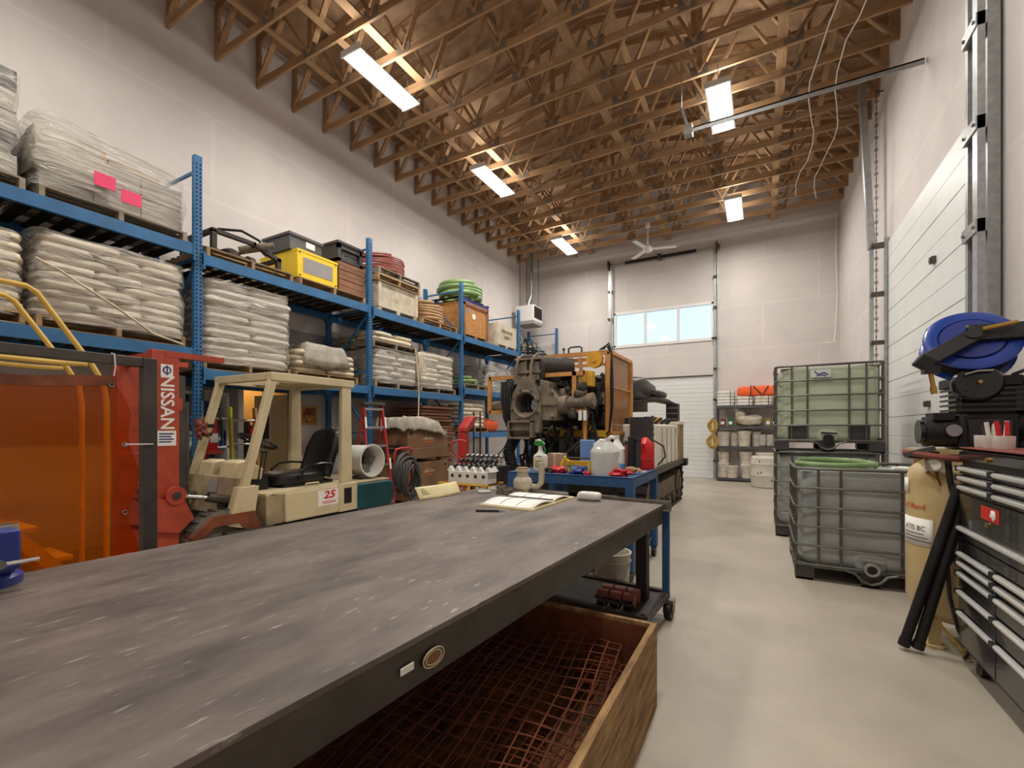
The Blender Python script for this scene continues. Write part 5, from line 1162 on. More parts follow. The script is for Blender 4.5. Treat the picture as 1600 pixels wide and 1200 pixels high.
for x, y in ((.03, .05), (-.7, .05)):
    w = MB().cyl((x-.025, y, .07), (x+.025, y, .07), .07, n=18).build('caster', 'black', wb); MB().bx(x-.04, x+.04, y-.04, y+.04, .13, .16).bx(x-.04, x-.03, y-.03, y+.03, .05, .14).bx(x+.03, x+.04, y-.03, y+.03, .05, .14).build('caster_fork', 'steel', w)
s = MB().lathe([(.036, 0), (.036, .003)], (0.002, -2.60, TZ-.085), 24, (1, 0, 0))
for i, v in enumerate(s.v): s.v[i] = (v[0], -2.60+(v[1]+2.60)*1.25, TZ-.085+(v[2]-TZ+.085)*.75)
so = s.build('oval_sticker', 'iron_dirty', wb)
b = MB()
for rr_ in (.036, .026): b.tube([(.006, -2.60+rr_*1.25*math.cos(2*PI*i/28), TZ-.085+rr_*.75*math.sin(2*PI*i/28)) for i in range(28)], .0016, 5, True)
b.build('oval_outline', 'cream', so)
s = MB().lathe([(.024, 0.002), (.024, .0045)], (0.002, -2.60, TZ-.085), 24, (1, 0, 0))
for i, v in enumerate(s.v): s.v[i] = (v[0], -2.60+(v[1]+2.60)*1.25, TZ-.085+(v[2]-TZ+.085)*.75)
s.build('oval_print', 'crate_brown', so)
MB().bx(.001, .004, -2.73, -2.68, TZ-.085, TZ-.065).build('small_sticker', 'paper', wb)
wb.location = (-.68, 3.67, 0); wb.rotation_euler = (0, 0, R(-4.1))
TT = .9
# things on the bench
def B(x, y, z=0):      # bench-local to world
    a = R(-4.1); return (-.68+x*math.cos(a)-y*math.sin(a), 3.67+x*math.sin(a)+y*math.cos(a), TT+z)
t = T('logbook', 'open logbook with white pages on the bench', 'book', (0, 0, 0))
MB().bx(-.235, .235, -.36, .38, 0, .012).build('cover', 'paper_old', t)
def page(s):
    def fn(u, v):
        y = s*(.005+.34*v); return (-.22+.44*u, y, .016+.022*math.sin(PI*min(1, v*1.15))**.7*(1 if v < .9 else .8))
    return fn
for s in (-1, 1):
    p = MB().grid(page(s), 4, 10).build('page', 'paper', t, solid=.006)
    for k in range(2):
        u = .33+.33*k; MB().tube([tuple(Vector(page(s)(u, v/10))+Vector((0, 0, .005))) for v in range(1, 10)], .0016, 4).build('column_line', 'ink_blue', p)
MB().bar((-.22, .01, .032), (.22, .0, .035), .012, .008).build('binding', 'ink', t)
t.location = (-1.66, 3.28, TT); t.rotation_euler = (0, 0, R(-3))
t = T('pen', 'black pen lying beside the logbook', 'pen', (-1.72, 2.73, TT))
MB().cyl((-1.79, 2.71, TT+.009), (-1.64, 2.78, TT+.009), .008, n=8).build('barrel', 'black_gloss', t); MB().cyl((-1.64, 2.78, TT+.009), (-1.6, 2.8, TT+.009), .007, .002, n=8).build('tip', 'steel', t)
t = T('tape_roll', 'small white and green wrapped bundle on the bench', 'roll', (-1.26, 3.6, TT))
MB().ell((-1.26, 3.6, TT+.035), (.1, .05, .036), 18, 10, .5, .6, .08).build('bundle', 'plastic_white', t); MB().ell((-1.27, 3.6, TT+.052), (.05, .035, .022), 12, 8, .6).build('print', 'hose_green', t)
t = T('ball_valve', 'beige plastic ball valve with threaded ends on the bench', 'valve', (-1.95, 3.72, TT))
vx, vy = -1.93, 3.7
MB().lathe([(.06, 0), (.065, .03), (.085, .05), (.09, .1), (.08, .13), (.055, .15), (.055, .2), (.065, .2), (.065, .22), (.05, .22)], (vx, vy, TT), 20).build('valve_body', 'pvc', t)
MB().tube([(vx+.05, vy+.03, TT+.06), (vx+.13, vy+.05, TT+.06), (vx+.16, vy+.06, TT+.1), (vx+.165, vy+.06, TT+.2), (vx+.16, vy+.06, TT+.28)], .028, 9).build('elbow', 'pvc', t)
MB().cyl((vx, vy, TT+.2), (vx, vy, TT+.235), .05, n=16).build('end_cap', 'hose_tan', t)
for i, (x, y, r, h, m, lb) in enumerate(((-2.1, 3.6, .05, .07, 'steel', 'grey pipe coupling left of the ball valve'), (-2.02, 3.58, .045, .045, 'iron_dirty', 'dark pipe coupling in front of the ball valve'), (-2.25, 3.55, .06, .018, 'plastic_white', 'white jar lid near the far bench edge'))):
    t = T('pipe_coupling' if i < 2 else 'jar_lid', lb, 'fitting' if i < 2 else 'lid', (x, y, TT))
    MB().lathe([(r*.8, 0), (r, .004), (r, h*.4), (r*.85, h*.45), (r*.85, h*.6), (r, h*.65), (r, h), (r*.7, h), (r*.7, h*.5)], (x, y, TT), 18).build('ring', m, t)
    MB().cyl((x, y, TT), (x, y, TT+h*.45), r*.7, n=16).build('bore', 'black' if i < 2 else m, t)
t = T('flat_bar', 'flat steel strip lying along the far bench edge', 'bar', B(-1.0, -.06))
p = B(-1.3, -.05); q = B(-.8, -.05); MB().bar((p[0], p[1], TT+.006), (q[0], q[1], TT+.006), .05, .01).build('strip', 'steel', t); MB().bar((p[0], p[1]+.02, TT+.02), (q[0], q[1]+.02, TT+.02), .008, .03).build('lip', 'steel', t)
# folded note standing at the left bench edge
t = T('paper_note', 'yellowed paper note folded over the far left bench edge', 'paper', B(-1.72, -.62))
def nt(u, v):
    p = B(-1.72+.03*math.sin(u*3)-.06*v, -.9+.52*u, .004+.13*v-.03*v*v); return p
MB().grid(nt, 8, 6).build('sheet', 'paper_old', t, solid=.002)
b = MB()
for i in range(4): b.tube([tuple(Vector(nt(.08+.02*k, .75-.14*i))+Vector((.004, -.002, .003))) for k in range(5+i)], .0016, 4)
b.build('handwriting', 'ink', t)
# blue vise at the left picture edge
t = T('bench_vise', 'blue bench vise at the left end of the bench', 'vise', B(-1.7, -3.26))
def vb(b, x0, x1, y0, y1, z0, z1):
    p = B(-1.66, -3.26); return b.bx(p[0]+x0, p[0]+x1, p[1]+y0, p[1]+y1, TT+z0, TT+z1)
p = B(-1.66, -3.26)
MB().lathe([(.11, 0), (.11, .03), (.09, .045), (.08, .05)], (p[0]-.02, p[1], TT), 24).build('swivel_base', 'blue_vice', t)
vb(MB(), -.13, .07, -.07, .07, .045, .16).build('fixed_body', 'blue_vice', t, bevel=.01)
vb(MB(), -.02, .06, -.075, .075, .15, .23).build('fixed_jaw', 'steel', t, bevel=.006); vb(MB(), .075, .13, -.07, .07, .07, .22).build('moving_jaw', 'blue_vice', t, bevel=.01)
vb(MB(), .06, .08, -.075, .075, .185, .235).build('jaw_insert', 'chrome', t)
MB().cyl((p[0]+.13, p[1], TT+.11), (p[0]+.2, p[1], TT+.11), .016, n=10).build('screw', 'steel', t); MB().cyl((p[0]+.19, p[1]-.1, TT+.11), (p[0]+.19, p[1]+.1, TT+.11), .008, n=8).build('handle_bar', 'chrome', t)
for s in (-1, 1): MB().cyl((p[0]-.02, p[1]+s*.085, TT+.03), (p[0]-.02, p[1]+s*.085, TT+.055), .014, n=6).build('bolt', 'steel', t)
# under the bench
t = T('wooden_crate', 'old plank crate of rusty wire mesh under the bench', 'crate', (-1.0, 1.8, 0))
x0, x1, y0, y1, z1 = -1.62, -.5, .75, 2.52, .45
for j in range(3):
    za, zb = .0+j*.15+.002, (j+1)*.15-.002
    for (xa, xb, ya, yb) in ((x1-.03, x1, y0, y1), (x0, x0+.03, y0, y1), (x0+.03, x1-.03, y0, y0+.03), (x0+.03, x1-.03, y1-.03, y1)): MB().bx(xa, xb, ya, yb, za, zb).build('plank', 'old_plank', t)
MB().bx(x0+.03, x1-.03, y0+.03, y1-.03, .0, .06).build('bottom', 'rust_wood', t)
for (xa, xb, ya, yb) in ((x1-.036, x1-.03, y0+.03, y1-.03), (x0+.03, x0+.036, y0+.03, y1-.03), (x0+.036, x1-.036, y1-.036, y1-.03), (x0+.036, x1-.036, y0+.03, y0+.036)): MB().bx(xa, xb, ya, yb, .06, z1-.02).build('liner', 'rust', t)
for k in range(3):
    s = T('wire_mesh', ['lowest', 'middle', 'uppermost'][k]+' rusty wire mesh sheet in the plank crate', 'wire mesh', ((x0+x1)/2, (y0+y1)/2, .1+k*.08), 'mesh sheets in the crate')
    b = MB(); a = R(6*k-5); zz = .12+k*.07
    def q(u, v):
        xx = -1.06+(u*math.cos(a)-v*math.sin(a)); yy = 1.63+(u*math.sin(a)+v*math.cos(a)); return (min(max(xx, x0+.05), x1-.05), min(max(yy, y0+.05), y1-.05), zz+.06*(v+.8)*(.2+.2*k)+.012*math.sin(u*9+v*7))
    for i in range(15): u = -.48+i*.0686; b.tube([q(u, -.78+j*.156) for j in range(11)], .0035, 5)
    for i in range(21): v = -.78+i*.078; b.tube([q(-.48+j*.12, v+.003) for j in range(9)], .0035, 5)
    b.build('wires', 'rust', s)
t = T('dirty_bucket', 'dirty white bucket standing behind the bench leg', 'bucket', (-1.17, 3.95, 0))
def bucket(t, x, y, z, r, h, m='bucket', lid=False):
    MB().lathe([(r*.86, 0), (r*.88, .01), (r, h*.97), (r*1.05, h*.97), (r*1.05, h), (r*.97, h), (r*.84, .03)] if not lid else [(r*.86, 0), (r, h*.95), (r*1.06, h*.95), (r*1.06, h), (r*.9, h+.005)], (x, y, z), 22).build('pail', m, t)
    MB().torus((x, y, z+h*.83), r*1.0, .008, (0, 0, 1), 24, 5).build('rim_band', m, t)
    MB().tube([(x-r*1.02, y, z+h*.84), (x-r*.9, y-r*.75, z+h*.55), (x, y-r*1.08, z+h*.42), (x+r*.9, y-r*.75, z+h*.55), (x+r*1.02, y, z+h*.84)], .004, 5).build('bail_handle', 'steel', t)
bucket(t, -1.17, 3.95, 0, .16, .41)
t = T('dirty_bucket', 'dark oily bucket left of the dirty white bucket', 'bucket', (-1.55, 4.0, 0)); bucket(t, -1.55, 4.0, 0, .15, .3, 'iron_black')
for i in range(6):
    x, y = -1.05+(i % 3)*.1, 3.32+(i//3)*.12
    t = T('ratchet_strap', ['red ratchet strap, front left of the pack under the bench', 'red ratchet strap, front middle of the pack under the bench', 'red ratchet strap, front right of the pack under the bench', 'red ratchet strap, rear left of the pack under the bench', 'red ratchet strap, rear middle of the pack under the bench', 'red ratchet strap, rear right of the pack under the bench'][i], 'strap', (x, y, .187), 'ratchet straps on the lower shelf')
    MB().lathe([(.015, -.04), (.05, -.04), (.05, .04), (.015, .04)], (x, y, .24), 14, (1, 0, 0)).build('webbing', 'hose_red', t); MB().bx(x-.03, x+.03, y-.075, y-.045, .2, .26).cyl((x-.04, y-.07, .25), (x+.04, y-.07, .25), .012, n=8).build('ratchet', 'chrome', t)

# ---------------------------------------------------------------- blue cart
ct = T('blue_cart', 'blue steel cart table loaded with bottles and rags', 'cart', (-1.77, 4.9, 0))
x0, x1, y0, y1, zt = -2.45, -1.08, 4.34, 5.5, 1.02
MB().bx(x0, x1, y0, y1, zt-.012, zt-.004).build('top_plate', 'blue_cart', ct)
for (xa, xb, ya, yb) in ((x0, x1, y0, y0+.05), (x0, x1, y1-.05, y1), (x0, x0+.05, y0+.05, y1-.05), (x1-.05, x1, y0+.05, y1-.05)): MB().bx(xa, xb, ya, yb, zt-.1, zt).build('top_rail', 'blue_cart', ct, bevel=.003)
for x in (x0+.04, x1-.04):
    for y in (y0+.04, y1-.04):
        MB().bx(x-.04, x+.04, y-.04, y+.04, .12, zt-.1).build('leg', 'blue_cart', ct, bevel=.003)
        MB().cyl((x-.02, y, .06), (x+.02, y, .06), .06, n=16).bx(x-.03, x+.03, y-.03, y+.03, .1, .125).build('caster', 'black', ct)
MB().cyl((-2.0, 4.75, .2), (-2.0, 4.75, zt-.1), .07, n=16).build('centre_leg', 'blue_cart', ct)
MB().bx(x0+.04, x1-.04, y0+.04, y1-.04, .22, .24).build('lower_shelf', 'blue_cart', ct)
ZK = zt-.004
t = T('spray_bottle', 'white spray bottle with green trigger head on the cart', 'bottle', (-2.08, 4.46, ZK))
x, y = -2.1, 4.44
MB().ell((x, y, ZK+.1), (.075, .05, .1), 20, 10, .5, .35).build('body', 'plastic_white', t)
MB().lathe([(.06, 0), (.03, .04), (.022, .07), (.022, .1)], (x, y, ZK+.185), 16).build('neck', 'plastic_white', t)
MB().prism([(x-.05, ZK+.29), (x+.04, ZK+.28), (x+.05, ZK+.31), (x+.02, ZK+.34), (x-.04, ZK+.34), (x-.075, ZK+.315)], 'xz', y-.02, y+.02).build('trigger_head', 'green_plastic', t); MB().prism([(x-.05, ZK+.335), (x+.01, ZK+.335), (x-.02, ZK+.36), (x-.06, ZK+.35)], 'xz', y-.018, y+.018).build('cap', 'plastic_white', t)
MB().tube([(x+.03, y, ZK+.29), (x+.055, y, ZK+.25), (x+.05, y, ZK+.21)], .008, 6).build('trigger', 'green_plastic', t)
lb = MB().bx(x-.055, x+.055, y-.053, y-.049, ZK+.04, ZK+.15).build('label_sheet', 'paper_old', t)
for k in range(4): MB().bx(x-.04, x+.04, y-.0545, y-.052, ZK+.06+k*.02, ZK+.067+k*.02).build('print_line', 'hose_grey', lb)
t = T('cardboard_box', 'small brown cardboard box behind the spray bottle', 'box', (-1.98, 4.62, ZK)); MB().bx(-2.07, -1.9, 4.55, 4.7, ZK, ZK+.2).build('box', 'carton', t); MB().bx(-2.0, -1.97, 4.549, 4.701, ZK+.002, ZK+.201).build('tape', 'cream', t)
t = T('parts_case', 'translucent blue plastic case standing on the cart', 'case', (-1.8, 5.0, ZK)); MB().bx(-1.9, -1.72, 5.1, 5.16, ZK, ZK+.34).build('shell', 'blue_plastic', t, bevel=.01); MB().bx(-1.905, -1.715, 5.125, 5.135, ZK, ZK+.343).build('seam', 'ink_blue', t); MB().bx(-1.72, -1.71, 5.11, 5.15, ZK+.2, ZK+.24).build('latch', 'blue_plastic', t)
def jug(name, label, x, y, m, h=.32, w=.11, liquid=None):
    t = T(name, label, 'jug', (x, y, ZK))
    hh = MB().ell((x, y, ZK+h*.36), (w, w*.72, h*.36), 22, 12, .45, .3).build('body', m, t)
    MB().lathe([(w*.8, 0), (w*.5, .05), (.03, .09), (.025, .12)], (x+w*.3, y, ZK+h*.66), 16).build('shoulder', m, t)
    MB().tube([(x-w*.75, y, ZK+h*.62), (x-w*.8, y, ZK+h*.88), (x-w*.3, y, ZK+h*1.0), (x+w*.2, y, ZK+h*.98)], .022, 8).build('grip', m, t)
    MB().cyl((x+w*.3, y, ZK+h*.66+.12), (x+w*.3, y, ZK+h*.66+.15), .03, n=14).build('cap', 'plastic_white', t)
    if liquid: MB().ell((x, y, ZK+.06), (w*1.015, w*.735, .06), 22, 8, .45, .3).build('liquid', liquid, t)
    return t
j = jug('plastic_jug', 'white jug in a clear plastic bag at the cart edge', -1.42, 4.52, 'jug', .35, .12)
def bg(u, v):
    a = 2*PI*u; r = 1+.12*noise.noise(Vector((math.cos(a)*2, math.sin(a)*2, v*3))); k = 1.1 if v < .7 else 1.1-.6*(v-.7)/.3
    return (-1.42+.135*k*r*math.cos(a), 4.52+.11*k*r*math.sin(a), ZK+.003+.34*v)
MB().grid(bg, 26, 10).build('clear_bag', 'clear_bag', j)
jug('plastic_jug', 'white jug with blue fluid at the bottom behind the bagged jug', -1.42, 4.86, 'jug', .38, .11, 'blue_liquid')
t = T('caulking_gun', 'yellow hand tool with black rod on the cart', 'tool', (-1.75, 4.5, ZK))
MB().tube([(-1.86, 4.5, ZK+.015), (-1.88, 4.5, ZK+.09), (-1.84, 4.5, ZK+.17), (-1.8, 4.5, ZK+.13), (-1.79, 4.5, ZK+.02)], .016, 7).build('handle', 'yellow', t); MB().bx(-1.82, -1.56, 4.46, 4.54, ZK+.09, ZK+.135).build('cradle', 'rig_yellow', t); MB().cyl((-1.86, 4.5, ZK+.165), (-1.56, 4.5, ZK+.165), .009, n=8).build('rod', 'black', t); MB().bx(-1.57, -1.55, 4.45, 4.55, ZK+.0, ZK+.14).build('end_plate', 'yellow', t)
for i, (x, y, rx, ry, rz, m, lb) in enumerate(((-1.92, 4.5, .09, .05, .035, 'red_plastic', 'red rag left of the yellow tool'), (-1.65, 4.44, .08, .045, .04, 'blue_vice', 'blue and red rag in front of the yellow tool'), (-1.26, 4.5, .1, .07, .04, 'red_plastic', 'crumpled red rag right of the bagged jug'), (-1.56, 4.4, .03, .03, .025, 'red_plastic', 'tiny red cap at the cart front edge'), (-2.02, 4.42, .06, .04, .03, 'dark_box', 'dark rag beside the spray bottle'))):
    MB().ell((x, y, ZK+rz*.8), (rx, ry, rz), 24, 14, .8, .8, .35 if i == 3 else .8, i+3).build('rag' if i != 3 else 'red_stopper', m, None, (x, y, ZK), label=lb, cat='rag' if i != 3 else 'cap')
t = T('work_glove', 'tan leather glove lying at the right of the cart', 'glove', (-1.2, 4.72, ZK))
MB().ell((-1.2, 4.72, ZK+.045), (.06, .05, .035), 14, 8, .8, .8, .15, 2).build('palm', 'hose_tan', t)
for k in range(4): MB().tube([(-1.18, 4.70+.022*k, ZK+.05), (-1.13, 4.70+.024*k, ZK+.055), (-1.1, 4.7+.026*k, ZK+.03)], .012, 6).build('finger', 'hose_tan', t)
t = T('dry_bag', 'bright red roll-top dry bag beside the white tank', 'bag', (-1.2, 5.4, ZK))
b = MB().lathe([(.085, 0), (.095, .02), (.09, .12), (.1, .2), (.095, .3), (.07, .34), (.035, .37)], (-1.2, 5.36, ZK), 18)
b.v = [tuple(Vector(p)+Vector((.045, .045, 0))*noise.noise(Vector(p)*13)) for p in b.v]; b.build('sack', 'red_plastic', t); MB().torus((-1.2, 5.36, ZK+.12), .094, .008, (0, 0, 1), 20, 5).build('strap', 'hose_red', t)
MB().tube([(-1.1, 5.38, ZK+.33), (-1.0, 5.4, ZK+.27), (-.98, 5.4, ZK+.15), (-1.06, 5.38, ZK+.05)], .01, 6).build('side_loop', 'black', t)
for i, (x, y, h, m) in enumerate(((-1.3, 5.1, .36, 'black'), (-1.36, 5.2, .3, 'hose_red'), (-1.24, 5.15, .33, 'dark_box'))):
    t = T('tool_tube', ['black tube standing between the jugs and red bag', 'maroon tube standing between the jugs and red bag', 'dark grey tube standing between the jugs and red bag'][i], 'tube', (x, y, ZK)); MB().cyl((x, y, ZK), (x+.01, y, ZK+h), .035, n=14).build('tube', m, t); MB().cyl((x+.01, y, ZK+h), (x+.01, y, ZK+h+.02), .038, n=14).build('cap', 'black', t)
MB().bx(-1.22, -1.1, 4.95, 5.02, ZK, ZK+.015).build('flat_wrench', 'plastic_white', None, (-1.16, 4.98, ZK), label='pale flat tool near the right cart edge', cat='tool')
# ---------------------------------------------------------------- caged liquid totes
def tote(label, x0, x1, y0, y1, z, h, mt, opened=False, seed=0):
    t = T('ibc_tote', label, 'tote', ((x0+x1)/2, (y0+y1)/2, z), 'caged liquid totes')
    zb = z+.15; zt = z+h; cx, cy = (x0+x1)/2, (y0+y1)/2; hx, hy = (x1-x0)/2-.035, (y1-y0)/2-.035
    def pw(a, p): return math.copysign(abs(a)**p, a)
    top = zt-.03
    def bt(u, v):
        a = 2*PI*u; c, s = pw(math.cos(a), .28), pw(math.sin(a), .28)
        if v < .08: k = .94+.06*v/.08; zz = zb+.04*v/.08
        elif v < .86: k = 1.0; zz = zb+.04+(top-zb-.1)*(v-.08)/.78
        else: f = (v-.86)/.14; k = 1-.06*f*f if not opened else 1-.02*f; zz = top-.06+.06*f
        n = noise.noise(Vector((c*2+seed, s*2, zz*3)))*.012
        return (cx+(hx*k+n)*c, cy+(hy*k+n)*s, zz)
    b = MB().grid(bt, 64, 18); b.build('bottle', mt, t)
    MB().grid(lambda u, v: (cx+(u-.5)*2*hx*.95, cy+(v-.5)*2*hy*.95, top-.004+.012*noise.noise(Vector((u*4, v*4, seed)))), 10, 10).build('bottle_top', mt, t)
    r = .012; ins = .005
    def rect(zz, e=0): 
        c = .07; X0, X1, Y0, Y1 = x0-e, x1+e, y0-e, y1+e
        return [(X0+c, Y0, zz), (X1-c, Y0, zz), (X1-.02, Y0+.02, zz), (X1, Y0+c, zz), (X1, Y1-c, zz), (X1-.02, Y1-.02, zz), (X1-c, Y1, zz), (X0+c, Y1, zz), (X0+.02, Y1-.02, zz), (X0, Y1-c, zz), (X0, Y0+c, zz), (X0+.02, Y0+.02, zz)]
    for i in range(6):
        zz = zb+.005+(zt-zb-.01)*i/5; MB().tube(rect(zz, .004 if 0 < i < 5 else 0), r if i < 5 else .016, 7, True).build('cage_ring', 'cage', t)
    nx = 5; xs = [x0+(x1-x0)*f for f in (.12, .27, .5+.13, .84)]; ys_ = [y0+(y1-y0)*f for f in (.15, .35, .6, .85)]
    xs = [x0+(x1-x0)*f for f in (.16, .31, .69, .84)]
    for x in xs:
        for y in (y0+ins, y1-ins): MB().cyl((x, y, zb), (x, y, zt), r, n=7).build('cage_bar', 'cage', t)
    for y in ys_:
        for x in (x0+ins, x1-ins): MB().cyl((x, y, zb), (x, y, zt), r, n=7).build('cage_bar', 'cage', t)
    for sx in (x0+.01, x1-.01):
        for sy in (y0+.05, y1-.05): MB().cyl((sx, sy, zb), (sx, sy, zt), r, n=7).build('cage_bar', 'cage', t)
    # pallet base
    for x in (x0+.08, cx, x1-.08):
        for y in (y0+.08, y1-.08): MB().bx(x-.08, x+.08, y-.08, y+.08, z+.02, z+.13).build('pallet_foot', 'dark_box', t)
    MB().bx(x0, x1, y0, y1, z+.125, z+.15).build('base_plate', 'cage', t)
    for x in (x0+.08, cx, x1-.08): MB().bx(x-.07, x+.07, y0, y1, z, z+.02).build('skid', 'cage', t)
    MB().bx(x0, x1, y0, y0+.05, z, z+.02).build('front_skid', 'cage', t)
    # outlet
    vx = cx+.0; MB().lathe([(.13, 0), (.12, .02), (.1, .03)], (vx, y0+.045, zb+.07), 20, (0, -1, 0)).build('outlet_well', mt, t)
    MB().lathe([(.045, 0), (.045, .06), (.06, .06), (.06, .1), (.04, .1), (.038, .06)], (vx, y0+.03, zb+.03), 18, (0, -1, 0)).build('outlet_valve', 'grey_board' if opened else 'black', t)
    MB().cyl((vx, y0-.062, zb+.03), (vx, y0-.06, zb+.03), .036, n=14).build('outlet_mouth', 'black', t)
    MB().bar((vx-.08, y0-.01, zb+.11), (vx+.1, y0-.02, zb+.1), .025, .02).build('valve_handle', 'grey_board' if opened else 'black', t)
    MB().tube([(vx-.2, y0-.004, zb-.01), (vx-.12, y0-.01, zb-.03), (vx-.07, y0-.02, zb-.09), (vx, y0-.025, zb-.115), (vx+.07, y0-.02, zb-.09), (vx+.12, y0-.01, zb-.03), (vx+.2, y0-.004, zb-.01)], .014, 6).build('valve_guard', 'cage', t)
    return t
tf = tote('front lower tote of dull grey plastic, hose on top', .28, 1.48, 5.34, 6.44, 0, 1.1, 'tote_grey', True, 1)
tote('rear lower tote carrying the greenish tote', .15, 1.35, 7.3, 8.35, 0, 1.17, 'tote_grey', False, 2)
tu = tote('upper tote of pale green plastic in a bent cage', .15, 1.35, 7.3, 8.35, 1.172, 1.17, 'tote_green', False, 3)
MB().bx(.3, .52, 7.33, 7.345, 1.34, 1.52).bx(.98, 1.2, 7.33, 7.345, 1.34, 1.52).build('dark_panel', 'dark_box', tu)
MB().bx(.56, .78, 7.286, 7.292, 2.17, 2.27).build('label_plate', 'tote_label', tu)
MB().tube([(.6, 7.283, 2.25), (.64, 7.283, 2.21), (.7, 7.283, 2.23), (.75, 7.283, 2.2)], .008, 5).tube([(.62, 7.283, 2.19), (.68, 7.283, 2.2), (.73, 7.283, 2.185)], .006, 5).build('label_mark', 'ink_blue', tu)
b = MB(); pts = []
for k in range(2):
    for i in range(28): a = 2*PI*i/28; pts.append((.66+(.34-.03*k)*math.cos(a), 5.86+(.36-.03*k)*math.sin(a), 1.102+.03*(k+i/28)))
MB().tube(pts[:44], .026, 8).build('hose_coil', 'hose_green', None, (.66, 5.86, 1.07), label='green hose looped on top of the front lower tote', cat='hose')
MB().ell((1.22, 5.6, 1.1), (.13, .08, .03), 16, 8, .8, .8, .3, 3).build('rag', 'plastic_white', None, (1.22, 5.6, 1.07), label='pale rag lying on the front lower tote', cat='rag')
# ---------------------------------------------------------------- compressor
cp_ = T('air_compressor', 'upright beige tank air compressor with black pump', 'compressor', (1.16, 4.22, 0))
cx, cy, rt = 1.17, 4.28, .26
MB().lathe([(.02, .2), (.12, .215), (.22, .27), (rt, .36), (rt, 1.18), (.24, 1.27), (.17, 1.33), (.05, 1.355), (.01, 1.357)], (cx, cy, -.06), 36).build('tank', 'tank_beige', cp_)
for a in (.7, 2.3, 3.9, 5.5): x, y = cx+.2*math.cos(a), cy+.2*math.sin(a); MB().bx(x-.035, x+.035, y-.035, y+.035, 0, .32).build('foot', 'tank_beige', cp_); MB().cyl((x, y, 0), (x, y, .02), .07, n=16).build('foot_pad', 'tank_beige', cp_)
MB().bx(cx-.22, cx+.36, cy-.2, cy+.2, 1.32, 1.35).build('platform', 'tank_beige', cp_)
for s in (-1, 1): MB().prism([(cx-.18, 1.16), (cx+.18, 1.16), (cx+.22, 1.32), (cx-.2, 1.32)], 'xz', cy+s*.14-.01, cy+s*.14+.01).build('platform_bracket', 'tank_beige', cp_)
_pump = len(bpy.data.objects); _before = set(o.name for o in bpy.data.objects)
# pump facing the viewer
MB().bx(cx-.02, cx+.28, cy-.16, cy+.16, 1.45, 1.7).build('crankcase', 'black', cp_, bevel=.02)
MB().bx(cx+.02, cx+.24, cy-.175, cy-.16, 1.49, 1.66).build('crank_cover', 'black_gloss', cp_, bevel=.01)
for k in range(5): MB().bx(cx-.04, cx+.3, cy-.17, cy+.15, 1.71+k*.035, 1.725+k*.035).build('cooling_fin', 'black_gloss', cp_)
MB().bx(cx, cx+.26, cy-.14, cy+.12, 1.7, 1.88).build('cylinder_block', 'black', cp_); MB().bx(cx-.05, cx+.29, cy-.16, cy+.14, 1.87, 1.94).build('cylinder_head', 'black', cp_, bevel=.01)
f = MB().lathe([(.12, 0), (.125, .02), (.125, .09), (.11, .11), (.03, .115)], (cx+.06, cy-.14, 1.88), 30, (-.1, -1, .15)); fo = f.build('air_filter', 'black_gloss', cp_)
MB().tube([(cx-.02, cy-.262, 1.945), (cx+.04, cy-.268, 1.965), (cx+.11, cy-.27, 1.965)], .006, 5).build('filter_print', 'grey_board', fo); MB().tube([(cx-.02, cy-.252, 1.85), (cx+.04, cy-.25, 1.825), (cx+.12, cy-.25, 1.85)], .008, 5).build('filter_rib', 'dark_box', fo); MB().cyl((cx+.05, cy-.26, 1.895), (cx+.05, cy-.275, 1.895), .012, n=8).build('filter_nut', 'brass', fo)
MB().cyl((cx-.18, cy-.06, 1.57), (cx-.02, cy-.06, 1.57), .105, n=22).build('motor', 'black', cp_); MB().cyl((cx-.21, cy-.06, 1.57), (cx-.18, cy-.06, 1.57), .085, n=20).build('motor_end', 'black_gloss', cp_); MB().bx(cx-.15, cx-.04, cy-.15, cy+.02, 1.65, 1.7).build('capacitor_box', 'black', cp_)
MB().cyl((cx-.05, cy-.175, 1.58), (cx-.05, cy-.185, 1.58), .04, n=16).build('sight_glass', 'grey_board', cp_)
MB().cyl((cx+.26, cy-.05, 1.62), (cx+.34, cy-.05, 1.62), .11, n=20).build('flywheel', 'black', cp_)
t_ = MB()
for i in range(9): t_.bx(cx+.36, cx+.53, cy-.2+i*.05, cy-.19+i*.05, 1.45, 1.9)
MB().bx(cx+.34, cx+.54, cy-.22, cy+.24, 1.9, 1.92).bx(cx+.34, cx+.36, cy-.22, cy+.24, 1.45, 1.9).build('belt_guard', 'black', cp_); t_.build('guard_grille', 'black', cp_)
MB().tube([(cx+.24, cy-.14, 1.94), (cx+.3, cy-.14, 1.97), (cx+.36, cy-.14, 1.97), (cx+.36, cy-.14, 1.88)], .012, 7).build('outlet_pipe', 'steel_dark', cp_)
MB().bx(cx-.3, cx-.14, cy-.24, cy-.14, 1.39, 1.44).build('pressure_switch', 'black_gloss', cp_); MB().box((cx-.25, cy-.26, 1.44), (.16, .08, .03), Matrix.Rotation(-.3, 3, 'Y')).build('switch_lid', 'grey_box', cp_)
MB().lathe([(.04, 0), (.045, .01), (.045, .03), (.02, .03)], (cx-.17, cy-.26, 1.35), 16, (-.3, -1, .1)).build('gauge', 'steel', cp_); MB().cyl((cx-.178, cy-.288, 1.353), (cx-.18, cy-.292, 1.353), .036, n=14).build('gauge_face', 'white_ink', cp_)
MB().tube([(cx-.2, cy-.2, 1.4), (cx-.16, cy-.25, 1.3), (cx-.14, cy-.26, 1.22), (cx-.2, cy-.22, 1.3)], .012, 6).build('fitting_pipe', 'brass', cp_)
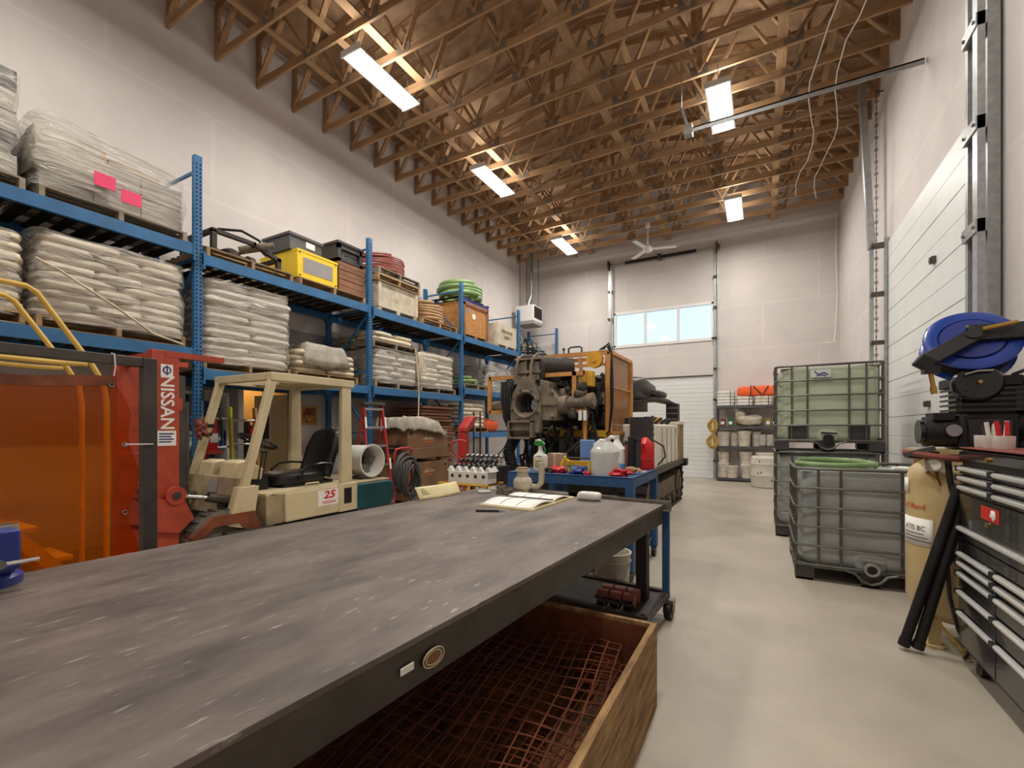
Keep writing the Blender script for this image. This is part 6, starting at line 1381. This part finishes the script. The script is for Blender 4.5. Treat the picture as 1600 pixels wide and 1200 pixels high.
MB().tube([(cx-.1, cy-.24, 1.4), (cx-.1, cy-.29, 1.25), (cx-.07, cy-.29, 1.1), (cx-.01, cy-.29, .98), (cx+.06, cy-.29, .88), (cx+.15, cy-.26, .78), (cx+.2, cy-.2, .7)], .018, 8).build('black_cable', 'rubber', cp_)
for o in [o for o in bpy.data.objects if o.name not in _before]:
    if o.parent == cp_: o.location.z -= .1; o.location.x += .0
# lettering wrapped on the tank face
def onarc(body, size, m, z, a0, name='maker_name', up=.004):
    o = text(name, body, size, m, cp_, (0, 0, 0), (1, 0, 0), (0, 0, 1)); me = o.data; off = OFF[cp_.name]
    for v in me.vertices:
        x = v.co.x+off[0]; zz = v.co.z+off[2]; a = a0+x/(rt+up); d = rt+up-(v.co.y+off[1])*.5
        v.co = (cx+d*math.cos(a)-off[0], cy+d*math.sin(a)-off[1], z+zz-off[2])
onarc('Ingersoll Rand', .056, 'logo_red', .95, R(-173))
def arcplate(a0, a1, z0, z1, m, name, d=.004, par=None): return MB().grid(lambda u, v: (cx+(rt+d)*math.cos(a0+(a1-a0)*u), cy+(rt+d)*math.sin(a0+(a1-a0)*u), z0+(z1-z0)*v), 10, 2).build(name, m, par or cp_, solid=.003)
nl = arcplate(R(-182), R(-128), .68, .87, 'paper', 'paper_notice')
onarc('ATIS BC', .05, 'ink', .8, R(-156), 'notice_text', .0075)
for i in range(3): arcplate(R(-176), R(-140+5*i), .76-i*.025, .764-i*.025, 'ink', 'notice_line', .007, nl)
arcplate(R(-186), R(-168), 1.04, 1.14, 'paper', 'small_label')
b = MB().tube([(cx-.33, 4.02, 1.335), (cx-.25, 3.98, 1.32), (cx-.1, 3.96, 1.3), (cx+.05, 3.95, 1.29), (cx+.2, 3.96, 1.3), (1.6, 4.0, 1.4), (1.68, 4.0, 1.7), (1.66, 4.0, 2.02), (1.58, 4.02, 2.14), (1.45, 4.02, 2.16)], .02, 8)
b.build('air_hose', 'hose_red', None, (cx, 3.96, 1.29), label='red rubber air hose running from compressor to reel', cat='hose')
for i, pts in enumerate(([(1.1, 3.99, .78), (.98, 3.97, .68), (.93, 3.97, .5), (.95, 3.98, .3), (1.08, 3.97, .12), (1.16, 3.98, .012)], [(1.12, 3.985, .72), (1.05, 3.96, .6), (1.06, 3.96, .4), (1.1, 3.96, .2), (1.16, 3.99, .06), (1.13, 3.96, .012)])):
    MB().tube(pts, .011, 6).build('power_cord', 'pipe_dark' if i else 'rope', None, pts[-1], label=['brown cord hanging in a loop beside the compressor foot', 'dark cord hanging straight beside the tool chest'][i], cat='cord')
# ---------------------------------------------------------------- hose reel on the wall
hr = T('hose_reel', 'blue hose reel on a black swing arm', 'hose reel', (1.7, 4.2, 2.0))
ax = Vector((-.06, -.8, .5)).normalized(); c = Vector((1.22, 4.2, 2.05))
for s in (-.07, .07):
    MB().lathe([(.08, -.004), (.165, -.006), (.172, .008), (.225, .012), (.245, 0), (.245, -.008), (.225, -.004), (.172, -.012), (.08, -.012)], c+ax*s, 40, ax).build('disc', 'blue_reel', hr)
MB().cyl(c-ax*.07, c+ax*.07, .16, n=28).build('hose_drum', 'blue_reel', hr)
for k in range(4): MB().torus(c+ax*(-.05+.033*k), .2, .017, ax, 36, 7).build('wound_hose', 'rubber', hr)
MB().cyl(c+ax*.072, c+ax*.085, .16, n=30).build('disc_recess', 'blue_vice', hr)
MB().cyl(c+ax*.086+Vector((.02, 0, -.09)), c+ax*.089+Vector((.02, 0, -.09)), .03, n=16).build('badge', 'rope', hr)
hub = c+ax*.1
MB().bar(hub+Vector((-.26, -.12, -.16)), hub+Vector((.04, 0, .03)), .1, .03, up=ax).build('swing_arm', 'black', hr, bevel=.004)
MB().bar(hub+Vector((-.02, 0, .02)), Vector((1.72, 4.12, 2.12)), .13, .03, up=ax).build('swing_arm', 'black', hr, bevel=.004)
MB().cyl(hub-ax*.02, hub+ax*.04, .045, n=16).build('hub_cap', 'black_gloss', hr)
for d in ((-.03, .05), (.02, -.03), (.05, .02), (-.06, -.02)): MB().cyl(hub+ax*.02+Vector((d[0], 0, d[1])), hub+ax*.03+Vector((d[0], 0, d[1])), .01, n=6).build('bolt', 'steel', hr)
e = hub+Vector((-.27, -.12, -.17)); MB().box(e, (.1, .07, .09), Matrix.Rotation(.6, 3, 'Y')).build('roller_guide', 'black', hr, bevel=.012); MB().box(e+Vector((.03, 0, -.05)), (.08, .08, .05)).build('hose_stop', 'black', hr)
MB().cyl(e+Vector((.03, 0, -.07)), e+Vector((.045, 0, -.17)), .013, n=10).cyl(e+Vector((.043, 0, -.16)), e+Vector((.05, 0, -.21)), .018, n=8).build('hose_nozzle', 'brass', hr)
MB().cyl(hub+Vector((.04, -.03, .04)), hub+Vector((.2, -.03, .07)), .014, n=8).build('swivel_fitting', 'brass', hr)
MB().bx(1.66, 1.74, 4.02, 4.24, 1.92, 2.3).build('wall_bracket', 'iron_black', hr); MB().bx(1.7, 1.74, 3.95, 4.3, 1.85, 2.38).build('mount_board', 'pallet_wood', hr)
# ---------------------------------------------------------------- black tool chest with drawers
tc_ = T('rolling_tool_chest', 'black rolling tool chest with long chrome drawer pulls', 'tool chest', (1.36, 3.3, 0))
X0, X1, Ya, Yb = 1.08, 1.62, 2.55, 3.87
MB().bx(X0+.012, X1, Ya, Yb, .13, .86).build('lower_cabinet', 'black', tc_, bevel=.004)
MB().bx(X0+.012, X1-.02, Ya+.02, Yb-.01, .87, 1.36).build('upper_cabinet', 'black', tc_, bevel=.004)
MB().prism([(X0+.0, 1.3), (X1-.02, 1.3), (X1-.02, 1.375), (X0+.05, 1.375), (X0+.0, 1.345)], 'xz', Ya+.01, Yb).build('top_lid', 'black_gloss', tc_)
MB().bx(X0-.004, X1-.01, Ya+.02, Yb-.02, 1.372, 1.378).build('top_mat', 'hose_red', tc_)
ymid = 3.36
def drawer(ya, yb, z0, z1):
    d = MB().bx(X0-.006, X0+.014, ya+.006, yb-.006, z0+.004, z1-.004).build('drawer', 'black_gloss', tc_, bevel=.003)
    MB().bx(X0-.022, X0-.004, ya+.008, yb-.008, z1-.036, z1-.012).bx(X0-.026, X0-.02, ya+.008, yb-.008, z1-.03, z1-.018).build('drawer_pull', 'pull_metal', d)
    for y in (ya+.012, yb-.012): MB().bx(X0-.027, X0-.004, y-.012, y+.012, z1-.04, z1-.008).build('pull_end', 'black', d)
zs = [1.27, 1.21, 1.15, 1.06]
for z1, z0 in ((1.27, 1.212), (1.212, 1.155), (1.155, 1.095)):
    drawer(ymid, Yb-.02, z0, z1); drawer(Ya+.03, ymid, z0, z1)
MB().bx(X0-.004, X0+.014, Ya+.03, Yb-.02, .885, 1.09).build('drawer', 'black_gloss', tc_)
for z1, z0 in ((.925, .80), (.74, .68), (.68, .615), (.615, .5), (.5, .37), (.37, .16)):
    if z1 > .9: drawer(Ya+.01, Yb-.01, .81, .9)
    else: drawer(ymid-.02, Yb-.01, z0, z1); drawer(Ya+.01, ymid-.02, z0, z1)
MB().bx(X0-.006, X0+.014, Ya+.01, Yb-.01, .745, .808).build('drawer', 'black_gloss', tc_)
for z in (1.32, .965): MB().cyl((X0-.012, ymid+.08, z), (X0+.01, ymid+.08, z), .014, n=12).build('lock', 'brass', tc_)
bg_ = MB().bx(X0-.008, X0-.003, 3.3, 3.52, .99, 1.065).build('name_badge', 'logo_red', tc_, bevel=.003)
MB().ell((X0-.011, 3.35, 1.03), (.004, .03, .025), 12, 8, 1, 1, .4, 2).tube([(X0-.01, 3.33, 1.03), (X0-.01, 3.37, 1.05), (X0-.01, 3.38, 1.02)], .006, 5).build('badge_mark', 'white_ink', bg_)
for y in (Ya+.12, Yb-.1):
    for x in (X0+.08, X1-.08): cst = MB().cyl((x-.022, y, .06), (x+.022, y, .06), .06, n=18).build('caster', 'black', tc_); MB().bx(x-.035, x+.035, y-.04, y+.04, .118, .132).bx(x-.034, x-.026, y-.02, y+.02, .05, .12).bx(x+.026, x+.034, y-.02, y+.02, .05, .12).cyl((x-.036, y, .06), (x+.036, y, .06), .02, n=10).build('caster_fork', 'steel', cst)
for y in (3.81,): MB().tube([(X1-.1, Yb, 1.0), (X1-.1, Yb+.03, 1.0), (X0+.1, Yb+.03, 1.0), (X0+.1, Yb, 1.0)], .012, 6).build('side_handle', 'chrome', tc_)
ZC_ = 1.378
t = T('marker_tub', 'white scalloped tub of markers on the tool chest', 'tub', (1.2, 3.62, ZC_))
for k in range(5): MB().lathe([(.036, 0), (.04, .005), (.042, .075), (.036, .075), (.034, .01)], (1.17+.012*(k % 2), 3.52+k*.07, ZC_), 16).build('cup', 'plastic_white', t)
rr = random.Random(5)
for k in range(9):
    y = 3.5+k*.036; m = ['red_plastic', 'plastic_white', 'red_plastic', 'hose_tan', 'plastic_white', 'cream', 'plastic_white', 'dark_box', 'grey_board'][k]
    q = T('marker_pen', ['first', 'second', 'third', 'fourth', 'fifth', 'sixth', 'seventh', 'eighth', 'ninth'][k]+' upright marker from the near end of the scalloped tub', 'marker', (1.18, y, ZC_+.01), 'markers in the tub')
    MB().cyl((1.175, y, ZC_+.012), (1.17+rr.uniform(-.02, .02), y+rr.uniform(-.02, .02), ZC_+.13+rr.uniform(0, .03)), .011, n=8).build('barrel', m, q)
t = T('plastic_bottle', 'clear plastic bottle at the right picture edge', 'bottle', (1.2, 3.14, ZC_)); MB().lathe([(.07, 0), (.075, .02), (.075, .13), (.05, .2), (.02, .23), (.02, .26)], (1.22, 3.14, ZC_), 20).build('body', 'clear_bag', t); MB().cyl((1.22, 3.14, ZC_+.255), (1.22, 3.14, ZC_+.285), .024, n=12).build('cap', 'black', t); MB().lathe([(.065, .0), (.068, .05)], (1.22, 3.14, ZC_+.005), 18).build('fluid', 'hose_tan', t)
# leaning pipes
for i, (p, q) in enumerate((((.83, 3.97, .03), (1.1, 3.93, 1.13)), ((.9, 3.96, .03), (1.13, 3.94, 1.06)))):
    t = T('steel_pipe', ['left of two dark pipes leaning on the tool chest', 'right of two dark pipes leaning on the tool chest'][i], 'pipe', p, 'leaning pipes')
    MB().cyl(p, q, .03, n=16).build('pipe', 'pipe_dark', t)
    d = (Vector(q)-Vector(p)).normalized()
    MB().cyl(Vector(p)-d*.001, Vector(p)+d*.05, .034, n=16).build('thread_collar', 'pipe_dark', t)
# ---------------------------------------------------------------- steel shelf at the end wall
sh = T('steel_shelf', 'grey steel shelving full of pails against the end wall', 'shelf', (-.42, 14.3, 0))
sx0, sx1, sy0, sy1 = -1.16, .5, 14.02, 14.48
for x in (sx0, sx1-.04):
    for y in (sy0, sy1-.04): MB().bx(x, x+.04, y, y+.04, 0, 2.1).build('post', 'shelf_steel', sh)
for z in (.1, .98, 1.54, 2.1): MB().bx(sx0, sx1, sy0-.005, sy1, z-.07, z).build('shelf_board', 'shelf_steel', sh)
def pail(x, y, z, r, h, label, m='bucket', lid=True):
    t = T('pail', label, 'pail', (x, y, z), 'pails on the steel shelf'); bucket(t, x, y, z, r, h, m, lid)
pail(-1.0, 14.22, .1, .17, .39, 'white pail at the left on the lowest shelf'); pail(-.76, 14.15, .1, .155, .33, 'stained pail with black mark in front on the lowest shelf')
pail(-.4, 14.2, .1, .16, .36, 'white pail at the middle of the lowest shelf'); pail(-.98, 14.28, .495, .15, .32, 'pail stacked on the left lowest pail'); pail(-.42, 14.22, .465, .165, .36, 'pail stacked with a wire handle on the middle lowest pail')
pail(-.98, 14.25, .98, .165, .4, 'pale pail at the left on the second shelf'); pail(-.71, 14.3, .98, .115, .38, 'narrow pail second on the second shelf'); pail(-.46, 14.2, .98, .17, .42, 'large lidded pail in the middle of the second shelf'); pail(-.16, 14.28, .98, .12, .4, 'greyish pail right of the large lidded pail', 'barrel')
t = T('white_canister', 'pair of strapped white canisters on the second shelf', 'canister', (.06, 14.25, .98))
for k in range(2): MB().ell((-.01+k*.17, 14.25, 1.15), (.085, .1, .17), 18, 10, .5, .35).build('canister', 'barrel', t); MB().cyl((-.01+k*.17, 14.25, 1.31), (-.01+k*.17, 14.25, 1.35), .035, n=12).build('cap', 'black', t)
t = T('pipe_end', 'black pipe with open end lying on the second shelf', 'pipe', (.28, 14.25, .98)); MB().lathe([(.07, 0), (.085, 0), (.085, .35), (.06, .35), (.06, .02)], (.27, 14.1, 1.067), 18, (0, 1, 0)).build('tube', 'grey_board', t); MB().cyl((.27, 14.11, 1.067), (.27, 14.12, 1.067), .058, n=16).build('bore', 'black', t)
t = T('white_sack', 'tied white sack slumped on the third shelf', 'sack', (-.42, 14.25, 1.54)); MB().ell((-.34, 14.25, 1.69), (.33, .17, .15), 20, 12, .6, .6, .25, 3).build('body', 'sack', t); MB().ell((-.56, 14.22, 1.86), (.14, .12, .09), 16, 10, .8, .8, .35, 6).build('tied_neck', 'sack', t); MB().torus((-.53, 14.22, 1.79), .06, .012, (.4, 0, 1), 16, 5).build('tie', 'rope', t)
for i, (x, w, h, m, lb) in enumerate(((-1.0, .14, .2, 'hose_red', 'maroon can at the left of the third shelf'), (-.8, .13, .2, 'green_plastic', 'green can with white label on the third shelf'), (.12, .12, .22, 'rope', 'brown can right of the white sack'), (.28, .12, .2, 'ink_blue', 'blue and white can at the right of the third shelf'))):
    t = T('paint_can', lb, 'can', (x, 14.2, 1.54), 'cans on the third shelf'); MB().lathe([(w/2*.98, 0), (w/2, .006), (w/2, h-.006), (w/2*1.03, h), (w/2*.9, h), (w/2*.88, h-.008)], (x, 14.2, 1.54), 18).build('can', m, t); MB().bx(x-.05, x+.04, 14.2-w/2-.004, 14.2-w/2+.012, 1.59, 1.67).build('label_sheet', 'paper', t)
for i, (x, w, n_, lb) in enumerate(((-.93, .46, 5, 'tall pile of folded white sheets on the shelf top'), (-.45, .4, 3, 'lower pile of folded white sheets under the orange roll'), (0.0, .44, 3, 'grimy folded sheets at the right under the orange roll'))):
    t = T('folded_sheets', lb, 'cloth pile', (x, 14.25, 2.1), 'folded sheets on the shelf'); 
    for k in range(n_): MB().ell((x+.008*(k % 2), 14.25, 2.1+.045+k*.085), (w/2, .19, .052), 20, 8, .35, .5, .05, k+i).build('sheet', 'plastic_white' if i < 2 else 'bucket', t)
    MB().tube([(x+w*.28, 14.055, 2.1), (x+w*.28, 14.045, 2.1+n_*.085), (x+w*.28, 14.2, 2.115+n_*.085)], .009, 5).build('strap', 'dark_box', t)
t = T('orange_roll', 'bright orange tarp roll strapped on the folded sheets', 'tarp roll', (-.2, 14.25, 2.37))
MB().ell((-.15, 14.25, 2.37+.135), (.48, .18, .14), 26, 14, .3, .35, .05, 4).build('roll', 'orange_bag', t)
MB().tube([(-.3, 14.052, 2.38), (-.3, 14.048, 2.62), (-.29, 14.06, 2.655)], .012, 5).tube([(-.24, 14.05, 2.64), (-.06, 14.046, 2.42), (.0, 14.046, 2.41), (.12, 14.05, 2.63)], .012, 5).build('strap', 'black', t)
t = T('rope_coil', 'yellow-brown rope coils hung at the shelf side', 'rope', (-1.22, 14.0, 1.0))
for k in range(9): MB().tube([(-1.25+.02*math.sin(k*2)+(.035+.011*k)*math.sin(a), 13.97-.006*k, 1.55+(.14+.02*(k % 4))*math.cos(a)) for a in [2*PI*i/18 for i in range(18)]], .012, 5, True).build('loop', 'rope', t)
for k in range(9): MB().tube([(-1.26+.02*math.sin(k*2)+(.04+.013*k)*math.sin(a), 13.97-.006*k, 1.1+(.14+.02*(k % 4))*math.cos(a)) for a in [2*PI*i/18 for i in range(18)]], .012, 5, True).build('loop', 'rope', t)
MB().cyl((-1.24, 13.96, 1.3), (-1.24, 13.96, 1.36), .04, n=10).build('wrap_knot', 'rope', t); MB().cyl((-1.18, 14.05, 1.76), (-1.24, 13.94, 1.76), .012, n=8).build('hook', 'steel_dark', t)
t = T('white_barrel', 'squat white plastic barrel in front of the shelf', 'barrel', (.04, 13.1, 0))
MB().lathe([(.31, 0), (.335, .03), (.34, .3), (.345, .31), (.34, .32), (.34, .58), (.345, .59), (.34, .6), (.335, .74), (.3, .78), (.22, .79), (.22, .86), (.2, .86), (.05, .862)], (.06, 13.1, 0), 32).build('drum', 'barrel', t)
for i, (a, z) in enumerate(((-2.1, .37), (-1.9, .39), (-2.0, .66), (-1.2, .2))): MB().ell((.06+.343*math.cos(a), 13.1+.343*math.sin(a), z), (.012, .012, .028), 8, 6).build('stain', 'ink', t)
MB().bx(-.17, .29, 12.95, 13.05, .84, .868).build('lid_bar', 'barrel', t)
# ---------------------------------------------------------------- unit heater and ceiling fan
t = T('unit_heater', 'white hanging unit heater with flue in the far corner', 'heater', (-6.75, 13.5, 5.0))
MB().bx(-7.2, -6.55, 13.3, 14.0, 5.0, 5.52).build('casing', 'white_paint', t, bevel=.01); MB().bx(-6.552, -6.54, 13.36, 13.94, 5.1, 5.48).build('grille_opening', 'black', t)
for k in range(6): MB().box((-6.535, 13.65, 5.14+k*.062), (.03, .56, .012), Matrix.Rotation(.5, 3, 'Y')).build('louvre', 'steel_dark', t)
MB().bx(-7.2, -6.54, 13.3, 14.0, 4.9, 5.0).build('base_tray', 'grey_board', t)
MB().tube([(-6.9, 13.6, 5.5), (-6.9, 13.62, 5.65), (-6.85, 13.75, 5.95), (-6.85, 13.75, 6.1), (-6.85, 13.75, 7.6)], .07, 12).build('flue_pipe', 'galv', t)
for x in (-7.1, -6.65):
    for y in (13.4, 13.9): MB().cyl((x, y, 5.5), (x, y, ZC+.05), .012, n=6).build('hanger_rod', 'steel_dark', t)
t = T('ceiling_fan', 'white three-blade ceiling fan near the end wall', 'fan', (-2.79, 12.8, 6.4))
MB().lathe([(.02, -.02), (.1, 0), (.13, .05), (.11, .12), (.04, .15), (.02, .16)], (-2.79, 12.8, 6.35), 24).build('motor', 'white_paint', t); MB().cyl((-2.79, 12.8, 6.5), (-2.79, 12.8, 7.1), .018, n=8).build('down_rod', 'white_paint', t); MB().lathe([(.07, 0), (.05, .1), (.02, .12)], (-2.79, 12.8, 7.03), 16).build('canopy', 'white_paint', t)
for k in range(3):
    a = R(15+120*k); d = Vector((math.cos(a), math.sin(a), 0)); MB().bar(Vector((-2.79, 12.8, 6.42))+d*.12, Vector((-2.79, 12.8, 6.42))+d*.75, .13, .012).build('blade', 'white_paint', t)
